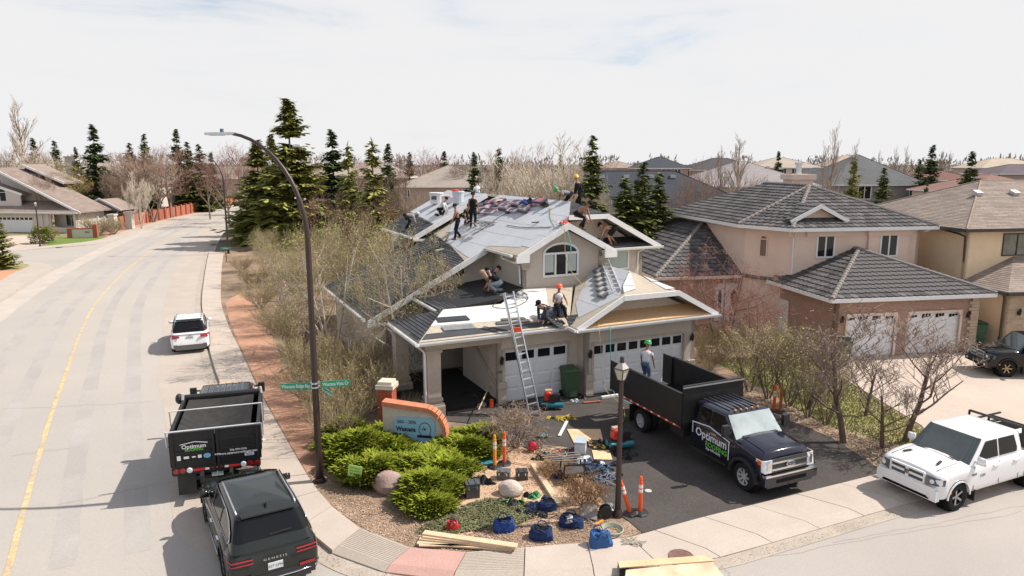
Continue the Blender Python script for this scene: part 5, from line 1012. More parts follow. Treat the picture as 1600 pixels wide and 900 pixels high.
# ground cover, dry leaves and lawn blades
def scatter(name, poly, n, m, fn, z=-.03, seed=1):
    rg = random.Random(seed); P = [G(*p) for p in poly]; mb = MB(); x0, x1 = min(p.x for p in P), max(p.x for p in P); y0, y1 = min(p.y for p in P), max(p.y for p in P); k = 0
    def inside(x, y):
        c = False
        for i in range(len(P)):
            a, b = P[i], P[i-1]
            if (a.y > y) != (b.y > y) and x < (b.x-a.x)*(y-a.y)/(b.y-a.y)+a.x: c = not c
        return c
    while k < n:
        x, y = rg.uniform(x0, x1), rg.uniform(y0, y1)
        if inside(x, y): fn(mb, x, y, z, rg); k += 1
    o = mb.build(name, m, fix=False); o['kind'] = 'stuff'; return o
def blade(h, w):
    def f(mb, x, y, z, rg):
        for _ in range(3):
            a = rg.uniform(0, 6.28); hh = h*rg.uniform(.5, 1.2); dx, dy = math.cos(a)*w, math.sin(a)*w; lx, ly = rg.uniform(-.5, .5)*hh, rg.uniform(-.5, .5)*hh; mb.add([(x-dx, y-dy, z), (x+dx, y+dy, z), (x+lx, y+ly, z+hh)], [(0, 1, 2)])
    return f
def leaf(s, up=.02):
    def f(mb, x, y, z, rg):
        a = rg.uniform(0, 6.28); c, d = math.cos(a)*s*rg.uniform(.5, 1.2), math.sin(a)*s*rg.uniform(.5, 1.2); zz = z+rg.uniform(.006, up+.006); mb.add([(x-c, y-d, zz), (x+d*.5, y-c*.5, zz+rg.uniform(0, s*.5)), (x+c, y+d, zz+rg.uniform(0, s*.4)), (x-d*.5, y+c*.5, zz)], [(0, 1, 2, 3)])
    return f
tag(scatter('groundcover', [(690, 800), (760, 778), (830, 785), (850, 800), (800, 822), (730, 830), (680, 840), (650, 830)], 5200, mat('grey_green_leaf', (.15, .15, .075), .9, noise=(1, .3), island=.5, hue=.03), leaf(.045, .05)), 'low grey green ground cover in front of the junipers')
tag(scatter('dry_leaves', [(482, 742), (532, 800), (606, 846), (715, 861), (830, 853), (1003, 831), (930, 800), (700, 835), (600, 795), (505, 715)], 4200, mat('dry_leaf', (.40, .285, .20), .9, noise=(1, .3), island=.5), leaf(.03)), 'dry leaves and bark along the pavement edge')
tag(scatter('dry_leaves', [(1120, 600), (1180, 612), (1300, 668), (1425, 702), (1455, 716), (1383, 737), (1300, 684), (1180, 636)], 6500, mat('pale_dry_leaf', (.42, .31, .22), .9, noise=(1, .3), island=.5), leaf(.04, .04)), 'pale dry leaves under the bushes by the drive')
tag(scatter('lawn_grass', [(1115, 562), (1180, 555), (1300, 572), (1312, 588), (1440, 668), (1453, 690), (1420, 700), (1300, 668), (1180, 600)], 14000, mat('lawn_blade', (.33, .33, .13), .9, noise=(.8, .3), island=.4, hue=.02), blade(.07, .012), -.022), 'patchy spring lawn between the bushes and the neighbour drive')
tag(scatter('garden_litter', [(640, 660), (790, 690), (850, 705), (905, 735), (930, 760), (948, 800), (880, 822), (800, 800), (700, 850), (660, 830), (520, 740), (480, 660)], 5000, mat('litter', (.26, .185, .13), .9, noise=(1, .3), island=.6), leaf(.028)), 'chips and crumbs of soil over the trodden yard')
tag(scatter('fallen_leaves', [(330, 480), (352, 480), (400, 610), (440, 690), (400, 690), (345, 560)], 500, mat('dry_leaf', (.3, .2, .14)), leaf(.04), .0), 'scattered leaves blown on the pavement')
tag(scatter('gutter_grit', [(487, 836), (530, 868), (560, 882), (690, 905), (830, 908), (985, 897), (1120, 871), (1364, 803), (1640, 727), (1640, 735), (1364, 812), (1120, 884), (980, 915), (690, 930), (540, 892), (480, 850)], 1300, mat('grit', (.29, .24, .195), .95, island=.5), leaf(.018), ROADZ+.012), 'sand and grit lying in the gutter')
tag(scatter('gutter_grit', [(345, 604), (360, 640), (352, 645), (336, 606), (318, 500), (312, 450), (318, 450), (323, 500)], 900, mat('grit', (.22, .17, .13)), leaf(.025), ROADZ+.006), 'leaves and grit beside the kerb near the white car')
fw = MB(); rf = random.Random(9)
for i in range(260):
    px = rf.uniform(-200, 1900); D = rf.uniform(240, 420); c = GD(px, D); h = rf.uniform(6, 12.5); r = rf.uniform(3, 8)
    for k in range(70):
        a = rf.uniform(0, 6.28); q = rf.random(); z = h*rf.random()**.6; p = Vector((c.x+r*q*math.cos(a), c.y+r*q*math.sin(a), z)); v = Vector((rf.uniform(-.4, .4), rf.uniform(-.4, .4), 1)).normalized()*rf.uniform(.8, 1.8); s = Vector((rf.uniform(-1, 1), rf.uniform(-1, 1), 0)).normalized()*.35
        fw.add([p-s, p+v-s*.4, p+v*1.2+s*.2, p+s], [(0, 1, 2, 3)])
o = fw.build('distant_trees', mat('hazed_twig', (.33, .29, .27), .95, noise=(.05, .3), island=.3), fix=False); tag(o, 'hazy belt of far-off leafless trees along the skyline', kind='stuff')  # distance haze is mixed into the pale twig colour
# ================= vehicles (x forward, origin on the ground under the front axle)
CARBLK = mat('black_car_paint', (.014, .017, .015), .12, noise=(3, .1), coat=.25, spec=.4); CARNAVY = mat('navy_black_paint', (.012, .013, .026), .14, noise=(3, .15), coat=.35, spec=.4); CARWHT = mat('white_car_paint', (.78, .78, .79), .22, noise=(2, .03), coat=.6)
TRIMB = mat('satin_black_trim', (.022, .022, .024), .5, noise=(6, .15)); TAIL = mat('tail_lamp_red', (.27, .010, .014), .15, noise=(12, .2), coat=.7); HEADL = mat('headlamp_lens', (.72, .74, .76), .12, noise=(10, .1), coat=.8); GLITE = mat('tinted_glass', (.006, .007, .008), .05, noise=None, spec=.3)
WSH = mat('windscreen_glass', (.05, .065, .062), .08, noise=(1.2, .4), spec=.9, coat=.8); RIMM = mat('wheel_alloy', (.42, .42, .44), .3, .8, noise=(8, .1)); STWH = mat('steel_wheel', (.55, .56, .58), .4, .5, noise=(8, .1)); BOXP = mat('dump_box_black', (.011, .011, .012), .5, noise=(2, .3), fine=(20, .25)); MESHT = mat('black_mesh_tarp', (.04, .038, .037), .85, noise=(3, .3), fine=(60, .4))
DARKIN = mat('shadow_gap', (.008, .008, .008), .9, noise=None); AMB = mat('amber_lens', (.75, .28, .03), .3, noise=None)
def wheel(parent, x, y, r, w, side, rim=RIMM, spokes=10, rr=.66, dual=False):
    T = MB(); s = side; k = w/2
    T.lathe([(r*rr, -k), (r*.90, -k), (r*.975, -k*.8), (r, -k*.45), (r, k*.45), (r*.975, k*.8), (r*.90, k), (r*rr, k)], (0, 0, 0), 26, 'Y', caps=False)
    t = T.build('wheel', RUBBER, parent, smooth=True, sharp=35); t.location = (x, y, r)
    M = MB(); a = s*(k*.55); M.lathe([(r*rr, s*k*.9), (r*rr*.93, s*k*.85), (r*rr*.88, a*.5), (r*.1, a*.35), (0, a*.35)], (0, 0, 0), 24, 'Y', caps=False)
    M2 = MB(); R2 = r*rr
    for i in range(spokes):
        g = 2*math.pi*i/spokes; p = Vector((math.cos(g), 0, math.sin(g)))
        M2.beam(p*r*.10+Vector((0, s*k*.5, 0)), p*R2*.93+Vector((0, s*k*.72, 0)), R2*.24, R2*.09, up=(0, 1, 0))
    M2.lathe([(0, s*k*.62), (r*.13, s*k*.6), (r*.15, s*k*.4)], (0, 0, 0), 12, 'Y')
    M.build('rim_barrel', rim if spokes == 8 else mat('rim_shadow', (.05, .05, .055), .5, .5), t, smooth=True, sharp=40); M2.build('rim', rim, t); return t
def body_loft(xs, prof, zcap=None):
    mb = MB(); rings = []
    for x in xs:
        h = prof(x); ring = [(x+(p[2] if len(p) > 2 else 0), p[0], p[1]) for p in h]+[(x+(p[2] if len(p) > 2 else 0), -p[0], p[1]) for p in h[::-1][1:]]
        rings.append(ring)
    n = len(rings[0]); vs = [v for r in rings for v in r]; fs = []
    for i in range(len(rings)-1):
        for j in range(n-1): fs.append((i*n+j, i*n+j+1, (i+1)*n+j+1, (i+1)*n+j))
        fs.append((i*n+n-1, i*n, (i+1)*n, (i+1)*n+n-1))
    fs.append(tuple(range(n-1, -1, -1))); fs.append(tuple((len(rings)-1)*n+j for j in range(n))); mb.add(vs, fs); return mb
def soft(o):
    m = o.modifiers.new('soft', 'SUBSURF'); m.levels = 1; m.render_levels = 1; return o
def frange(a, b, st):
    n = max(1, int(round((b-a)/st))); return [a+(b-a)*i/n for i in range(n+1)]
def lower(S):
    "lower body: S: x0 rear, x1 front, W half width, top table, sill z, axles, wheel radius, corner round, bulge"
    x0, x1, W_, top, sill, ax, ra = S['x0'], S['x1'], S['W'], S['top'], S['sill'], S['ax'], S['ra']; rc = S.get('rc', .35); rcr = S.get('rcr', rc)
    xs = sorted(set([round(v, 4) for v in frange(x0, x1, .11)]+[round(a+ra*math.cos(math.pi*k/10), 4) for a in ax for k in range(11)]+[round(x0+rcr*q, 4) for q in (.02, .08, .2, .4, .7, 1)]+[round(x1-rc*q, 4) for q in (.02, .08, .2, .4, .7, 1)]))
    def prof(x):
        d0, d1 = x-x0, x1-x; w = W_
        if d0 < rcr: w = W_-rcr*.55*(1-math.sqrt(max(0, 1-(1-d0/rcr)**2)))
        if d1 < rc: w = W_-rc*.6*(1-math.sqrt(max(0, 1-(1-d1/rc)**2)))
        zt = interp(top, x); zs = sill; zs = interp(S['bot'], x) if 'bot' in S else sill
        for a in ax:
            if abs(x-a) < ra: zs = max(zs, S['rz']+math.sqrt(ra*ra-(x-a)**2)*.98)
        zs = min(zs, zt-.12); H_ = zt-zs; sh = interp(S['shoulder'], x) if 'shoulder' in S else .94; cr = S.get('crown', .05)
        e0 = S.get('rake_r', .0)*max(0, 1-d0/.4); e1 = -S.get('rake_f', .0)*max(0, 1-d1/.5)
        def dx(t): return (e0+e1)*t*t
        return [(w*.90, zs), (w*.985, zs+.015), (w*(.995 if H_ > .4 else 1.0), zs+H_*.30, dx(.3)), (w*1.0, zs+H_*.58, dx(.58)), (w*.992, zs+H_*.76, dx(.76)), (w*lerp(sh, 1, .55), zs+H_*.91, dx(.91)), (w*sh-.01, zt, dx(1)), (w*sh*.8, zt+cr*.35, dx(1.02)), (w*.45, zt+cr*.85, dx(1.04)), (0, zt+cr, dx(1.05))]
    return body_loft(xs, prof)
def cabin(xb0, xb1, xr0, xr1, zb, zr, wb, wr, rnd=.22, crown=.05, m=6, bulge=.0):
    "glasshouse: rings from belt to roof with rounded corners"
    mb = MB(); rings = []
    lv = [0, .25, .5, .75, .93, 1.0]
    for t in lv:
        e = 0 if t < .95 else .05; x0, x1, w, z = lerp(xb0, xr0, t)+e*1.6, lerp(xb1, xr1, t)-e*1.6, lerp(wb, wr, t**1.15)-e*1.2, lerp(zb, zr, t); ring = []
        r = min(rnd, w*.45)
        for cx_, cy_, a0 in ((x1-r, w-r, 0), (x0+r, w-r, 90), (x0+r, -w+r, 180), (x1-r, -w+r, 270)):
            for k in range(4):
                a = R_(a0+30*k); ring.append((cx_+r*math.cos(a), cy_+r*math.sin(a), z))
        rings.append(ring)
    n = 16; vs = [v for r in rings for v in r]; fs = [(i*n+j, i*n+(j+1) % n, (i+1)*n+(j+1) % n, (i+1)*n+j) for i in range(len(rings)-1) for j in range(n)]
    top = rings[-1]; c = len(vs); cx_ = sum(v[0] for v in top)/n; mid = []
    for v in top: mid.append((cx_+(v[0]-cx_)*.55, v[1]*.55, zr+crown*.75))
    vs += mid; fs += [((len(rings)-1)*n+j, (len(rings)-1)*n+(j+1) % n, c+(j+1) % n, c+j) for j in range(n)]; vs.append((cx_, 0, zr+crown)); fs += [(c+j, c+(j+1) % n, c+n) for j in range(n)]
    mb.add(vs, fs); mb.S = (xb0, xb1, xr0, xr1, zb, zr, wb, wr, rnd); return mb
def cabw(S, z):
    t = (z-S[4])/(S[5]-S[4]); return lerp(S[6], S[7], max(0, t)**1.15)
def side_glass(parent, S, pts, m=GLITE, off=.008, name='side_window', sides=(1, -1)):
    o = []
    for s in sides:
        mb = MB(); P = [(x, s*(cabw(S, z)+off), z) for x, z in pts]; mb.prism(P, (0, s*.006, 0)); o.append(mb.build(name, m, parent))
    return o
def end_glass(parent, S, front, t0, t1, inset, m=WSH, name='windscreen', off=.012, bow=.05):
    mb = MB(); n = 16; vs = []; r = S[8]+.01; inset = .03
    for t in (t0, (t0+t1)/2, t1):
        z = lerp(S[4], S[5], t); x = lerp(S[1], S[3], t) if front else lerp(S[0], S[2], t); w = cabw(S, z)-inset
        for k in range(n+1):
            q = -1+2*k/n; y = q*w; dd = max(0, abs(y)-(w+inset-r)); dx_ = r-math.sqrt(max(0, r*r-dd*dd)); vs.append((x+(off-dx_)*(1 if front else -1), y, z))
    fs = [(r*(n+1)+k, r*(n+1)+k+1, (r+1)*(n+1)+k+1, (r+1)*(n+1)+k) for r in range(2) for k in range(n)]; mb.add(vs, fs); return mb.build(name, m, parent, smooth=True)
def strip3(parent, pts, r, m, name, n=5):
    mb = MB(); mb.tube(pts, r, n); return mb.build(name, m, parent, smooth=True)
def seams(parent, S, y, x0, x1):
    "hood shut lines and the dark cowl under the windscreen"
    cr = S.get('crown', .05)
    for s in (1, -1):
        mb = MB(); xs = frange(x0, x1, .12)
        for a, b in zip(xs, xs[1:]): mb.beam((a, s*y, interp(S['top'], a)+cr*.38), (b, s*(y-.02*0), interp(S['top'], b)+cr*.38), .012, .010)
        mb.build('hood_seam', DARKIN, parent)
    mb = MB(); mb.box((x0-.04, 0, interp(S['top'], x0)+cr*.6), (.10, 2*y*.92, .03)); mb.build('cowl', TRIMB, parent)
def arch_trim(parent, S, a, m=TRIMB, w=.05, y=None):
    mb = MB(); W_ = S['W']; ra = S['ra']
    for s in (1, -1):
        pts = [(a+ra*math.cos(t), s*(W_+.004), max(S['sill'], S['rz']+ra*math.sin(t)*.98)) for t in [math.pi*k/12 for k in range(13)]]
        mb = MB()
        for p, q in zip(pts, pts[1:]): mb.beam(p, q, .03, w)
        mb.build('wheel_arch', m, parent)
    if False: pass
    for s in (1, -1):   # dark well behind the wheel
        q = MB(); q.lathe([(0, 0), (ra*.99, 0), (ra*.99, -s*.3), (0, -s*.3)], (a, s*(W_-.08), S['rz']), 18, 'Y'); q.build('wheel_well', DARKIN, parent)
def mirror_(parent, x, y, z, s, m=CARBLK, sz=(.12, .22, .17)):
    mb = MB(); a_, b_, c_ = sz; mb.prism([(x-a_*.5, y+s*.03, z-c_/2), (x-a_*.5, y+s*(.03+b_), z-c_/2+.02), (x-a_*.5, y+s*(.03+b_), z+c_/2-.01), (x-a_*.5, y+s*.05, z+c_/2)], (a_*.6, 0, 0)); mb.prism([(x+a_*.1, y+s*.03, z-c_/2), (x+a_*.1, y+s*(.03+b_), z-c_/2+.02), (x+a_*.1, y+s*(.03+b_), z+c_/2-.01), (x+a_*.1, y+s*.05, z+c_/2)], (a_*.5, 0, 0)) if False else None; mb.blob((x+a_*.1, y+s*(.04+b_/2), z), (a_*.55, b_/2, c_/2), 3, .0, 10, 6); mb.beam((x+.02, y-s*.02, z-.05), (x, y+s*.1, z-.03), .05, .05); return mb.build('mirror', m, parent, smooth=True)
# ---- black crossover in the foreground
def crossover(name, label, loc, rz, paint, L_=4.95, W_=.985, hgt=1.70, dark=True, style=0):
    v = thing(name, label, 'car', loc, rz); wb = 2.955 if style == 0 else 2.66; r = .39 if style == 0 else .36; fo = .93; x1 = fo; x0 = x1-L_
    S = dict(x0=x0, x1=x1, W=W_, sill=.26, ax=(0, -wb), ra=r+.055, rz=r, rc=.42, rcr=.30, rake_r=.16, rake_f=.12, crown=.05,
             top=[(x0, .98*hgt/1.7), (x0+.35, 1.06*hgt/1.7), (-wb, 1.07*hgt/1.7), (-.9, 1.02*hgt/1.7), (-.35, 1.04*hgt/1.7), (.45, .95*hgt/1.7), (.8, .84*hgt/1.7), (x1, .68*hgt/1.7)], shoulder=[(x0, .86), (x0+.6, .88), (-.6, .90), (.5, .84), (x1, .8)])
    soft(lower(S).build('body', paint, v, smooth=True))
    zb, zr = 1.0*hgt/1.7, hgt-.06; cb = cabin(x0+.12, -.30, x0+.62, -1.18, zb, zr, W_*.91, W_*.72, .16, .05); CS = cb.S; soft(cb.build('roof', paint, v, smooth=True))
    zt = zr-.10; z0_ = zb+.09
    def ex(z): return lerp(x0+.12, x0+.62, (z-zb)/(zr-zb))
    def exf(z): return lerp(-.30, -1.18, (z-zb)/(zr-zb))
    lim = -wb-.62
    pts = [(exf(z0_)-.16, z0_), (exf(zt)-.05, zt-.0), (-wb+.25, zt+.0), (-wb-.18, zt-.06), (lim+.12, z0_+.24), (lim+.02, z0_+.10), (lim+.12, z0_+.02)]
    side_glass(v, CS, pts, GLITE)
    mb = MB()
    for s in (1, -1):
        for x in (-1.30, -wb+.62): mb.beam((x, s*(cabw(CS, z0_)+.018), z0_), (x-.03, s*(cabw(CS, zt)+.018), zt), .012, .07, up=(1, 0, 0))
    mb.build('door_pillar', TRIMB, v)
    for s in (1, -1):
        P = [Vector((x, s*(cabw(CS, z)+.018), z)) for x, z in pts]; strip3(v, P+[P[0]], .011, CHROME if style == 0 else TRIMB, 'window_trim')
    end_glass(v, CS, True, .08, .95, .05); end_glass(v, CS, False, .30 if style == 0 else .14, .90, .045, GLITE, 'rear_window')
    mb = MB(); mb.prism([(x0+.66, -.60, zr-.0), (x0+.50, -.58, zr-.02), (x0+.50, .58, zr-.02), (x0+.66, .60, zr-.0)], (0, 0, .035)); mb.build('roof_spoiler', TRIMB if style else paint, v)
    mb = MB(); mb.beam((x0+.27, .05, zb+.24), (x0+.26, -.42, zb+.27), .02, .03); mb.build('rear_wiper', TRIMB, v)
    for s in (1, -1):
        strip3(v, [(-1.35, s*(W_*.66), zr-.01), (-1.5, s*(W_*.665), zr+.045), (x0+.95, s*(W_*.66), zr+.04), (x0+.75, s*W_*.65, zr-.01)], .02, STEEL, 'roof_rail')
        mirror_(v, -.62, s*W_*.88, zb+.10, s, paint)
        mb = MB(); mb.box((-1.55, s*(W_+.008), .80), (.22, .03, .035)); mb.box((-wb+.42, s*(W_+.008), .82), (.22, .03, .035)); mb.build('door_handle', CHROME if style == 0 else paint, v)
        mb = MB(); mb.beam((-.55, s*(W_+.002), .30), (-wb+.55, s*(W_+.002), .30), .02, .07); mb.beam((-.5, s*(W_-.03), .24), (-wb+.5, s*(W_-.03), .24), .06, .08); mb.build('sill_trim', CHROME if style == 0 else TRIMB, v)
        mb = MB()
        for x in (-.55, -1.65, -wb+.28): mb.beam((x, s*(W_+.0006), .36), (x-.02, s*(W_-.012), zb-.12), .003, .014, up=(1, 0, 0))
        mb.build('door_gap', DARKIN, v)
        mb = MB()
        if style == 0:
            for z in (.86, .775):
                mb.prism([(x0+.50, s*(W_+.002), z), (x0+.10, s*(W_-.07), z), (x0+.10, s*(W_-.07), z+.022), (x0+.50, s*(W_+.002), z+.022)], (-.0, s*.012, 0)); mb.prism([(x0+.07, s*(W_-.15), z), (x0+.045, s*(W_-.52), z), (x0+.055, s*(W_-.52), z+.022), (x0+.08, s*(W_-.15), z+.022)], (-.02, 0, 0)); mb.prism([(x0+.10, s*(W_-.07), z), (x0+.07, s*(W_-.15), z), (x0+.08, s*(W_-.15), z+.022), (x0+.10, s*(W_-.07), z+.022)], (-.02, s*.01, 0))
            mb.prism([(x0+.02, s*(W_-.14), .47), (x0+.0, s*(W_-.48), .47), (x0+.0, s*(W_-.48), .53), (x0+.02, s*(W_-.14), .53)], (-.02, 0, 0))
        else:
            mb.prism([(x0+.34, s*(W_-.005), zb-.12), (x0+.12, s*(W_-.1), zb-.20), (x0+.04, s*(W_-.42), zb-.16), (x0+.07, s*(W_-.42), zb-.07), (x0+.22, s*(W_-.12), zb-.03), (x0+.4, s*(W_-.02), zb-.03)], (-.03, s*.01, 0)); mb.box((x0+.03, s*(W_-.22), .46), (.04, .16, .05))
        mb.build('tail_light', TAIL, v)
        mb = MB(); mb.prism([(x1-.14, s*(W_-.12), .60), (x1-.03, s*(W_-.42), .58), (x1-.04, s*(W_-.42), .70), (x1-.2, s*(W_-.14), .73)], (.03, s*.01, 0)); mb.build('headlight', HEADL, v)
        for ax_ in (0, -wb): wheel(v, ax_, s*(W_-.13), r, .25, s, rim=RIMM, spokes=10 if style == 0 else 5)
    for a in (0, -wb): arch_trim(v, S, a, paint if style == 0 else TRIMB)
    mb = MB(); mb.box((x0+.03, 0, .36), (.10, W_*1.72, .20)); mb.box((x0+.06, 0, .27), (.2, W_*1.5, .1)); mb.build('rear_bumper', TRIMB if style == 0 else mat('grey_bumper', (.12, .12, .12), .6), v)
    if style == 0: strip3(v, [(x0+.22, -W_+.0, .40), (x0+.0, -W_+.14, .375), (x0-.03, -.45, .36), (x0-.03, .45, .36), (x0+.0, W_-.14, .375), (x0+.22, W_-.0, .40)], .016, CHROME, 'bumper_chrome')
    pl_ = MB(); pz = .60 if style == 0 else .80; pl_.box((x0+.055 if style == 0 else x0+.10, 0, pz), (.02, .32, .16)); plt = pl_.build('licence_plate', mat('plate_white', (.62, .66, .68), .4, noise=(30, .15)), v)
    text('plate_text', '427 LPN' if style == 0 else '618 KDT', .09, mat('plate_green', (.05, .16, .12), .5), plt, face_mtx((x0+.043 if style == 0 else x0+.088, 0, pz), (0, -1, 0), (0, 0, 1)), .001)
    if style == 0:
        text('boot_lettering', 'G E N E S I S', .07, CHROME, v, face_mtx((x0+.042, 0, .79), (0, -1, 0), (.12, 0, 1)), .003, sx=1.35)
        mb = MB(); mb.prism([(x0+.98, 0, zr+.04), (x0+.82, -.03, zr+.035), (x0+.80, 0, zr+.12), (x0+.82, .03, zr+.035)], (0, .002, 0)); mb.blob((x0+.88, 0, zr+.05), (.09, .03, .05), 1, .02, 8, 5); mb.build('roof_antenna', paint, v)
    else:
        mb = MB(); mb.lathe([(.075, -.0), (.075, -.012), (.05, -.012), (.05, 0)], (x0+.10, 0, zb-.06), 16, 'X'); mb.build('badge', CHROME, v)
    return v
hd = R_(120.5); cR = G(352, 905, ROADZ); d_ = Vector((math.cos(hd), math.sin(hd), 0)); l_ = Vector((-d_.y, d_.x, 0)); pos = cR-l_*.93+d_*2.955
crossover('black_crossover', 'glossy black crossover parked behind the dump truck in the foreground', pos, hd, CARBLK)
hd = R_(113.5); cR = (G(269, 553, ROADZ)+G(328, 552, ROADZ))/2; d_ = Vector((math.cos(hd), math.sin(hd), 0)); pos = cR+d_*(4.5-.93)
crossover('white_crossover', 'white crossover with red tail lights parked at the kerb', pos, hd, CARWHT, 4.5, .89, 1.66, style=1)
# ---- pickup trucks
def pickup(name, label, loc, rz, paint, style='white'):
    v = thing(name, label, 'pickup truck', loc, rz); wb, W_, r = 3.57, 1.0, .41
    x1, x0 = .82, .82-5.7; S = dict(x0=x0, x1=x1, W=W_, sill=.42, ax=(0, -wb), ra=r+.07, rz=r, rc=.30, rcr=.12, rake_f=.06, crown=.07, top=[(x0, 1.26), (-1.9, 1.26), (-.5, 1.24), (-.3, 1.25), (.55, 1.18), (.85, 1.10), (x1, .98)], shoulder=[(x0, .93), (-.4, .92), (.4, .86), (x1, .84)])
    lo = lower(S); soft(lo.build('body', paint, v, smooth=True))
    xbk = -2.95; cb = cabin(xbk, -.42, xbk+.12, -1.12, 1.22, 1.90, .93, .80, .11, .05); CS = cb.S; soft(cb.build('cab_roof', paint, v, smooth=True))
    z0_, z1_ = 1.32, 1.80; side_glass(v, CS, [(-.78, z0_), (-1.22, z1_), (-1.72, z1_), (-1.72, z0_)]); side_glass(v, CS, [(-1.80, z0_), (-1.80, z1_), (-2.52, z1_), (-2.62, z0_+.12), (-2.6, z0_)])
    end_glass(v, CS, True, .04, .96, .035); end_glass(v, CS, False, .2, .9, .14, GLITE, 'rear_window')
    seams(v, S, .70, -.38, .62)
    # bed
    mb = MB(); mb.box(((x0+xbk)/2+.02, 0, 1.315), (xbk-x0-.2, 1.5, .02)); mb.build('bed_floor', DARKIN, v)
    mb = MB()
    for s in (1, -1): mb.box(((x0+xbk)/2, s*.86, 1.345), (xbk-x0-.08, .1, .05))
    mb.box((x0+.06, 0, 1.345), (.08, 1.6, .05)); mb.build('bed_rail', TRIMB, v)
    if style == 'white':
        mb = MB()
        mb.beam((xbk-.05, -.8, 1.94), (xbk-.05, .8, 1.94), .06, .06)
        for s in (1, -1): mb.beam((xbk-.05, s*.8, 1.94), (xbk-.1, s*.84, 1.35), .06, .06)
        mb.beam((-4.1, -.82, 1.62), (-4.1, .82, 1.62), .05, .05)
        for s in (1, -1): mb.beam((-4.1, s*.82, 1.62), (-4.1, s*.84, 1.35), .05, .05); mb.beam((-3.3, s*.84, 1.6), (-4.7, s*.84, 1.6), .05, .05)
        mb.build('ladder_rack', TRIMB, v)
    # front end
    mb = MB(); mb.box((x1+.0, 0, .56), (.16, 1.86, .30)); mb.box((x1+.03, 0, .74), (.12, 1.7, .1)); mb.build('front_bumper', paint, v)
    mb = MB(); mb.box((x1+.085, 0, .47), (.02, 1.45, .07)); mb.build('bumper_intake', DARKIN, v)
    gr = MB(); gr.box((x1+.0, 0, .95), (.06, 1.02, .30)); g = gr.build('grille', mat('grille_mesh', (.07, .08, .085), .4, .3, noise=(60, .5)), v)
    mb = MB(); mb.beam((x1+.04, 0, .80), (x1+.04, 0, 1.10), .09, .05, up=(1, 0, 0)); mb.beam((x1+.04, -.5, .955), (x1+.04, .5, .955), .05, .06)
    for z in (.80, 1.10): mb.beam((x1+.03, -.52, z), (x1+.03, .52, z), .06, .05)
    for s in (1, -1): mb.beam((x1+.03, s*.52, .80), (x1+.03, s*.52, 1.1), .05, .06, up=(1, 0, 0))
    mb.build('grille_frame', paint if style == 'white' else CHROME, g); mb = MB(); mb.lathe([(0, .0), (.07, 0), (.07, .02), (0, .03)], (x1+.06, 0, .965), 12, 'X'); mb.build('badge', mat('gunmetal', (.2, .18, .16), .3, .7), g)
    for s in (1, -1):
        mb = MB(); mb.prism([(x1+.03, s*.56, .82), (x1-.02, s*.84, .84), (x1-.20, s*.985, .86), (x1-.24, s*.98, 1.02), (x1-.05, s*.84, 1.06), (x1+.02, s*.56, 1.08)], (.025, s*.012, 0)); h_ = mb.build('headlight', mat('smoked_headlamp', (.10, .10, .11), .1, coat=.8), v)
        mb = MB(); mb.lathe([(0, .0), (.06, 0), (.06, .03)], (x1+.02, s*.75, .95), 12, 'X'); mb.build('bulb', HEADL, h_)
        mb = MB(); mb.lathe([(0, .02), (.055, .02), (.055, 0)], (x1+.08, s*.72, .54), 12, 'X'); mb.build('fog_light', HEADL, v)
        mirror_(v, -.72, s*.92, 1.36, s, paint, (.10, .24, .24)); mb = MB()
        for x in (-1.58, -2.52): mb.box((x, s*(W_-.005), 1.08), (.24, .05, .05))
        mb.build('door_handle', paint, v)
        mb = MB()
        for x in (-.62, -1.76, -2.68, -2.98): mb.beam((x, s*(W_+.0008), .50), (x, s*(W_-.035), 1.19), .004, .016, up=(1, 0, 0))
        mb.build('door_gap', DARKIN, v)
        mb = MB(); mb.box((x1-.42, s*(W_+.004), .62), (.08, .02, .08)); mb.build('side_marker', AMB, v)
        mb = MB(); mb.prism([(x0-.01, s*.84, .78), (x0-.01, s*.98, .78), (x0-.01, s*.98, 1.2), (x0-.01, s*.84, 1.2)], (.06, s*.01, 0)); mb.build('tail_light', TAIL, v)
        for a in (0, -wb): wheel(v, a, s*(W_-.14), r, .27, s, rim=RIMM if style == 'white' else mat('bronze_alloy', (.35, .28, .16), .4, .7), spokes=5 if style == 'white' else 6, rr=.62)
        mb = MB(); mb.box((-.72, s*(W_-.1), .33), (.03, .2, .34)); mb.build('mud_flap', TRIMB, v)
    for a in (0, -wb): arch_trim(v, S, a, paint if style == 'white' else TRIMB, .04)
    mb = MB()
    if style == 'white':
        for s in (1, -1): mb.prism([(.38, s*.50, 1.272), (.10, s*.42, 1.29), (.10, s*.50, 1.29), (.36, s*.56, 1.272)], (0, 0, .02))
        mb.build('hood_vent', TRIMB, v); text('door_emblem', 'HEMI', .09, mat('dark_letter', (.1, .1, .11), .4), v, face_mtx((-.60, 1.003, .98), (-1, 0, 0), (0, 0, 1)), .003)
        text('door_badge', '1500', .12, mat('grey_letter', (.3, .3, .32), .4), v, face_mtx((-.98, 1.004, .90), (-1, 0, 0), (0, 0, 1)), .003)
    else: mb.prism([(.5, -.2, 1.24), (.1, -.25, 1.30), (.1, .25, 1.30), (.5, .2, 1.24)], (0, 0, .03)); mb.build('hood_vent', TRIMB, v)
    mb = MB(); mb.beam((-.36, -.1, 1.31), (-.30, .55, 1.30), .02, .02); mb.beam((-.36, -.75, 1.31), (-.30, -.12, 1.30), .02, .02); mb.build('wiper', TRIMB, v)
    return v
hd = R_(204.5); d_ = Vector((math.cos(hd), math.sin(hd), 0)); l_ = Vector((-d_.y, d_.x, 0)); fc = G(1490, 798, ROADZ); pos = fc-l_*.90+d_*-.05
WP_ = pickup('white_pickup', 'white crew cab pickup parked at the kerb on the right', pos, hd, CARWHT); WP_.scale = (.96, .96, .97)
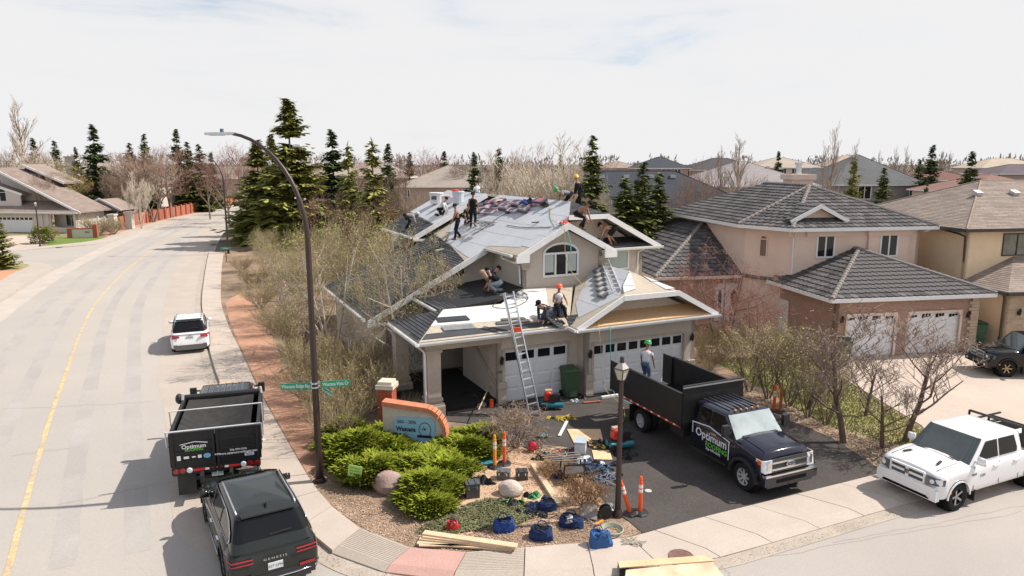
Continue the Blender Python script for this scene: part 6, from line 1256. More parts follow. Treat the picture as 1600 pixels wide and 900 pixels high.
hd = R_(176); pos = G(1556, 590, -.01)+Vector((.2, .95, 0))
BP_ = pickup('black_pickup', 'black pickup on the concrete drive, cut by the right edge', pos+Vector((.35, 0, 0)), hd, mat('plain_black_paint', (.008, .008, .009), .15, coat=.2, spec=.35, noise=None), 'black'); BP_.scale = (.92, .92, .92)
# ---- dump trucks
def dump_truck(name, label, loc, rz, front_detail=True, box_lr=(-2.62, -6.35)):
    v = thing(name, label, 'dump truck', loc, rz); wb, W_, r = 5.02, .96, .42; paint = CARNAVY if front_detail else CARBLK
    x1 = .70; S = dict(x0=-2.5, x1=x1, W=W_, sill=.55, ax=(0,), ra=r+.09, rz=r, rc=.26, rcr=.08, rake_f=.05, crown=.09, top=[(-2.5, 1.38), (-.5, 1.36), (-.3, 1.38), (.45, 1.30), (.62, 1.24), (x1, 1.14)], shoulder=[(-2.5, .95), (-.4, .93), (.4, .84), (x1, .82)])
    soft(lower(S).build('body', paint, v, smooth=True))
    cb = cabin(-2.5, -.42, -2.42, -.95, 1.34, 1.97, .92, .82, .10, .04); CS = cb.S; soft(cb.build('cab_roof', paint, v, smooth=True))
    mb = MB()
    for i in range(7): mb.beam((-1.15, -.57+.19*i, 2.02-.006*abs(i-3)), (-2.35, -.57+.19*i, 2.02-.006*abs(i-3)), .035, .025)
    mb.build('roof_rib', mat('roof_rib_paint', (.05, .05, .06), .3, coat=.5), v)
    mb = MB()
    for i in range(5): mb.blob((-1.06, -.44+.22*i, 2.01), (.05, .04, .025), i, .02, 8, 4)
    mb.build('clearance_light', AMB, v)
    z0_, z1_ = 1.45, 1.88; side_glass(v, CS, [(-.72, z0_), (-1.06, z1_), (-1.55, z1_), (-1.55, z0_)]); side_glass(v, CS, [(-1.63, z0_), (-1.63, z1_), (-2.36, z1_), (-2.36, z0_)])
    end_glass(v, CS, True, .03, .96, .03, mat('glare_windscreen', (.36, .42, .42), .07, noise=(1.3, .3), spec=.9, coat=.8) if front_detail else WSH); end_glass(v, CS, False, .2, .9, .1, GLITE, 'rear_window')  # sun glare is painted into the pale front glass colour
    mb = MB(); mb.beam((-.34, -.1, 1.44), (-.30, .6, 1.43), .02, .02); mb.beam((-.34, -.78, 1.44), (-.30, -.1, 1.43), .02, .02); mb.build('wiper', TRIMB, v)
    seams(v, S, .70, -.38, .5)
    # front end
    mb = MB(); mb.box((x1+.06, 0, .58), (.22, 1.96, .26)); mb.box((x1+.02, 0, .42), (.2, 1.7, .12)); mb.build('front_bumper', paint, v); mb = MB(); mb.box((x1+.10, 0, .735), (.16, 1.9, .05)); mb.build('bumper_top', CHROME, v)
    mb = MB(); mb.box((x1+.175, 0, .56), (.02, 1.1, .1)); mb.build('bumper_intake', DARKIN, v)
    g = MB(); g.box((x1+.03, 0, .97), (.08, 1.30, .38)); g = g.build('grille', mat('grille_black', (.02, .02, .022), .4, noise=(40, .4)), v)
    mb = MB()
    for z in (.90, 1.10): mb.beam((x1+.08, -.66, z-.02), (x1+.08, .66, z-.02), .04, .055)
    mb.build('grille_bar', CHROME, g); mb = MB(); mb.lathe([(0, .0), (1, 0), (1, .02), (0, .025)], (0, 0, 0), 20, 'X'); e = mb.build('badge', CHROME, g); e.location = (x1+.10, 0, .99); e.scale = (1, .17, .075)
    mb = MB(); mb.lathe([(0, .0), (1, 0), (0, .004)], (0, 0, 0), 20, 'X'); e = mb.build('badge_face', mat('badge_blue', (.03, .05, .12), .2), g); e.location = (x1+.122, 0, .99); e.scale = (1, .145, .058)
    text('badge_text', 'Ford', .085, CHROME, g, face_mtx((x1+.128, 0, .99), (0, 1, 0), (0, 0, 1)), .002, sx=1.2)
    for s in (1, -1):
        mb = MB(); mb.prism([(x1+.05, s*.66, .80), (x1+.05, s*.92, .80), (x1-.02, s*.97, .84), (x1-.05, s*.96, 1.16), (x1+.03, s*.90, 1.17), (x1+.04, s*.66, 1.17)], (.03, 0, 0)); h_ = mb.build('headlight', HEADL, v)
        mb = MB(); mb.box((x1-.10, s*.965, 1.08), (.12, .02, .12)); mb.build('turn_signal', mat('signal_red_orange', (.6, .1, .03), .3), h_)
        mb = MB(); mb.box((x1+.09, s*.79, .99), (.01, .1, .25)); mb.build('lamp_reflector', CHROME, h_)
        mb = MB(); mb.box((-.62, s*1.16, 1.62), (.12, .22, .34)); mb.beam((-.66, s*.9, 1.5), (-.62, s*1.1, 1.5), .04, .05); mb.beam((-.66, s*.9, 1.68), (-.62, s*1.1, 1.68), .04, .05); mb.build('tow_mirror', TRIMB, v)
        mb = MB()
        for x in (-1.36, -2.20): mb.box((x, s*(W_-.002), 1.22), (.24, .05, .045))
        mb.build('door_handle', CHROME, v)
        mb = MB()
        for x in (-.52, -1.56, -2.42): mb.beam((x, s*(W_+.0008), .62), (x, s*(W_-.03), 1.33), .004, .016, up=(1, 0, 0))
        mb.build('door_gap', DARKIN, v); mb = MB(); mb.beam((-.7, s*(W_-.02), .48), (-2.4, s*(W_-.02), .48), .16, .06); mb.build('running_board', TRIMB, v)
        mb = MB(); pts = [(.0+(r+.12)*math.cos(t), s*(W_+.03), r+(r+.12)*math.sin(t)*.98) for t in [math.pi*k/10 for k in range(11)]]
        for p, q in zip(pts, pts[1:]): mb.beam(p, q, .12, .09)
        mb.build('fender_flare', TRIMB, v); q = MB(); q.lathe([(0, 0), (r+.08, 0), (r+.08, -s*.3), (0, -s*.3)], (0, s*(W_-.06), r), 18, 'Y'); q.build('wheel_well', DARKIN, v)
        mb = MB(); mb.box((.55, s*(W_+.0), 1.12), (.18, .02, .08)); mb.build('side_marker', mat('pale_amber', (.6, .45, .33), .3), v)
        wheel(v, 0, s*(W_-.10), r, .26, s, STWH, 8, .60); wheel(v, -wb, s*(W_+.05), r, .24, s, STWH, 8, .60); wheel(v, -wb, s*(W_-.24), r, .24, s, STWH, 8, .60)
        mb = MB(); mb.box((-wb-.72, s*(W_-.1), .46), (.03, .5, .66)); mb.build('mud_flap', TRIMB, v)
    # frame and hoist
    mb = MB(); mb.box((-4.2, .4, .78), (4.2, .08, .2)); mb.box((-4.2, -.4, .78), (4.2, .08, .2)); mb.box((-3.3, .65, .72), (.7, .4, .4)); mb.box((-3.3, -.65, .72), (.7, .4, .4)); mb.tube([(-wb, -.9, r), (-wb, .9, r)], .1, 8); mb.blob((-wb, 0, r), (.22, .22, .2), 2, .02, 8, 6); mb.build('chassis', TRIMB, v)
    # dump box
    xa, xb = box_lr; hw, zb, zt = 1.21, 1.02, 2.12 if front_detail else 2.02; hb = 2.36 if front_detail else 2.04
    bx = MB(); bx.box(((xa+xb)/2, 0, zb), (xa-xb, 2*hw, .14)); B_ = bx.build('dump_box', BOXP, v)
    for s in (1, -1):
        mb = MB(); mb.box(((xa+xb)/2, s*(hw-.02), (zb+zt)/2), (xa-xb, .05, zt-zb)); mb.beam((xa, s*(hw-.01), zt), (xb, s*(hw-.01), zt), .10, .08)
        for k in range(2 if front_detail else 6):
            x = lerp(xa-.02, xb+.05, k/(1 if front_detail else 5)); mb.box((x, s*(hw+.02), (zb+zt)/2), (.10, .05, zt-zb-.04))
        mb.build('side_wall', BOXP, B_); mb = MB()
        for k in range(9):
            x = lerp(xa-.15, xb+.25, k/8); mb.box((x, s*(hw+.012), zb+.0), (.28, .006, .05))
        tp = mb.build('reflective_strip', REDP, B_); mb = MB()
        for k in range(8):
            x = lerp(xa-.35, xb+.45, k/7); mb.box((x, s*(hw+.014), zb+.0), (.12, .006, .05))
        mb.build('reflective_patch', REFL, B_)
    mb = MB(); mb.box((xa+.02, 0, (zb+hb)/2), (.05, 2*hw, hb-zb)); mb.beam((xa+.02, -hw, hb+.02), (xa+.02, hw, hb+.02), .09, .07); mb.build('headboard', BOXP, B_)
    mb = MB(); mb.beam((xa+.06, -hw-.02, 2.36), (xa+.06, hw+.02, 2.36), .05, .04); mb.build('headboard_edge', STEEL, B_) if front_detail else None
    if front_detail:   # open rear; debris and far side board lifted
        for s, z in ((1, 2.12), (-1, 2.12)):
            mb = MB(); mb.box((xb+.03, s*(hw-.06), (zb+zt)/2), (.08, .1, zt-zb)); mb.build('corner_post', BOXP, B_)
        mb = MB(); mb.box((xb-.28, -hw+.02, (zb+zt)/2+.02), (.60, .05, zt-zb)); mb.build('open_gate', BOXP, B_); mb = MB(); mb.box((xb-.28, hw-.02, (zb+zt)/2+.02), (.60, .05, zt-zb)); mb.build('open_gate', BOXP, B_)
        text('door_lettering', 'Optimum', .37, mat('letter_white', (.75, .76, .77), .4), v, face_mtx((-1.47, -W_-.012, 1.05), (1, 0, 0), (0, 0, 1)), .003, .004)
        text('door_lettering', 'ROOFING', .22, mat('letter_green', (.12, .45, .06), .4), v, face_mtx((-1.22, -W_-.012, .80), (1, 0, 0), (0, 0, 1)), .003, .004)
        text('phone_lettering', '306-999-0596', .12, mat('letter_white', (.75, .76, .77)), v, face_mtx((-1.35, -W_-.012, .66), (1, 0, 0), (0, 0, 1)), .003)
        mb = MB(); mb.beam((-2.38, -W_-.014, 1.30), (-1.55, -W_-.014, 1.40), .006, .035); mb.beam((-1.55, -W_-.014, 1.40), (-.62, -W_-.014, 1.22), .006, .035); mb.beam((-2.34, -W_-.014, 1.31), (-2.34, -W_-.014, .95), .006, .03, up=(1, 0, 0)); mb.beam((-.66, -W_-.014, 1.22), (-.66, -W_-.014, .66), .006, .03, up=(1, 0, 0)); mb.build('roof_logo', mat('letter_white', (.75, .76, .77)), v)
    else:
        mb = MB()
        for s in (1, -1):
            mb.box((xb-.03, s*hw*.5, (zb+zt)/2-.08), (.06, hw-.03, zt-zb+.3))
            for z in (1.22, 1.5, 1.78): mb.beam((xb-.07, s*.12, z), (xb-.07, s*(hw-.12), z), .04, .04)
            for y in (.06, hw-.05): mb.box((xb-.07, s*y, (zb+zt)/2-.06), (.05, .07, zt-zb+.2))
        mb.build('barn_door', BOXP, B_)
        mb = MB(); mb.tube([(xb-.05, -hw-.1, zt+.12), (xb-.05, hw+.1, zt+.12)], .025, 6); mb.tube([(xb+.9, -hw-.1, zt+.42), (xb+.9, hw+.1, zt+.42)], .022, 6)
        for s in (1, -1): mb.tube([(xb-.05, s*(hw+.1), zt+.12), (xb+.05, s*(hw+.1), zt-.35), (xb+1.1, s*(hw+.09), zb+.25)], .022, 6); mb.tube([(xb+.9, s*(hw+.1), zt+.42), (xb+1.1, s*(hw+.09), zb+.25)], .022, 6); mb.tube([(xa-.1, s*(hw), zt+.25), (xa-.1, s*(hw+.02), zt+.02)], .04, 6)
        mb.build('tarp_arm', mat('pale_metal', (.7, .7, .72), .35, .3), B_)
        # sagging mesh tarp
        mb = MB(); nx, ny = 12, 8; vs = []
        for i in range(nx+1):
            for j in range(ny+1):
                a, b = i/nx, j/ny; y = lerp(-hw+.22, hw-.16, b); sag = math.sin(math.pi*b)*.40+.08*math.sin(7*a+3*b)*math.sin(math.pi*b); z = lerp(hb-.02, zt+.04, a)-sag*math.sin(math.pi*min(1, a*.98+.02))-.12*a*math.sin(math.pi*b); vs.append((lerp(xa-.05, xb+.02, a), y, z))
        mb.add(vs, [(i*(ny+1)+j, i*(ny+1)+j+1, (i+1)*(ny+1)+j+1, (i+1)*(ny+1)+j) for i in range(nx) for j in range(ny)]); mb.build('mesh_tarp', MESHT, B_, smooth=True)
        mb = MB(); mb.tube([(xa+.1, -hw-.02, hb+.05), (xa+.1, hw+.02, hb+.05)], .07, 8); mb.build('tarp_roller', TRIMB, B_); mb = MB(); mb.blob((xa+.1, hw+.15, hb), (.12, .13, .18), 4, .03, 8, 6); mb.build('tarp_motor', TRIMB, B_)
        WL = mat('letter_white', (.75, .76, .77)); up = (0, 0, 1); xr = xb-.098
        text('tailgate_lettering', 'Optimum', .17, WL, B_, face_mtx((xr, .58, 1.66), (0, -1, 0), up), .002, .003); text('tailgate_lettering', 'ROOFING', .11, mat('letter_green', (.12, .45, .06)), B_, face_mtx((xr, .58, 1.56), (0, -1, 0), up), .002, .003)
        mb = MB(); mb.beam((xr, .95, 1.74), (xr, .55, 1.80), .004, .02); mb.beam((xr, .55, 1.80), (xr, .2, 1.74), .004, .02); mb.build('roof_logo', WL, B_)
        text('tailgate_lettering', '306-999-0596', .085, WL, B_, face_mtx((xr, -.62, 1.42), (0, -1, 0), up), .002); text('tailgate_lettering', 'www.optimumroofingsk.com', .09, WL, B_, face_mtx((xr, -.62, 1.33), (0, -1, 0), up), .002, .001)
        mb = MB()
        for y, w_, h_ in ((1.0, .10, .14), (.80, .14, .07), (.60, .10, .04), (.44, .10, .09), (-.05, .16, .04)): mb.box((xr, y, 1.34), (.004, w_, h_))
        mb.build('sponsor_sticker', WL, B_); mb = MB(); mb.lathe([(0, 0), (1, 0), (1, .004)], (0, 0, 0), 16, 'X'); e = mb.build('sponsor_sticker', mat('sticker_blue', (.15, .35, .6), .4), B_); e.location = (xr, .24, 1.34); e.scale = (1, .10, .075)
        mb = MB(); mb.box((xr, -.92, 1.24), (.004, .26, .09)); mb.build('sponsor_sticker', mat('sticker_pale', (.5, .55, .65), .4), B_); text('sticker_text', 'BOSS', .07, mat('letter_navy', (.02, .03, .12), .4), B_, face_mtx((xr-.003, -.92, 1.24), (0, -1, 0), up), .001)
        text('sticker_text', 'Pros', .06, mat('letter_navy', (.02, .03, .12)), B_, face_mtx((xr-.003, -.05, 1.34), (0, -1, 0), up), .001)
        # rear light bar, plate, tape
        mb = MB(); mb.box((xb-.02, 0, .93), (.12, 2.44, .18)); mb.box((xb+.1, 0, .62), (.08, 1.2, .12)); mb.build('rear_sill', BOXP, v)
        for s in (1, -1):
            for y, m_ in ((1.12, TAIL), (.93, TAIL), (.74, HEADL)):
                q = MB(); q.lathe([(0, -.02), (.06, -.02), (.07, 0), (.085, 0), (.085, .02)], (xb-.085, s*y, .94), 16, 'X'); q.build('tail_light', m_, v)
            mb = MB(); mb.box((xb-.085, s*.48, .93), (.01, .32, .06)); mb.build('reflective_strip', REDP, v); mb = MB(); mb.box((xb-.085, s*.27, .93), (.01, .12, .055)); mb.build('reflective_patch', REFL, v)
        for y in (-.12, 0, .12): mb = MB(); mb.box((xb-.087, y, .94), (.012, .06, .05)); mb.build('marker_light', TAIL, v)
        mb = MB(); mb.box((xb-.03, 0, .74), (.02, .32, .17)); pl2 = mb.build('licence_plate', mat('plate_white', (.62, .66, .68)), v); text('plate_text', '508 JXN', .09, mat('plate_green', (.05, .16, .12)), pl2, face_mtx((xb-.043, 0, .74), (0, -1, 0), up), .001)
        mb = MB(); mb.box((xb+.02, -.86, .76), (.2, .5, .12)); mb.blob((xb, -.86, .80), (.14, .3, .09), 7, .25, 10, 6); mb.build('strapped_bundle', mat('canvas_bundle', (.22, .19, .16), .9, noise=(8, .4)), v)
    return v
d_ = Vector((math.cos(R_(-66)), math.sin(R_(-66)), 0))
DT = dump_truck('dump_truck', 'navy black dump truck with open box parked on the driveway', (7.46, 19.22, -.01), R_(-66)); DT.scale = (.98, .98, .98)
hd = R_(108); rc_ = G(346, 783, ROADZ); d2_ = Vector((math.cos(hd), math.sin(hd), 0)); pos2 = rc_+d2_*(5.02+1.0)-Vector((.08, 0, 0)); pos2.z = ROADZ
DT2 = dump_truck('dump_truck', 'black dump truck with mesh tarp seen from behind at the kerb', pos2, hd, False, (-2.62, -5.85))
DT2.scale = (.97, .95, .96)
# ================= people
SKIN = mat('skin', (.42, .24, .17), .6, noise=(6, .12)); SKINT = mat('tanned_skin', (.30, .15, .095), .6, noise=(6, .15)); HAIR = mat('dark_hair', (.025, .018, .015), .8); 
CB = mat('black_cloth', (.016, .016, .018), .9, noise=(7, .3)); CG = mat('charcoal_cloth', (.045, .045, .05), .9, noise=(7, .3)); CW = mat('white_cloth', (.62, .62, .64), .9, noise=(6, .1)); CGR = mat('grey_cloth', (.24, .24, .25), .9, noise=(6, .15)); CT = mat('tan_cloth', (.42, .31, .22), .9, noise=(6, .15)); CBL = mat('blue_denim', (.09, .14, .22), .9, noise=(7, .25)); CLB = mat('pale_denim', (.30, .36, .42), .9, noise=(7, .2))
HGR_ = mat('green_helmet', (.02, .33, .06), .35, coat=.3); HYL = mat('yellow_helmet', (.75, .42, .01), .35, coat=.3); HO_ = mat('orange_helmet', (.78, .10, .03), .35, coat=.3); LEA = mat('work_boot', (.12, .08, .05), .8, noise=(9, .3)); HARN = mat('harness_yellow', (.6, .45, .05), .7)
def ik(a, b, l1, l2, pole):
    a, b = Vector(a), Vector(b); d = b-a; D = min(d.length, (l1+l2)*.999); d = d.normalized(); b = a+d*D
    x = (l1*l1-l2*l2+D*D)/(2*D); h = math.sqrt(max(0, l1*l1-x*x)); p = Vector(pole); p = (p-d*p.dot(d)).normalized(); return a+d*x+p*h, b
def person(label, loc, heading, hip=(0, .90), lean=0, feet=((.05, .12, 0), (-.05, -.12, 0)), hands=((.15, .32, .85), (.15, -.32, .85)), shirt=CB, pants=CB, boots=LEA, hat=None, hatm=None, skin=SKIN, sleeves=.5, knee=(1, 0, .1), elbow=(-.6, 0, -.5), headdir=0.0, harness=None, twist=0, shorts=False, group=None):
    """hip=(x,z) pelvis; lean degrees forward; feet, hands in the local frame (x forward, y left); sleeves: None bare chest, 0 vest, .5 short, 1 long"""
    t = thing('person', label, 'person', loc, R_(heading), group); L = R_(lean); up = Vector((math.sin(L), 0, math.cos(L))); fw = Vector((math.cos(L), 0, -math.sin(L)))
    P = Vector((hip[0], 0, hip[1])); C_ = P+up*.30; S_ = P+up*.47; Nk = P+up*.54; HL = R_(lean*.55+headdir); hu = Vector((math.sin(HL), 0, math.cos(HL))); hf = Vector((math.cos(HL), 0, -math.sin(HL))); H0 = Nk+hu*.08; H1 = Nk+hu*.17+hf*.025; H2 = Nk+hu*.25+hf*.01
    V = []; E_ = []; R0 = []
    def vt(p, r): V.append(tuple(p)); R0.append(r); return len(V)-1
    p0 = vt(P, .125); p1 = vt(P+up*.15, .115); p2 = vt(C_, .135); p3 = vt(S_, .11); p4 = vt(Nk, .05); p5 = vt(H0, .06); p6 = vt(H1, .09); p7 = vt(H2, .075); E_ += [(p0, p1), (p1, p2), (p2, p3), (p3, p4), (p4, p5), (p5, p6), (p6, p7)]
    pn = vt(H1+hf*.105-hu*.01, .014); E_.append((p6, pn))
    limbs = {}
    for i, s in enumerate((1, -1)):
        sh = S_+Vector((0, s*.18, 0))-up*.02; el, ha = ik(sh, hands[i], .29, .26, Vector(elbow)+Vector((0, s*.5, 0)))
        a = vt(sh, .052); b = vt(el, .038); c = vt(ha, .027); d = (ha-el).normalized(); pm = ha+d*.05; e = vt(pm, .032); E_ += [(p3, a), (a, b), (b, c), (c, e)]
        sd_ = d.cross(Vector((0, s, .3))).normalized(); pr = sd_.cross(d).normalized()
        for k in range(4):
            f1 = pm+d*.045+sd_*(.030-.02*k); f2 = f1+d*(.036-.006*abs(k-1.3))-pr*.016*s; q1 = vt(f1, .009); q2 = vt(f2, .007); E_ += [(e, q1), (q1, q2)]
        q1 = vt(ha+d*.035+sd_*.036, .010); q2 = vt(ha+d*.07+sd_*.055, .008); E_ += [(c, q1), (q1, q2)]
        hp = P+Vector((0, s*.095, -.04)); kn, an = ik(hp, Vector(feet[i])+Vector((0, 0, .08)), .43, .42, knee); a2 = vt(hp, .085); b2 = vt(kn, .055); c2 = vt(an, .04); tdir = Vector((1, s*.15, 0)).normalized(); d2 = vt(an+tdir*.10-Vector((0, 0, .04)), .034); E_ += [(p0, a2), (a2, b2), (b2, c2), (c2, d2)]
        limbs[s] = (sh, el, ha, hp, kn, an, tdir)
    me = bpy.data.meshes.new('body'); me.from_pydata(V, E_, []); me.materials.append(skin); b = bpy.data.objects.new('body', me); COL.objects.link(b); b.parent = t
    m = b.modifiers.new('skin', 'SKIN'); sk = me.skin_vertices[0].data if me.skin_vertices else None
    if sk is None:
        lay = me.attributes; bm = bmesh.new(); bm.from_mesh(me); ly = bm.verts.layers.skin.verify()
        for v_, r in zip(bm.verts, R0): v_[ly].radius = (r, r)
        bm.verts.ensure_lookup_table(); bm.verts[0][ly].use_root = True; bm.to_mesh(me); bm.free()
    else:
        for v_, r in zip(sk, R0): v_.radius = (r, r)
        sk[0].use_root = True
    m2 = b.modifiers.new('sub', 'SUBSURF'); m2.levels = 1; m2.render_levels = 1; m.use_smooth_shade = True
    side = (0, 1, 0)
    tr = MB(); tr.tube([P-up*.11, P-up*.02, P+up*.10, P+up*.14], [(.10, .09), (.165, .12), (.15, .11), (.145, .10)], 10, side=side)
    for s in (1, -1):
        sh, el, ha, hp, kn, an, td = limbs[s]
        if shorts: tr.tube([hp+Vector((0, 0, .05)), hp.lerp(kn, .5), hp.lerp(kn, .92)], [.105, .095, .088], 8)
        else: tr.tube([hp+Vector((0, 0, .05)), hp.lerp(kn, .5), kn, kn.lerp(an, .5), an+(kn-an).normalized()*.02], [.105, .09, .073, .062, .060], 8)
    tr.build('trousers' if not shorts else 'shorts', pants, t, smooth=True, fix=False)
    if sleeves is not None:
        q = MB(); q.tube([P+up*.04, P+up*.14, C_, S_-up*.03, S_+up*.02, Nk-up*.02], [(.155, .11), (.15, .11), (.17, .125), (.185, .12), (.13, .095), (.065, .06)], 12, side=side)
        for s in (1, -1):
            sh, el, ha, hp, kn, an, td = limbs[s]
            if sleeves: 
                pts = [sh-Vector((0, s*.03, 0)), sh.lerp(el, .55)]; rr = [.072, .064]
                if sleeves == 1: pts += [el, el.lerp(ha, .9)]; rr += [.054, .042]
                q.tube(pts, rr, 8)
        q.build('shirt', shirt, t, smooth=True, fix=False)
    for s in (1, -1):
        sh, el, ha, hp, kn, an, td = limbs[s]; q = MB(); q.tube([an+(kn-an).normalized()*.12, an+Vector((0, 0, -.01)), an+Vector((0, 0, -.05))], [.056, .056, .052], 8); q.tube([an-td*.05+Vector((0, 0, -.045)), an+td*.08+Vector((0, 0, -.045)), an+td*.17+Vector((0, 0, -.055))], [(.042, .035), (.048, .036), (.038, .022)], 8, side=(0, 1, 0)); q.build('boot', boots, t, smooth=True, fix=False)
    rot = Matrix((hf, Vector((0, 1, 0)), hu)).transposed()
    if hat == 'helmet':
        q = MB(); c = H1+hu*.055
        q.lathe([(.155, -.01), (.135, .0), (.132, .05), (.11, .095), (.06, .125), (0, .132)], c, 14, rot=rot); q.prism([c+rot @ Vector(p) for p in ((.11, -.08, 0), (.20, -.05, -.015), (.20, .05, -.015), (.11, .08, 0))], rot @ Vector((0, 0, .012))); q.build('helmet', hatm, t, smooth=True, fix=False)
    else:
        q = MB(); q.lathe([(.098, -.03), (.112, .02), (.10, .07), (.06, .105), (0, .115)], H1+hu*.03-hf*.015, 12, rot=rot); q.build('hair' if hat is None else 'cap', hatm or HAIR, t, smooth=True, fix=False)
        if hat == 'cap': q = MB(); c = H1+hu*.06; q.prism([c+rot @ Vector(p) for p in ((.09, -.06, 0), (.18, -.045, -.01), (.18, .045, -.01), (.09, .06, 0))], rot @ Vector((0, 0, .01))); q.build('cap_peak', hatm or CB, t)
    q = MB()
    for s in (1, -1): q.blob(H1+hf*.083+Vector((0, s*.032, 0))+hu*.012, (.012, .014, .009), 1, 0, 6, 4)
    q.build('eyes', HAIR, t, fix=False); q = MB()
    for s in (1, -1): q.blob(H1+Vector((0, s*.095, 0))-hf*.01, (.018, .012, .028), 1, 0, 6, 4)
    q.build('ears', skin, t, fix=False)
    if harness:
        q = MB()
        for s in (1, -1): q.tube([P+up*.12+Vector((0, s*.13, 0))+fw*.07, C_+Vector((0, s*.10, 0))+fw*.135, S_+Vector((0, s*.10, 0))+up*.03, C_+Vector((0, s*.02, 0))-fw*.135, P+up*.1+Vector((0, s*.12, 0))-fw*.09], .016, 4)
        q.tube([P+up*.13+Vector((.16*math.cos(a), .17*math.sin(a), 0)) for a in [k*math.pi/5 for k in range(11)]], .02, 4); q.build('harness', harness, t, fix=False)
    return t
def on_plane(px, py, a, b, c):
    "house-frame plane z=a+b*u+c*v hit by the sight line; returns world point"
    x = (px-800)/F_; y = (py-450)/F_; cp, sp = math.cos(PITCH), math.sin(PITCH); r = Vector((x, cp-y*sp, -sp-y*cp)); C0 = Vector((0, 0, CAMH)); q = C0-HO
    t = (a+b*q.dot(HX)+c*q.dot(HY)-C0.z)/(r.z-b*r.dot(HX)-c*r.dot(HY)); return C0+r*t
L1P = (5.5-.52*.4, .52, 0); LRP = (5.37+.52*.8, .52, 0); F0P = (2.98+.6*.36, 0, .36); DKP = (3.60+.118*3.1, .118, 0); GLP_ = (2.98-GLs*1.45, GLs, 0); SKP = (5.5-.42*2.5, 0, .42)
up05 = Vector((0, 0, .03))
gr_ = 'roofing crew'
person('worker bending over the far left roof corner in grey shirt and white cap', on_plane(636, 360, *LRP)+up05, 10, (-.1, .82), 95, ((.0, .13, 0), (-.1, -.13, 0)), ((.62, .15, .12), (.5, -.12, .15)), CGR, CB, sleeves=1, hat='cap', hatm=CW, group=gr_)
person('kneeling worker in white hoodie and black trousers among the pails', on_plane(686, 338, *LRP)+up05, -10, (0, .36), 40, ((-.25, .12, 0), (.25, -.14, 0)), ((.5, .2, .1), (.5, -.2, .15)), CW, CB, sleeves=1, group=gr_)
person('shirtless tanned worker in black trousers standing at the shingle edge', on_plane(716, 374, *L1P)+up05, 190, (0, .90), 12, ((.18, .1, -.07), (-.12, -.1, .04)), ((.35, .25, .85), (.3, -.2, .8)), CB, CB, skin=SKINT, sleeves=None, harness=CB, group=gr_)
person('crouching worker in dark cap and yellow harness between two standing men', on_plane(727, 352, *L1P)+up05, -60, (-.05, .45), 45, ((-.1, .14, 0), (.2, -.12, 0)), ((.5, .1, .15), (.45, -.15, .2)), CG, CB, sleeves=.5, hat='cap', hatm=CG, harness=HARN, group=gr_)
person('tanned worker in black vest standing right of the crouching one', on_plane(739, 355, *L1P)+up05, -80, (0, .90), 8, ((.1, .1, .03), (-.1, -.1, -.05)), ((.12, .3, .75), (.1, -.28, .7)), CB, CB, skin=SKINT, sleeves=0, hat='cap', hatm=CB, group=gr_)
person('worker in white shirt and blue overalls at the back of the ridge', on_plane(738, 324, *L1P)+Vector((.3, 1.3, -.25)), 140, (0, .88), 15, ((.1, .1, 0), (-.1, -.1, 0)), ((.4, .2, .8), (.35, -.2, .8)), CW, CBL, sleeves=.5, harness=CBL, group=gr_)
e_ = HP(4.75, 5.2, 7.02); person('worker in green helmet and grey shirt bent low on the ridge', e_+up05, 195, (-.05, .75), 85, ((.0, .12, 0), (-.15, -.12, 0)), ((.55, .15, .2), (.5, -.15, .2)), CGR, CB, sleeves=.5, hat='helmet', hatm=HGR_, group=gr_)
person('worker in yellow helmet and black clothes striding on the ridge', HP(4.85, 4.35, 6.98)+up05, 200, (-.02, .85), 22, ((.25, .1, -.03), (-.28, -.1, .0)), ((.45, .22, .75), (.2, -.3, .7)), CB, CB, sleeves=1, hat='helmet', hatm=HYL, harness=CG, group=gr_)
person('shirtless worker in dark cap stooping at the top of the front gable', on_plane(893, 355, *L1P)+Vector((.35, .2, .0)), -30, (-.15, .55), 60, ((-.05, .15, -.05), (.2, -.13, -.1)), ((.5, .15, .05), (.5, -.2, .05)), CB, CB, skin=SKINT, sleeves=None, hat='cap', hatm=CB, group=gr_)
person('shirtless worker in dark shorts bent over the small back roof', on_plane(957, 384, *SKP)+up05, 165, (-.12, .80), 92, ((.05, .13, 0), (-.12, -.13, 0)), ((.55, .15, .2), (.5, -.15, .15)), CB, CB, skin=SKIN, sleeves=None, hat='cap', hatm=CB, shorts=True, harness=CB, group=gr_)
wp = on_plane(866, 496, *F0P)
person('worker in orange helmet and white vest sitting on a stack of shingles', wp+Vector((.15, .1, .05)), -75, (0, .42), 8, ((.42, .2, -.05), (.5, -.18, -.05)), ((.38, .25, .55), (.35, -.12, .6)), CW, CB, skin=SKINT, sleeves=0, hat='helmet', hatm=HO_, harness=CB, group=gr_)
person('stooped worker in charcoal clothes beside the seated one', on_plane(857, 504, *F0P)+up05, 230, (0, .52), 70, ((.15, .14, 0), (-.15, -.12, .05)), ((.45, .1, .12), (.42, -.15, .1)), CG, mat('blue_grey_cloth', (.06, .075, .11), .9, noise=(7, .3)), sleeves=1, hat='cap', hatm=CB, group=gr_)
person('worker in tan shorts bending in the shade under the long eave', on_plane(758, 456, *DKP)+up05, 20, (-.1, .80), 88, ((.05, .13, 0), (-.1, -.13, 0)), ((.5, .15, .25), (.5, -.15, .2)), mat('navy_cloth', (.03, .035, .06), .9), CT, sleeves=.5, shorts=True, hat='cap', hatm=CB, group=gr_)
person('crouching worker in pale jeans in the shade beside the drain pipe', on_plane(781, 458, *DKP)+up05, 170, (0, .42), 50, ((.1, .15, 0), (-.1, -.14, 0)), ((.45, .15, .1), (.42, -.15, .15)), CB, CLB, sleeves=.5, hat='cap', hatm=CB, group=gr_)
bp_ = DT.matrix_world if False else None
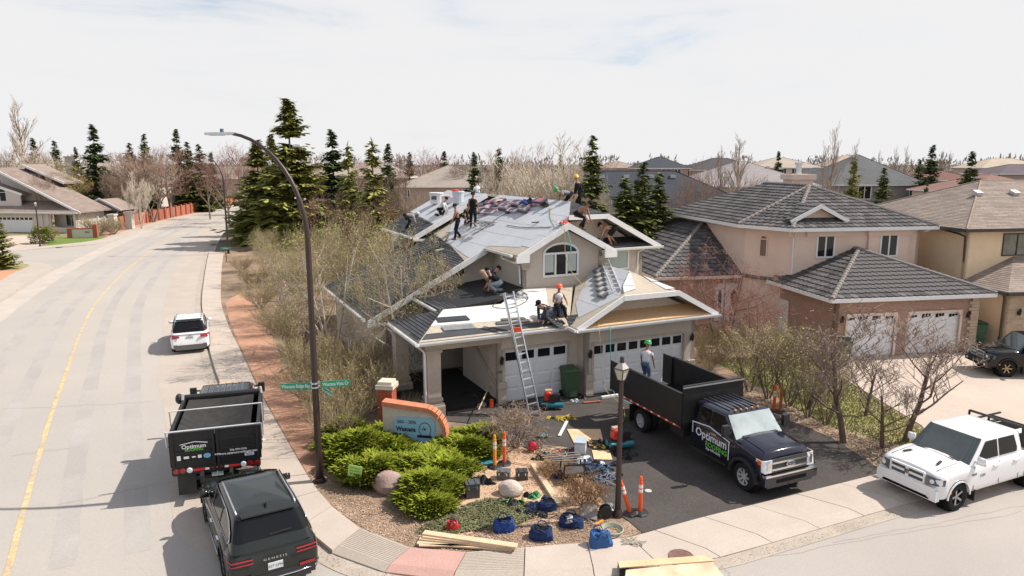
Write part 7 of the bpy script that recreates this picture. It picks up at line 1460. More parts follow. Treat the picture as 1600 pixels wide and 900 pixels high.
f66 = Vector((math.cos(R_(-66)), math.sin(R_(-66)), 0)); l66 = Vector((-f66.y, f66.x, 0))
person('worker in green helmet and white shirt standing inside the open dump box', Vector((7.46, 19.22, 1.06))+f66*(-6.35)+l66*(.05), 60, (0, .86), 12, ((.1, .1, 0), (-.1, -.1, 0)), ((.3, .25, .8), (.25, -.25, .75)), CW, CBL, skin=SKINT, sleeves=.5, hat='helmet', hatm=HGR_, group=gr_)
person('passer-by in pink and white walking behind the hedge near the distant street', GD(428, 47)+Vector((0, 0, .0)), -60, (0, .9), 10, ((.2, .1, 0), (-.2, -.1, 0)), ((.2, .25, .8), (.1, -.25, .8)), mat('pink_cloth', (.6, .42, .42), .9), CW, sleeves=1)
# ================= street furniture
PB = mat('brown_pole_paint', (.040, .024, .021), .45, noise=(4, .15)); SGN = mat('street_sign_green', (.015, .30, .17), .4, noise=(4, .06)); SW = mat('sign_white', (.75, .78, .76), .4)
def street_light(label, px, py, hh, reach, ang, signs=False):
    g = G(px, py, -.02); t = thing('street_light', label, 'street light', g, R_(ang)); mb = MB(); pts = [(0, 0, 0), (0, 0, 1), (0, 0, hh*.55), (0, 0, hh*.72)]; R0 = reach
    for k in range(1, 13):
        a = math.pi/2*k/12*.93; pts.append((R0*(1-math.cos(a)), 0, hh*.72+(hh*.30)*math.sin(a)))
    mb.tube(pts, [.12, .10, .085, .08]+[.075-.003*k for k in range(12)], 10); mb.build('pole', PB, t, smooth=True); mb = MB(); mb.lathe([(.2, 0), (.2, .03), (.15, .03), (.14, .12)], (0, 0, 0), 12); mb.build('base_plate', PB, t)
    e = Vector(pts[-1]); mb = MB(); mb.prism([e+Vector(p) for p in ((-.1, -.07, -.03), (.25, -.14, -.04), (.78, -.12, -.035), (.78, .12, -.035), (.25, .14, -.04), (-.1, .07, -.03))], (0, 0, .07)); hd_ = mb.build('lamp_head', STEEL, t); mb = MB(); mb.box(e+Vector((.48, 0, -.045)), (.4, .2, .012)); mb.build('lens', HEADL, hd_); mb = MB(); mb.lathe([(.05, 0), (.05, .09), (0, .1)], e+Vector((.3, 0, .04)), 10); mb.build('photocell', mat('photocell_blue', (.06, .12, .22), .4), hd_)
    return t
SL = street_light('tall brown curved street light carrying the green street name signs', 500, 752, 9.85, 2.45, 166)
def name_sign(label, c, xdir, s, w, h=.23):
    c = Vector(c); x = Vector(xdir).normalized(); n = x.cross(Vector((0, 0, 1))); rot = Matrix((x, -n, Vector((0, 0, 1)))).transposed(); t = thing('street_name_sign', label, 'street sign', c); mb = MB(); mb.box((0, 0, 0), (w, .02, h), rot); mb.build('blade', SGN, t)
    text('lettering', s, .145, SW, t, face_mtx(n*.014, x, (0, 0, 1)), .002, .002, sx=.98*w/1.17); text('lettering', s, .145, SW, t, face_mtx(-n*.014, -x, (0, 0, 1)), .002, .002, sx=.98*w/1.17); mb = MB(); mb.box(-x*(w/2+.05)*0+Vector((0, 0, 0)), (.001, .001, .001)); return t
p0 = G(500, 752); x1_ = Vector((.88, .47, 0)).normalized()
zs = 2.95
name_sign('green street sign reading Wascana Ridge Bay left of the tall pole', p0+Vector((-.56, .02, zs-.05)), (.99, .12, .0), 'Wascana Ridge Bay', .84, .19)
name_sign('green street sign reading Wascana Vista Cr right of the tall pole', p0+Vector((.56, .10, zs+.0)), (.97, .22, 0), 'Wascana Vista Cr', .82, .19)
n3 = name_sign('small green street sign angled away below the other two', p0+Vector((.28, .22, zs-.30)), (.62, -.78, 0), 'Wascana Ridge Bay', .62, .17)
mb = MB(); 
for z in (zs-.05, zs+.07): mb.tube([(.0, -.16, z), (0, .16, z)], .02, 5); mb.lathe([(.135, -.02), (.135, .02)], (0, 0, z), 12)
mb.build('sign_bracket', STEEL, SL)
street_light('second brown curved street light farther along the road', 357, 396, 10.0, 2.6, 172)
s3 = name_sign('distant green street sign beside the second street light', GD(343, 66, 1.3), (1, .05, 0), 'Wascana', 1.0)
mb = MB(); mb.box((0, 0, -.75), (.06, .06, 1.3)); mb.build('post', PB, s3)
def post_lamp(label, px, py, h, white=True):
    g = G(px, py, -.02); t = thing('lamp_post', label, 'lamp post', g); mb = MB(); mb.tube([(0, 0, 0), (0, 0, h*.30), (0, 0, h*.86)], [.085, .075, .06], 10); mb.lathe([(.14, 0), (.12, .12), (.09, .2)], n=10); mb.build('pole', PB, t, smooth=True, sharp=50)
    z = h*.86; mb = MB(); mb.lathe([(.09, z), (.19, z+.30), (.19, z+.32), (.09, z)], n=4); 
    gl = MB(); gl.lathe([(.10, z+.02), (.20, z+.31), (.05, z+.5), (0, z+.51)], n=4); gl.build('lantern_glass', mat('milky_glass', (.44, .41, .36), .35, noise=(5, .15)), t)
    fr = MB()
    for k in range(4):
        a = math.pi/2*k; b = a+math.pi/2; u = Vector((math.cos(a), math.sin(a), 0)); w_ = Vector((math.cos(b), math.sin(b), 0)); fr.beam(u*.105+Vector((0, 0, z)), u*.21+Vector((0, 0, z+.32)), .022, .022, up=(u.y, -u.x, .01)); fr.beam(u*.21+Vector((0, 0, z+.315)), w_*.21+Vector((0, 0, z+.315)), .022, .022); fr.beam(u*.10+Vector((0, 0, z)), w_*.10+Vector((0, 0, z)), .022, .022)
    fr.add([(.22, 0, z+.33), (0, .22, z+.33), (.05, 0, z+.52), (0, .05, z+.52), (-.22, 0, z+.33), (-.05, 0, z+.52)], [(0, 1, 3, 2), (1, 4, 5, 3)]) if not white else None
    fr.lathe([(.07, z+.48), (.05, z+.55), (.05, z+.62), (0, z+.63)], n=8); fr.build('lantern_frame', BLACKP, t); return t
post_lamp('decorative lantern lamp post on the corner of the driveway', 965, 806, 4.35); post_lamp('black lamp post by the driveway of the left house', 63, 385, 5.2, False)
# ---- brick name wall
bw = thing('name_wall', 'curved brick capped name wall with a pale blue plaque', 'sign wall', G(652, 700, -.03), R_(-9), None, (1.06, 1.06, 1.28))
M_ob = mat('orange_cap_brick', (.52, .20, .115), .85, noise=(5, .15), fine=(25, .15), island=.18); M_rb2 = mat('red_pillar_brick', (.36, .095, .055), .88, noise=(5, .2), fine=(25, .15), island=.22); M_mort = mat('mortar', (.30, .24, .20), .95)
prof_ = [(-1.05, 1.13), (.25, 1.03)]+[(.25+.62*math.sin(a), .43+.60*math.cos(a)) for a in [math.pi/2*k/8 for k in range(1, 9)]]+[(.87, 0)]
mb = MB(); mb.prism([(x, -.10, z) for x, z in prof_]+[(-1.05, -.10, 0)], (0, .22, 0)); mb.build('wall_core', STUC, bw)
pts = [Vector((x, 0, z)) for x, z in prof_]; q = []; 
for a, b in zip(pts, pts[1:]):
    n = max(1, int(round((b-a).length/.075)))
    for k in range(n):
        c = a.lerp(b, (k+.5)/n); d = (b-a).normalized(); nn = Vector((-d.z, 0, d.x)); nn = -nn if nn.z < 0 and c.x < .5 else nn
        if nn.dot(c-Vector((0, 0, .4))) < 0: nn = -nn
        m_ = MB(); rot = Matrix((d, Vector((0, 1, 0)), nn)).transposed(); m_.box(c+nn*.06+Vector((0, .0, 0)), ((b-a).length/n-.007, .36, .12), rot); m_.build('brick', M_ob, bw)
mb = MB(); r_ = .12
def rrect(x0, x1, z0, z1, r, y):
    o = []
    for cx_, cz, a0 in ((x1-r, z1-r, 0), (x0+r, z1-r, 90), (x0+r, z0+r, 180), (x1-r, z0+r, 270)):
        for k in range(5): a = R_(a0+22.5*k); o.append((cx_+r*math.cos(a), y, cz+r*math.sin(a)))
    return o
mb.prism(rrect(-.68, .62, .18, .86, .16, -.112), (0, -.03, 0)); pq = mb.build('plaque', mat('plaque_blue', (.26, .46, .60), .5, noise=(2, .06)), bw)
LB = mat('plaque_letter', (.015, .02, .025), .5)
fm = lambda x, z: face_mtx((x, -.146, z), (1, 0, 0), (0, 0, 1))
text('plaque_lettering', '3001 - 3096', .125, LB, pq, fm(-.28, .73), .002, .001); text('plaque_lettering', 'Wascana', .17, LB, pq, fm(-.30, .54), .002, .006); text('plaque_lettering', 'Vista', .17, LB, pq, fm(-.42, .36), .002, .006)
mb = MB(); 
for k in range(16):
    a, b = math.pi*2*k/16, math.pi*2*(k+1)/16; mb.beam((.30+.19*math.cos(a), -.145, .55+.19*math.sin(a)), (.30+.19*math.cos(b), -.145, .55+.19*math.sin(b)), .006, .018, up=(math.cos(a), 0, math.sin(a)))
mb.prism([(.14, -.143, .58), (.30, -.143, .53), (.44, -.143, .64), (.33, -.143, .56), (.24, -.143, .64), (.27, -.143, .56)], (0, -.004, 0)); mb.box((.28, -.145, .37), (.46, .006, .07)); mb.build('plaque_emblem', LB, pq)
bp = thing('brick_pillar', 'red brick pillar with pale stone cap at the end of the name wall', 'pillar', G(607, 678, -.03), R_(-9), None, (.88, .88, 1.18))
mb = MB(); mb.box((0, 0, .72), (.50, .50, 1.44)); mb.build('pillar_core', M_mort, bp); sh = None
for r in range(17):
    for side_ in range(4):
        for k in range(3 if r % 2 else 2):
            w_ = .56/(3 if r % 2 else 2); off = -.28+w_*(k+.5); m_ = MB(); 
            if side_ in (0, 2): m_.box((off, (-.265 if side_ == 0 else .265), .045+.082*r), (w_-.012, .03, .070))
            else: m_.box(((-.265 if side_ == 1 else .265), off, .045+.082*r), (.03, w_-.012, .070))
            if side_ == 2: continue
            m_.build('brick', M_rb2, bp)
mb = MB(); mb.box((0, 0, 1.47), (.70, .70, .09)); mb.prism([(-.35, -.35, 1.52), (.35, -.35, 1.52), (.35, .35, 1.52), (-.35, .35, 1.52)], (0, 0, .03)); mb.box((0, 0, 1.59), (.56, .56, .1)); mb.build('stone_cap', mat('cream_stone', (.58, .52, .43), .85, noise=(5, .12)), bp)
# ---- red fence, gate pillar, white fence and low brick wall on the far side
rf_ = thing('red_fence', 'long rust red fence under the spruces across the road', 'fence', (0, 0, 0)); fl = [(183, 358), (229, 348), (298, 333), (345, 324), (372, 319)]; FP = [G(*p) for p in fl]; M_rf = mat('rust_fence_board', (.36, .135, .09), .85, noise=(1, .2), island=.12); k = 0
for a, b in zip(FP, FP[1:]):
    n = max(2, int((b-a).length/2.6))
    for j in range(n):
        p, q_ = a.lerp(b, j/n), a.lerp(b, (j+1)/n); mb = MB(); mb.beam(p+Vector((0, 0, .85)), q_+Vector((0, 0, .85)), .06, 1.7); mb.build('fence_panel', M_rf, rf_); mb = MB(); mb.box((p.x, p.y-.03, .95), (.45, .45, 1.95)); mb.build('fence_pier', M_rb, rf_)
gp_ = thing('gate_pillar', 'pale stone gate pillar beside the red fence', 'pillar', G(204, 357)); mb = MB(); mb.box((0, 0, 1.1), (.9, .8, 2.2)); mb.box((0, 0, 2.3), (1.2, 1.1, .25)); mb.build('shaft', M_lst, gp_)
gp2 = thing('gate_pillar', 'brick gate pillar at the left end of the red fence', 'pillar', G(178, 362)); mb = MB(); mb.box((0, 0, 1.1), (.8, .8, 2.2)); mb.box((0, 0, 2.3), (1.0, 1.0, .2)); mb.build('shaft', M_lst, gp2)
wf_ = thing('white_fence', 'white vinyl fence between the left house and the gazebo', 'fence', (0, 0, 0)); a, b = G(122, 362), G(186, 358)
for j in range(6):
    p, q_ = a.lerp(b, j/6), a.lerp(b, (j+1)/6); mb = MB(); mb.beam(p+Vector((0, 0, .85)), q_+Vector((0, 0, .85)), .05, 1.6); mb.build('fence_panel', WHITE, wf_); mb = MB(); mb.box((p.x, p.y, .95), (.16, .16, 1.95)); mb.build('post', WHITE, wf_)
gz = thing('gazebo', 'small roofed gazebo behind the white fence', 'gazebo', GD(165, 104)); M_gz = mat('gazebo_grey', (.16, .16, .17), .8)
for s in (-1, 1):
    for t_ in (-1, 1): mb = MB(); mb.box((s*2, t_*2, 1.1), (.2, .2, 2.2)); mb.build('post', WHITE, gz)
mb = MB(); mb.prism([(-3, -2.6, 2.5), (3, -2.6, 2.5), (0, -2.6, 4.1)], (0, 5, 0)); mb.build('roof', M_lsh, gz); mb = MB(); mb.beam((-3.1, -2.65, 2.5), (0, -2.65, 4.2), .1, .25); mb.beam((0, -2.65, 4.2), (3.1, -2.65, 2.5), .1, .25); mb.build('bargeboard', WHITE, gz); mb = MB(); mb.box((0, -1.9, 2.2), (3.6, .1, .7)); mb.build('screen', M_gz, gz)
lw = thing('low_wall', 'low pale name wall with red brick cap on the left house corner', 'sign wall', GD(118, 88), R_(8)); mb = MB(); mb.box((0, 0, .55), (2.6, .3, 1.1)); mb.build('wall_core', M_lst, lw); mb = MB(); mb.box((0, 0, 1.16), (2.6, .42, .12)); mb.build('brick_cap', M_rb, lw); mb = MB(); mb.box((1.5, 0, .8), (.5, .5, 1.7)); mb.build('brick_pier', M_rb, lw); mb = MB(); mb.box((-1.5, 0, .6), (.5, .5, 1.2)); mb.build('brick_pier', M_rb, lw); text('wall_lettering', '3001', .35, LB, lw, face_mtx((.6, -.17, .7), (1, 0, 0), (0, 0, 1)))
# wooden rail fence behind the bushes
rl = thing('rail_fence', 'low weathered timber rail by the path to the pink house', 'fence', G(1140, 562), R_(12)); 
for z in (.35, .62): mb = MB(); mb.beam((-1.6, 0, z), (1.6, .1, z), .05, .09); mb.build('rail', WOOD, rl)
for x in (-1.5, 0, 1.5): mb = MB(); mb.box((x, .05, .35), (.09, .09, .75)); mb.build('post', WOOD, rl)
# ================= jobsite things
def ladder(label, a, b, n, w=.42, m=STEEL, parent_name='ladder', mid=None):
    a, b = Vector(a), Vector(b); t = thing(parent_name, label, 'ladder', a); d = b-a; s = HX if abs(d.normalized().z) > .3 else d.cross(Vector((0, 0, 1))).normalized(); s = (Vector(s)-d*s.dot(d)/d.length_squared).normalized(); nn = s.cross(d).normalized()
    for k in (-1, 1): mb = MB(); mb.beam(s*k*w/2, d+s*k*w/2, .03, .085, up=nn); mb.build('rail', m, t)
    if mid:
        for k in (-1, 1): mb = MB(); mb.beam(s*k*(w/2-.035)+d*mid[0]+nn*.05, s*k*(w/2-.035)+d*mid[1]+nn*.05, .03, .075, up=nn); mb.build('fly_rail', m, t)
    for k in range(n): c = d*((k+.5)/n); mb = MB(); mb.beam(c-s*w/2, c+s*w/2, .05, .035, up=nn); mb.build('rung', m, t)
    return t
la = HP(-.62, -1.75, 0); lb_ = HP(-1.05, -.35, 4.45); ld = ladder('tall aluminium extension ladder leaning on the garage eave', la, lb_, 15, mid=(.35, 1)); mb = MB(); c = (lb_-la)*.70; mb.box(c+Vector((0, -.08, 0)), (.36, .06, .17)); tag(mb.build('ladder_label', ORNG, ld), 'orange ladder tag below the eave')
r1, r2 = HP(3.0, .1, GL(3.0)+.10), HP(uc+.25, 2.6, RZ+.22)
M_lad = mat('pale_ladder', (.66, .66, .67), .4, .5, noise=(9, .1)); ladder('short white ladder lying up the garage roof slope', HP(3.55, -.7, GL(3.55)+.13), HP(5.1, 2.7, RZ+.25), 8, .34, M_lad)
pk = [HP(lerp(3.2, 4.55, k/6), lerp(-.2, 2.3, k/6), GL(lerp(3.2, 4.55, k/6))+.10) for k in range(7)]
for k, p in enumerate(pk[:6]):
    t = thing('shingle_bundle', ('lowest', 'second lowest', 'third lowest', 'third highest', 'second highest', 'highest')[k]+' grey shingle bundle in the row beside the roof ladder', 'shingles', p, HA, 'shingle bundles beside the roof ladder')
    mb = MB(); rt = Matrix.Rotation(-math.atan(GLs), 3, 'Y'); mb.box((0, 0, 0), (.30, .50, .10), rt); mb.build('bundle', mat('bundle_grey', (.16, .16, .165), .85, noise=(9, .3)), t); mb = MB(); mb.box((.0, 0, .055), (.22, .2, .01), rt); mb.build('wrapper', mat('pale_wrap', (.5, .5, .5), .5), t)
rngb = random.Random(3)
M_wrap = mat('bundle_wrap_print', (.46, .43, .47), .45, noise=(9, .35), col2=(.34, .17, .2)); M_wrapd = mat('bundle_wrap_dark', (.06, .065, .10), .45, noise=(9, .3))
def bundle(label, u, v, plane, rz=0, stack=1, dz=.0, grp='wrapped shingle bundles on the main ridge'):
    z = plane[0]+plane[1]*u+plane[2]*v; t = thing('wrapped_bundle', label, 'shingles', HP(u, v, z+.05), HA+rz, grp); rt = Matrix.Rotation(-math.atan(plane[1]), 3, 'Y')
    for k in range(stack): mb = MB(); mb.box((0, .03*k, .05+.11*k), (.34, .95, .10), rt); mb.build('bundle', M_wrap if (k+int(u*10)) % 2 else M_wrapd, t); mb = MB(); mb.box((.0, .03*k, .106+.11*k), (.30, .5, .008), rt); mb.build('printed_band', M_wrapd if (k+int(u*10)) % 2 else mat('wrap_red', (.42, .12, .13), .5), t)
for k, (u, v) in enumerate(((3.35, 9.3), (3.4, 8.2), (3.35, 7.1), (3.0, 8.7), (2.95, 7.6), (3.05, 6.6), (3.6, 10.4), (3.7, 6.2))):
    bundle(('far left wrapped bundle of the upper row', 'second wrapped bundle of the upper row', 'third wrapped bundle of the upper row with red band', 'left wrapped bundle of the lower row', 'middle wrapped bundle of the lower row', 'right wrapped bundle of the lower row', 'wrapped bundle half over the ridge beside the planks', 'wrapped bundle nearest the tool heap on the ridge')[k], u, v, L1P, rngb.uniform(-.15, .15), 1+(k % 2))
for k in range(9):
    u, v = 2.55+.42*(k % 3)+.1*math.sin(k*3), 9.7+.62*(k//3)+.25*(k % 2); bundle('%s wrapped bundle of the %s row beyond the planks' % (('left', 'middle', 'right')[k % 3], ('nearest', 'middle', 'farthest')[k//3]), u, v, L1P, .4+.2*math.sin(k), 1, grp='shingle bundles beyond the planks')
def roof_item(name, label, cat, px, py, plane, parts, rz=0, dz=0.02):
    p = on_plane(px, py, *plane)+Vector((0, 0, dz)); t = thing(name, label, cat, p, R_(rz))
    for nm, m_, fn in parts:
        mb = MB(); fn(mb); mb.build(nm, m_, t, smooth=False)
    return t
PAILW = mat('pail_plastic', (.62, .63, .64), .4, noise=(4, .1)); BLT = mat('blue_nylon', (.025, .06, .22), .8, noise=(5, .3), bump=(18, .5)); NAVYB = mat('navy_nylon', (.02, .035, .10), .8, noise=(6, .35), bump=(18, .6))
pail = lambda r, h: (lambda mb: (mb.lathe([(r*.85, 0), (r, h), (r*1.06, h), (r*1.06, h-.05), (r, h-.06)], n=14)))
lid = lambda r, h: (lambda mb: mb.lathe([(r*1.05, h+.005), (r*1.05, h+.03), (0, h+.03)], n=14))
roof_item('pail', 'stack of white roll wrappers at the left back of the roof', 'roll', 682, 318, LRP, [('roll_body', PAILW, pail(.42, .62)), ('lid', WHITE, lid(.42, .62)), ('label_patch', M_wrapd, lambda mb: mb.box((-.1, -.42, .35), (.3, .02, .2)))], dz=.0)
roof_item('pail', 'large pale roll of underlayment with red top beside the standing men', 'roll', 716, 318, LRP, [('roll_body', mat('roll_blue_white', (.50, .55, .60), .5, noise=(5, .1)), pail(.33, .66)), ('lid', WHITE, lid(.33, .66)), ('red_cap', REDP, lambda mb: mb.blob((-.15, -.1, .73), (.2, .2, .08), 2, .1))], dz=.0)
roof_item('underlayment_box', 'low white and red carton between the two pale rolls', 'box', 700, 318, LRP, [('carton', CW, lambda mb: mb.box((0, 0, .18), (.7, .5, .36))), ('flap', REDP, lambda mb: mb.box((-.1, -.1, .38), (.5, .3, .03)))])
for i, (px, py, ln, rz, lb) in enumerate(((828, 300, 1.9, 60, 'pale plank on the ridge beside the far bundles'), (762, 325, 2.4, 62, 'long grey plank sloping down from the ridge'), (745, 345, 1.5, 55, 'short dark plank near the standing men'))):
    roof_item('plank', lb, 'plank', px-40 if i == 0 else px, py+14 if i == 0 else py, L1P, [('plank_body', WOOD if i == 0 else mat('weathered_plank', (.26, .23, .20), .9, noise=(4, .25)), lambda mb, ln=ln: mb.box((0, 0, .05), (ln, .18, .04)))], rz)
def heap(name, label, cat, loc, mats, n, spread, size, seed, lines=0, rz=0):
    rg = random.Random(seed); t = thing(name, label, cat, loc, R_(rz))
    for k, m_ in enumerate(mats):
        mb = MB()
        for i in range(int(n*1.6)):
            x, y = rg.gauss(0, spread*.45), rg.gauss(0, spread*.35); r = size*rg.uniform(.5, 1.1); (mb.cloth((x, y, .02*k), r*1.25*(.5 if k > 1 and k == len(mats)-1 else 1), rg.random()*100, rg.uniform(.35, .8)))
        mb.build(('cloth_fold', 'bag_flap', 'strap_pile', 'tool_piece')[k % 4], m_, t, fix=False)
    if lines:
        mb = MB()
        for i in range(lines):
            a = rg.uniform(0, 6.3); pts = [Vector((rg.gauss(0, spread*.5), rg.gauss(0, spread*.4), .04+size*.5*rg.random())) for _ in range(4)]; mb.tube(spline(pts, 4), .010, 4)
        mb.build('cord', mats[-1], t)
    return t
heap('tool_heap', 'heap of blue jackets and dark tool bags on the ridge', 'tool bags', on_plane(832, 318, *L1P)+Vector((0, 0, .03)), [BLT, CB, CG], 4, .7, .22, 5, 4)
heap('tool_heap', 'black tool pouch lying beside the ridge heap', 'tool bags', on_plane(852, 322, *L1P)+Vector((0, 0, .03)), [CB, CG], 3, .25, .17, 6)
heap('tool_heap', 'small heap of blue and red scraps at the top of the front gable', 'scraps', on_plane(880, 350, *L1P)+Vector((0, 0, .02)), [BLT, REDP, CW], 3, .45, .12, 7)
heap('strap_heap', 'tangle of grey shingle scraps and hoses left of the ridge bundles', 'scraps', on_plane(765, 350, *L1P)+Vector((0, 0, .02)), [mat('scrap_grey', (.24, .22, .20), .9, noise=(8, .3)), CGR], 7, 1.1, .11, 8, 8)
heap('strap_heap', 'tangle of pale cords and scraps beside the ladder top', 'scraps', on_plane(797, 462, *F0P)+Vector((0, 0, .02)), [mat('rope_tan', (.4, .32, .25), .9), CGR], 5, .55, .08, 9, 9)
t = thing('shingle_stack', 'loose stack of dark shingles beside the seated worker', 'shingles', on_plane(872, 512, *F0P)+Vector((0, 0, .03)), HA+.5)
for k in range(7): mb = MB(); mb.box((0, .12*k-.1, .02+.02*k+.12*k*.36), (.34, .3, .02), Matrix.Rotation(math.atan(.36)-.1, 3, 'X')); mb.build('shingle', M_sh, t)
t = thing('shingle_stack', 'stack of shingle bundles under the seated worker', 'shingles', wp+Vector((.15, .18, .02)), HA)
for k in range(3): mb = MB(); mb.box((0, 0, .08+.11*k), (.6, .4, .10)); mb.build('bundle', M_wrapd if k < 2 else M_sh, t)
def cord(label, pts, r, m, name='rope', cat='rope', sag=None):
    mb = MB(); mb.tube(spline(pts, 6), r, 5); return tag(mb.build(name, m, smooth=True), label, cat)
YR = mat('yellow_rope', (.48, .42, .14), .8); TRQ = mat('turquoise_rope', (.12, .45, .42), .8); BKC = mat('black_hose', (.02, .02, .022), .6)
cord('yellow safety rope hanging from the ridge down over the arched window', [on_plane(860, 325, *L1P)+Vector((0, 0, .05)), on_plane(863, 345, *L1P)+Vector((0, 0, .05)), HP(2.45, 1.68, 6.6), HP(2.55, 1.66, 5.4), HP(3.1, 1.9, 4.5), HP(3.5, .6, 3.55), HP(2.35, -1.3, 3.05), HP(2.4, -1.42, 2.2), HP(2.55, -1.5, .6), HP(2.9, -2.2, .03), HP(2.2, -3.4, .03), HP(1.2, -4.4, .03)], .014, YR)
cord('turquoise air hose hanging from the eave to the driveway', [HP(2.62, 1.66, 6.4), HP(2.75, 1.62, 5.9), HP(2.8, 1.66, 5.5), HP(2.75, 1.64, 6.0)], .02, TRQ)
cord('pale blue hose dropping past the wide garage door', [HP(2.75, -1.5, 3.0), HP(2.78, -1.55, 1.8), HP(2.9, -1.6, .4), HP(3.3, -2.3, .04), HP(3.5, -3.3, .04), HP(2.3, -4.2, .04)], .014, TRQ)
cord('thin black hose crossing the white underlayment', [on_plane(792, 353, *L1P)+Vector((0, 0, .04)), on_plane(810, 356, *L1P)+Vector((0, 0, .04)), on_plane(835, 357, *L1P)+Vector((0, 0, .04)), on_plane(862, 356, *L1P)+Vector((0, 0, .04))], .016, BKC, 'hose', 'hose')
cord('second thin black hose running to the ridge', [on_plane(720, 380, *L1P)+Vector((0, 0, .04)), on_plane(760, 355, *L1P)+Vector((0, 0, .04)), on_plane(790, 335, *L1P)+Vector((0, 0, .04)), on_plane(850, 320, *L1P)+Vector((0, 0, .04))], .014, BKC, 'hose', 'hose')
cord('black hose looping on the white sheet beside the ladder', [on_plane(810, 450, *F0P)+Vector((0, 0, .04)), on_plane(825, 468, *F0P)+Vector((0, 0, .04)), on_plane(800, 482, *F0P)+Vector((0, 0, .04)), on_plane(770, 480, *F0P)+Vector((0, 0, .04)), on_plane(790, 465, *F0P)+Vector((0, 0, .04))], .013, BKC, 'hose', 'hose')
cord('rope lying down the dark shingle slope', [on_plane(700, 372, *L1P)+Vector((0, 0, .05)), on_plane(690, 385, *L1P)+Vector((0, 0, .05)), on_plane(660, 400, *L1P)+Vector((0, 0, .05)), on_plane(638, 420, *L1P)+Vector((0, 0, .05))], .03, BKC, 'hose', 'hose')
for i, (px, py, ln, rz) in enumerate(((700, 366, 1.6, 50), (690, 392, 1.0, 60), (735, 372, .8, 48), (838, 350, .5, 40))):
    roof_item('batten', ('pale batten on the dark slope below the standing men', 'short pale batten lower on the dark slope', 'pale batten at the edge of the white sheet', 'dark strip near the gable')[i], 'batten', px, py, L1P, [('batten_strip', mat('grey_batten', (.4, .39, .37), .8) if i < 3 else CB, lambda mb, ln=ln: mb.box((0, 0, .06), (ln, .07, .04)))], rz)
for i, (px, py) in enumerate(((812, 342), (835, 352), (790, 340))):
    if i < 2: continue
# ---- on the ground
def gi(name, label, cat, px, py, parts, rz=0, z=-.012, group=None, smooth=False):
    t = thing(name, label, cat, G(px, py, z), R_(rz), group)
    for nm, m_, fn in parts:
        mb = MB(); fn(mb); mb.build(nm, m_, t, smooth=smooth)
    return t
def bin_(label, px, py, rz, m_, h=1.05):
    def body(mb):
        a = [(-.24, -.26, .1), (.24, -.26, .1), (.24, .24, .1), (-.24, .24, .1)]; b = [(-.29, -.33, h), (.29, -.33, h), (.29, .33, h), (-.29, .33, h)]; mb.add(a+b, [(3, 2, 1, 0), (4, 5, 6, 7)]+[(i, (i+1) % 4, 4+(i+1) % 4, 4+i) for i in range(4)]); mb.box((0, -.3, .25), (.3, .06, .3))
    def lidf(mb): mb.add([(-.32, -.38, h+.01), (.32, -.38, h+.01), (.32, .38, h+.01), (-.32, .38, h+.01), (-.27, -.28, h+.09), (.27, -.28, h+.09), (.27, .33, h+.12), (-.27, .33, h+.12)], [(3, 2, 1, 0), (4, 5, 6, 7)]+[(i, (i+1) % 4, 4+(i+1) % 4, 4+i) for i in range(4)])
    return gi('wheelie_bin', label, 'bin', px, py, [('bin_body', m_, body), ('lid', m_, lidf), ('handle', BLACKP, lambda mb: mb.tube([(-.22, .4, h-.02), (.22, .4, h-.02)], .02, 6)), ('wheel', RUBBER, lambda mb: mb.lathe([(0, -.03), (.12, -.03), (.12, .03), (0, .03)], (-.27, .25, .12), 12, 'X')), ('wheel', RUBBER, lambda mb: mb.lathe([(0, -.03), (.12, -.03), (.12, .03), (0, .03)], (.27, .25, .12), 12, 'X'))], rz)
BG = mat('bin_green', (.035, .085, .04), .5, noise=(3, .15)); bin_('green wheelie bin between the two garage doors', 890, 620, 20, BG, 1.12); bin_('dark green bin beside the taupe side door of the tan house', 1524, 541, 5, mat('dark_bin_green', (.01, .07, .03), .45), 1.2); bin_('green bin left of the neighbour garage doors', 1316, 560, 8, BG, .95)
def delin(mb, h=1.05): mb.lathe([(.055, .05), (.055, h*.78), (.05, h*.8), (.05, h*.86), (.04, h*.88), (.045, h*.94), (.03, h), (0, h)], n=12)
def dbase(mb): mb.lathe([(.22, 0), (.24, .02), (.20, .06), (.07, .08)], n=8)
def bands(h): return lambda mb: [mb.lathe([(.0575, z), (.0575, z+.09)], n=12) for z in (h*.58, h*.70)]
gd = 'orange traffic delineators'
YEL = mat('faded_orange', (.85, .30, .03), .5)
gi('delineator', 'faded yellow orange delineator post left of its red twin', 'delineator', 773, 730, [('tube', YEL, delin), ('base', BLACKP, dbase), ('reflective_band', REFL, bands(1.05))], group=gd, z=-.03, smooth=False)
gi('delineator', 'bright red orange delineator post right of the faded one', 'delineator', 788, 725, [('tube', ORNG, delin), ('base', BLACKP, dbase), ('reflective_band', REFL, bands(1.05))], group=gd, z=-.03)
gi('delineator', 'upright delineator post on the asphalt right of the lamp post', 'delineator', 1000, 802, [('tube', ORNG, delin), ('base', BLACKP, dbase), ('reflective_band', REFL, bands(1.05))], group=gd)
td_ = gi('delineator', 'tilted delineator post leaning against the lamp post', 'delineator', 985, 803, [('tube', ORNG, delin), ('base', BLACKP, dbase), ('reflective_band', REFL, bands(1.05))], group=gd); td_.rotation_euler = (0, R_(-17), 0)
gi('delineator', 'bright delineator post among the bushes right of the truck', 'delineator', 1209, 643, [('tube', ORNG, delin), ('base', BLACKP, dbase), ('reflective_band', REFL, bands(1.05))], group=gd)
gi('delineator', 'brownish delineator post right of the bright one by the bushes', 'delineator', 1219, 645, [('tube', mat('dull_orange', (.45, .12, .05), .6), delin), ('base', BLACKP, dbase)], group=gd)
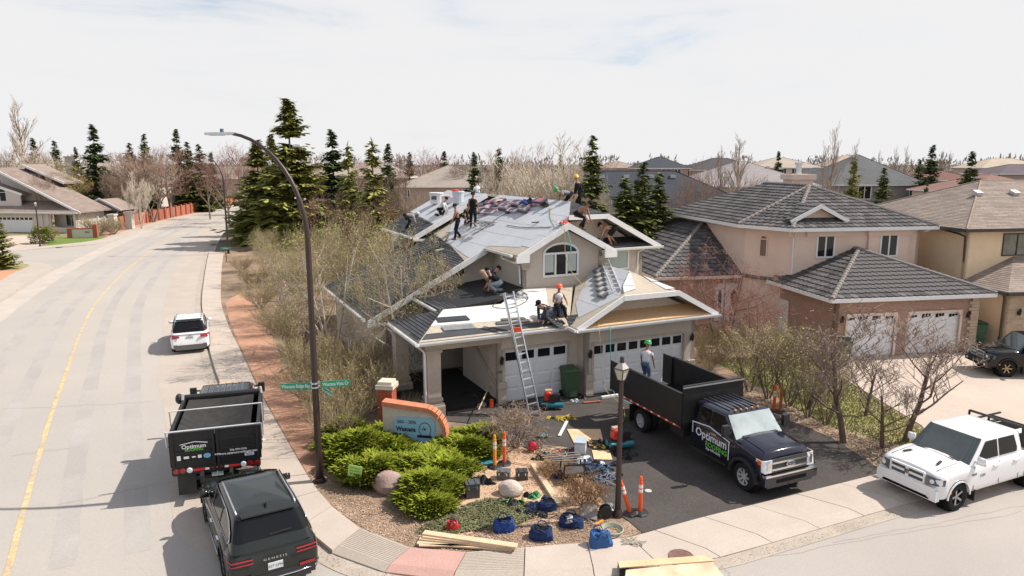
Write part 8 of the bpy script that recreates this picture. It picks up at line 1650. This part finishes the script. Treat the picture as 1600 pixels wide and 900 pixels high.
def boulder(label, px, py, r, seed, m_): 
    t = thing('boulder', label, 'rock', G(px, py, -.05)); mb = MB(); mb.blob((0, 0, r[2]*.55), r, seed, .09, 14, 9); o = mb.build('rock_body', m_, t, smooth=True, sharp=28); return t
boulder('pink grey boulder set in the junipers', 607, 768, (.46, .36, .42), 3, mat('pink_granite', (.36, .26, .23), .9, noise=(3, .2), fine=(25, .3), bump=(14, 1.0))); boulder('pale boulder on the trodden yard beside the toolboxes', 797, 772, (.34, .3, .26), 8, mat('pale_granite', (.50, .42, .36), .9, noise=(3, .15), fine=(25, .25), bump=(14, 1.0)))
# green yard sign
ys = thing('yard_sign', 'small lime green lawn sign in front of the junipers', 'lawn sign', G(556, 768, -.03), R_(-6)); mb = MB(); mb.box((0, 0, .62), (.40, .012, .34), Matrix.Rotation(R_(9), 3, 'Y')); mb.build('board', mat('lime_board', (.42, .66, .16), .5, noise=(3, .05)), ys)
text('sign_lettering', 'OPTIMUM', .072, mat('dark_green_letter', (.03, .16, .05), .5), ys, face_mtx((.005, -.009, .70), (1, 0, -.158), (.158, 0, 1)), .001); text('sign_lettering', 'ROOFING', .072, mat('dark_green_letter', (.03, .16, .05)), ys, face_mtx((0, -.009, .62), (1, 0, -.158), (.158, 0, 1)), .001); text('sign_lettering', '306-999-0596', .055, mat('dark_green_letter', (.03, .16, .05)), ys, face_mtx((-.01, -.009, .54), (1, 0, -.158), (.158, 0, 1)), .001)
for s in (-1, 1): mb = MB(); mb.tube([(s*.13, .01, 0), (s*.13, .01, .6)], .006, 4); mb.build('stake', STEEL, ys)
# boards and sheets
def board(label, a, b, w, t_, z, m_=WOOD, cat='board', name='board'):
    p, q_ = G(*a, z), G(*b, z); mb = MB(); mb.beam(p, q_, w, t_); return tag(mb.build(name, m_), label, cat)
bg = 'boards stacked on the pavement corner'
for i, (a, b, z, w) in enumerate((((652, 848), (800, 858), .03, .14), ((656, 841), (806, 856), .07, .14), ((655, 852), (780, 853), .03, .09), ((661, 838), (790, 853), .11, .12), ((662, 832), (808, 853), .15, .19))):
    o = board(('lowest front board of the pavement stack', 'second board of the pavement stack', 'narrow board at the front edge of the pavement stack', 'fourth board under the top one of the pavement stack', 'wide top board of the pavement stack')[i], a, b, w, .038, z); o['group'] = bg
board('long thick plank lying across the yard from the truck side towards the bags', (833, 726), (873, 788), .17, .09, .05); board('thin stick lying behind the plank', (803, 722), (838, 728), .03, .03, .02)
board('white plank lying in the middle of the driveway', (874, 681), (886, 658), .10, .03, .02, WHITE); board('white downpipe lying before the wide garage door', (940, 621), (976, 616), .12, .09, .05, WHITE); board('second dark strip lying before the wide garage door', (938, 616), (985, 610), .06, .04, .02, BLACKP); board('orange pry bar lying near the green bin', (912, 629), (938, 627), .09, .04, .03, mat('red_orange_tool', (.55, .14, .06), .5))
def sheet_t(label, corners, z, m_, th=.018): mb = MB(); mb.prism([G(*c, z) for c in corners], (0, 0, th)); return tag(mb.build('wood_sheet', m_), label, 'plywood')
sheet_t('larger plywood sheet flat on the driveway', [(886, 671), (938, 671), (945, 699), (898, 695)], .0, PLYWOOD); sheet_t('smaller plywood sheet flat beside the tools', [(925, 704), (952, 704), (957, 719), (928, 718)], .0, PLYWOOD)
M_osb2 = mat('bright_osb', (.64, .49, .34), .8, noise=(2.2, .3), fine=(40, .25)); sheet_t('large bright OSB sheet stack on the road at the bottom edge', [(978, 893), (1112, 879), (1150, 925), (972, 940)], .06, M_osb2, .04); sheet_t('narrow plywood strip on top of the road stack', [(966, 878), (1100, 869), (1118, 877), (968, 888)], .11, PLYWOOD, .02); sheet_t('dark spacer block under the road stack', [(966, 884), (980, 884), (984, 900), (968, 900)], -.1, BLACKP, .12)
# manholes
def cover(label, px, py, r, z, m_): t = thing('manhole_cover', label, 'manhole cover', G(px, py, z)); mb = MB(); mb.lathe([(r, -.01), (r, .012), (r*.9, .012), (r*.88, .006), (0, .006)], n=24); mb.build('frame_ring', m_, t); mb = MB(); [mb.box((0, r*(-.6+.3*k), .009), (r*1.2, .03, .008)) for k in range(5)]; mb.build('grip_bar', m_, t)
cover('rusty manhole cover in the pavement near the plywood', 1064, 869, .30, .0, mat('rusty_iron', (.20, .12, .10), .8, noise=(6, .3))); cover('dark manhole cover in the pavement beside the parked truck', 380, 602, .42, .012, mat('old_iron', (.14, .10, .09), .8, noise=(6, .3))); cover('small pale access cap on the asphalt driveway', 1013, 767, .10, -.01, mat('pale_cap', (.5, .48, .45), .7))
# bags
def bag(label, px, py, w, d, h, m_, seed, rz=0, open_=True, z=-.02, cat='tool bag', grp='blue tool bags'):
    t = thing('tool_bag', label, cat, G(px, py, z), R_(rz), grp); rg = random.Random(seed); mb = MB(); n = 18; rows = [(1.0, 0), (1.06, .25), (1.0, .6), (.86, .95), (.74, 1.0), (.70, .8)]; vs = []
    for ri, (s, zz) in enumerate(rows):
        for k in range(n):
            a = 2*math.pi*k/n; q = rg.uniform(.94, 1.06)+.07*math.sin(3*a+seed+ri)+.05*math.sin(7*a+2*seed+ri*2); ca, sa = math.cos(a), math.sin(a); e = 4.0; rr_ = (abs(ca)**e+abs(sa)**e)**(-1/e); vs.append((w/2*s*q*ca*rr_, d/2*s*q*sa*rr_, h*zz*(1+.13*math.sin(2*a+seed))+(rg.uniform(-.02, .02) if ri else 0)))
    mb.add(vs, [(r*n+k, r*n+(k+1) % n, (r+1)*n+(k+1) % n, (r+1)*n+k) for r in range(len(rows)-1) for k in range(n)]+[tuple((len(rows)-1)*n+k for k in range(n))]); mb.build('bag_body', m_, t)
    mb = MB()
    for s in (1, -1): mb.tube(spline([(-w*.25, s*d*.44, h*.7), (-w*.15, s*d*.56, h*1.15), (w*.12, s*d*.6, h*1.12), (w*.25, s*d*.44, h*.7)], 4), .014, 5)
    mb.build('handle', mat('webbing', (.04, .06, .14), .8), t, smooth=True)
    mb = MB()
    for k in range(5): mb.blob((rg.uniform(-w*.25, w*.25), rg.uniform(-d*.2, d*.2), h*.85), (w*.16, d*.16, h*.2), seed+k, .3, 8, 5)
    mb.build('contents', CB if open_ else m_, t, smooth=True); return t
bag('blue tool bag left of the row nearest the pavement', 787, 828, .52, .34, .30, BLT, 1, 5); bag('slumped blue bag with trailing strap right of the first', 846, 840, .55, .40, .28, NAVYB, 2, -10); bag('boxy bright blue bag standing on the pavement', 938, 852, .52, .36, .36, mat('bright_blue_nylon', (.02, .09, .26), .75, noise=(4, .2), bump=(18, .4)), 3, 12, False); bag('open blue bag with white rags inside', 893, 820, .60, .42, .24, NAVYB, 4, 0)
bag('small red and black bag above the board stack', 707, 826, .30, .22, .20, REDP, 5, 0, True, grp=None); bag('dark navy bag at the end of the long plank', 855, 795, .50, .35, .22, NAVYB, 6, 20)
heap('cloth_heap', 'white rags spilling from the open blue bag', 'rags', G(890, 812, .16), [CW, CGR], 3, .2, .09, 31); heap('cloth_heap', 'black bag with lime green cord by the pale boulder', 'bag', G(795, 785, -.02), [CB, CG, mat('lime_cord', (.12, .32, .06), .6)], 4, .35, .16, 32, 2); heap('cloth_heap', 'black tent shaped bag with green trim beside the plank', 'bag', G(840, 775, -.02), [CB, mat('green_trim', (.03, .22, .07), .6)], 3, .25, .14, 33)
heap('cloth_heap', 'heap of boots, jackets and belts left of the dark navy bag', 'clothes', G(838, 800, -.02), [CG, NAVYB, CB], 4, .4, .12, 34, 3); heap('cloth_heap', 'tangled blue and black harnesses along the driveway edge', 'harnesses', G(928, 735, -.02), [NAVYB, CB, CG, CBL], 6, .75, .14, 35, 10); heap('cloth_heap', 'second tangle of harnesses nearer the lamp post', 'harnesses', G(945, 748, -.02), [CBL, CB, CGR], 5, .6, .12, 36, 8); heap('cloth_heap', 'spill of tools and cords on the plywood', 'tools', G(930, 695, .0), [BKC, HARN, CB], 4, .5, .08, 37, 10); heap('cloth_heap', 'pile of shovels handles and green cord before the ladder bush', 'tools', G(862, 706, -.02), [mat('teal_cord', (.05, .35, .33), .6), REDP, WOOD], 3, .6, .07, 38, 9); heap('cloth_heap', 'black bag and teal hose by the plank end', 'bag', G(858, 738, -.02), [CB, mat('yellow_trim', (.6, .5, .05), .6), CG], 3, .35, .12, 39, 3); heap('cloth_heap', 'cluster of brushes and cables before the left garage door', 'tools', G(880, 655, -.01), [CB, HARN], 4, .4, .09, 40, 6); heap('cloth_heap', 'white crumpled bag at the foot of the lamp post', 'rags', G(952, 795, -.01), [CW, CGR], 3, .22, .11, 41); heap('cloth_heap', 'white and grey sacks beside the name wall', 'rags', G(718, 676, -.02), [CW, CW, CGR], 4, .5, .18, 42); heap('cloth_heap', 'blue rag beside the green bin', 'rags', G(898, 627, -.01), [CLB, CW], 2, .2, .09, 43); heap('cloth_heap', 'blue tarp scrap behind the left bin side', 'rags', G(872, 617, -.01), [BLT], 3, .2, .12, 44); heap('cloth_heap', 'dark clutter stored in the porch shade', 'clutter', G(745, 625, 0), [CB, CG, CGR], 7, .7, .28, 45, 4); heap('cloth_heap', 'blue cloth and tubs at the porch edge', 'clutter', G(763, 630, 0), [BLT, CB], 4, .35, .15, 46)
heap('debris_heap', 'torn off shingles and bags inside the open dump box', 'debris', Vector((7.46, 19.22, 1.08))+f66*(-4.0)+l66*.1, [CB, CT, CW, CG], 12, 1.0, .2, 47); heap('debris_heap', 'torn shingle debris under the mesh tarp', 'debris', pos2+d2_*(-4.2)+Vector((0, 0, 1.15)), [CT, mat('pale_pink_scrap', (.45, .3, .25), .9), CG, CW], 12, .9, .2, 48)
def case(label, px, py, w, d, h, rz, m_, cat='toolbox'):
    return gi('toolbox', label, cat, px, py, [('case_body', m_, lambda mb: mb.box((0, 0, h*.36), (w, d, h*.7))), ('lid', m_, lambda mb: (mb.box((0, 0, h*.86), (w*1.04, d*1.04, h*.24)), mb.box((-w*.25, 0, h*1.0), (w*.08, d*.9, .03)), mb.box((w*.25, 0, h*1.0), (w*.08, d*.9, .03)))), ('handle', BLACKP, lambda mb: mb.tube([(-w*.2, -d*.55, h*.8), (-w*.15, -d*.66, h*.8), (w*.15, -d*.66, h*.8), (w*.2, -d*.55, h*.8)], .015, 5)), ('latch', STEEL, lambda mb: (mb.box((-w*.3, -d*.53, h*.7), (.04, .02, .08)), mb.box((w*.3, -d*.53, h*.7), (.04, .02, .08))))], rz, -.03)
GBX = mat('grey_black_box', (.07, .075, .08), .5, noise=(5, .2)); case('tall black toolbox with grey lid left of the pale boulder', 738, 775, .38, .34, .44, 12, GBX); case('small dark toolbox beside the delineator posts', 787, 747, .38, .28, .26, -8, mat('dark_grey_box', (.10, .11, .11), .5)); case('second small dark toolbox above the pale boulder', 815, 748, .34, .28, .28, 5, mat('charcoal_box', (.04, .042, .045), .5)); heap('cloth_heap', 'black backpack behind the tall toolbox', 'bag', G(748, 752, -.02), [CB, CG], 4, .3, .18, 50)
cl_ = gi('cooler', 'white cooler box among the harnesses', 'cooler', 907, 704, [('cooler_body', CW, lambda mb: mb.box((0, 0, .16), (.55, .35, .32))), ('lid', mat('blue_grey_lid', (.40, .46, .52), .5), lambda mb: mb.box((0, 0, .35), (.57, .37, .06)))], 80)
def compressor(label, px, py, rz):
    TC = mat('tank_teal', (.01, .16, .20), .4, coat=.3); 
    return gi('air_compressor', label, 'compressor', px, py, [('tank', TC, lambda mb: (mb.tube([(-.45, -.14, .18), (-.40, -.14, .18), (.40, -.14, .18), (.45, -.14, .18)], [.05, .12, .12, .05], 12), mb.tube([(-.45, .14, .18), (-.40, .14, .18), (.40, .14, .18), (.45, .14, .18)], [.05, .12, .12, .05], 12))), ('engine', REDP, lambda mb: (mb.box((-.15, 0, .48), (.26, .26, .24)), mb.blob((-.15, -.05, .62), (.14, .12, .09), 2, .05))), ('pump', BLACKP, lambda mb: (mb.box((.2, 0, .45), (.2, .3, .26)), mb.lathe([(0, -.02), (.17, -.02), (.17, .02), (0, .02)], (.03, -.2, .46), 14, 'Y'))), ('fuel_tank', CT, lambda mb: mb.box((-.12, .05, .68), (.26, .2, .1))), ('frame', BLACKP, lambda mb: (mb.box((0, 0, .31), (.8, .36, .03)), mb.tube([(.45, -.16, .3), (.7, -.16, .55), (.7, .16, .55), (.45, .16, .3)], .016, 6))), ('wheel', RUBBER, lambda mb: mb.lathe([(0, -.04), (.13, -.04), (.13, .04), (0, .04)], (-.35, -.28, .13), 12, 'Y')), ('wheel', RUBBER, lambda mb: mb.lathe([(0, -.04), (.13, -.04), (.13, .04), (0, .04)], (-.35, .28, .13), 12, 'Y'))], rz)
compressor('teal twin tank compressor with red engine before the left garage door', 862, 638, 5); compressor('teal and red compressor behind the lamp post', 968, 700, 20)
gi('gas_can', 'red round jug on the dry bush edge', 'jug', 832, 705, [('jug_body', mat('glossy_red', (.5, .01, .03), .3, coat=.5), lambda mb: mb.blob((0, 0, .17), (.16, .15, .18), 1, .04, 12, 8)), ('spout', BLACKP, lambda mb: mb.tube([(0, 0, .3), (.06, 0, .38)], .025, 6))], z=-.02, smooth=True)
gi('basin', 'teal plastic basin right of the leafless bush', 'basin', 850, 684, [('bowl', mat('teal_plastic', (.05, .22, .24), .4), lambda mb: mb.lathe([(.12, .0), (.19, .12), (.20, .12), (.13, .01)], n=14))]); gi('basin', 'turquoise lid lying left of the delineator posts', 'basin', 763, 722, [('disc', mat('teal_plastic', (.05, .22, .24)), lambda mb: mb.lathe([(0, 0), (.26, 0), (.26, .03), (0, .04)], n=16))], z=-.03); gi('delineator', 'short orange cone stub at the porch edge', 'cone', 768, 636, [('tube', ORNG, lambda mb: mb.lathe([(.09, 0), (.07, .3), (0, .31)], n=10))])
gi('coiled_hose', 'coiled pale green hose at the lamp post foot', 'hose', 956, 832, [('coil', mat('pale_green_hose', (.35, .42, .33), .6), lambda mb: [mb.tube([((.24+.015*k)*math.cos(a), (.24+.015*k)*math.sin(a), .03+.025*k) for a in [i*math.pi/10 for i in range(21)]], .014, 5) for k in range(4)])], z=-.02)
gi('reel', 'black cable spool lying beside the lamp post', 'spool', 946, 808, [('spool_body', BLACKP, lambda mb: mb.lathe([(.08, -.09), (.17, -.09), (.17, -.06), (.09, -.05), (.09, .05), (.17, .06), (.17, .09), (.08, .09)], (0, 0, .17), 16, 'Y'))])
rp_ = []; rgp = random.Random(8)
for i in range(26): a = i*2.3; rp_.append(Vector((rgp.gauss(0, .16)+.1*math.cos(a), rgp.gauss(0, .12)+.1*math.sin(a), .015+.02*rgp.random())))
gi('rope', 'tangled pale rope pile on the pavement slab', 'rope', 990, 848, [('rope_tangle', mat('pale_rope', (.42, .38, .31), .9), lambda mb: mb.tube(spline(rp_, 5), .012, 5))], z=.012)
gi('work_bench', 'upturned black folding bench with poles in the yard', 'bench', 895, 752, [('frame', BLACKP, lambda mb: (mb.beam((-.35, -.2, 0), (-.3, -.2, .62), .04, .04, up=(0, 1, 0)), mb.beam((.3, -.15, 0), (.3, -.2, .62), .04, .04, up=(0, 1, 0)), mb.beam((-.35, .3, 0), (-.3, .25, .55), .04, .04, up=(0, 1, 0)), mb.beam((.3, .3, 0), (.3, .25, .55), .04, .04, up=(0, 1, 0)), mb.beam((-.3, -.2, .6), (.3, -.2, .6), .04, .04), mb.beam((-.35, -.2, .2), (.3, -.2, .22), .03, .03))), ('shelf', GBX, lambda mb: mb.box((0, .03, .33), (.66, .5, .03)))], 10, -.03)
for i in range(5):
    a, b = G(845+i*3, 712+i*3, .12+.03*i), G(905+i*2, 706+i*4, .30+.02*i); mb = MB(); mb.tube([a, b], .016, 5); tag(mb.build('long_tool', WOOD if i % 2 else STEEL), ('wooden shovel handle nearest the bush', 'steel bar second in the row of long handles', 'wooden handle in the middle of the long handle row', 'steel bar fourth in the row of long handles', 'wooden handle nearest the harness heap')[i], 'tool handle', 'long tool handles')
board('short grey crowbar beside the lamp post', (917, 810), (927, 820), .03, .03, .02, STEEL); board('yellow tool grip beside the coiled hose', (931, 820), (942, 813), .05, .04, .03, YEL); board('broom leaning flat by the porch column', (748, 640), (768, 596), .03, .03, .5, WOOD); board('wooden board leaning at the red chip strip', (440, 578), (463, 560), .12, .03, .1, mat('weathered_plank', (.26, .23, .20)))
gi('downspout', 'white downpipe end beside the name wall', 'downpipe', 690, 668, [('spout', WHITE, lambda mb: mb.tube([(0, 0, .3), (-.1, -.1, .12), (-.5, -.3, .06)], .05, 6))])
gi('splash_board', 'tilted grey board by the rusty bush', 'board', 925, 806, [('board_body', mat('weathered_plank', (.26, .23, .20)), lambda mb: mb.prism([(-.35, -.1, .02), (.1, -.3, .02), (.15, .1, .25), (-.2, .2, .3)], (0, 0, .02)))])

for lb, x, y, ms, n_, sp_, sz_ in (('dark jackets and pouches right of the long plank', 880, 742, (CB, NAVYB, CG), 5, .5, .15), ('muddle of hoses behind the folding bench', 885, 722, (CG, BKC, CBL), 5, .5, .11), ('brown scraps and gloves around the spool', 938, 800, (CG, LEA, CGR), 4, .35, .09), ('blue and white cloths by the driveway edge', 915, 724, (CBL, CW, CB), 4, .5, .12), ('dark nail pouches near the orange jug', 846, 714, (CB, LEA, CG), 4, .4, .10), ('broken twigs and bark swept beside the toolboxes', 718, 730, (LEA, CT, CG), 5, .5, .06), ('caps and gloves left beside the tent shaped bag', 822, 790, (CB, CG), 3, .3, .08), ('cable bundles under the dump box', 975, 712, (CB, BKC, CG), 4, .4, .11), ('small tools along the foot of the garage pier', 912, 622, (CB, LEA, CGR), 3, .3, .09), ('dark bags in the corner beside the ladder foot', 800, 636, (CB, CG, BLT), 4, .35, .13)):
    heap('clutter_heap', lb, 'clutter', G(x, y, -.015), list(ms), n_, sp_, sz_, x)
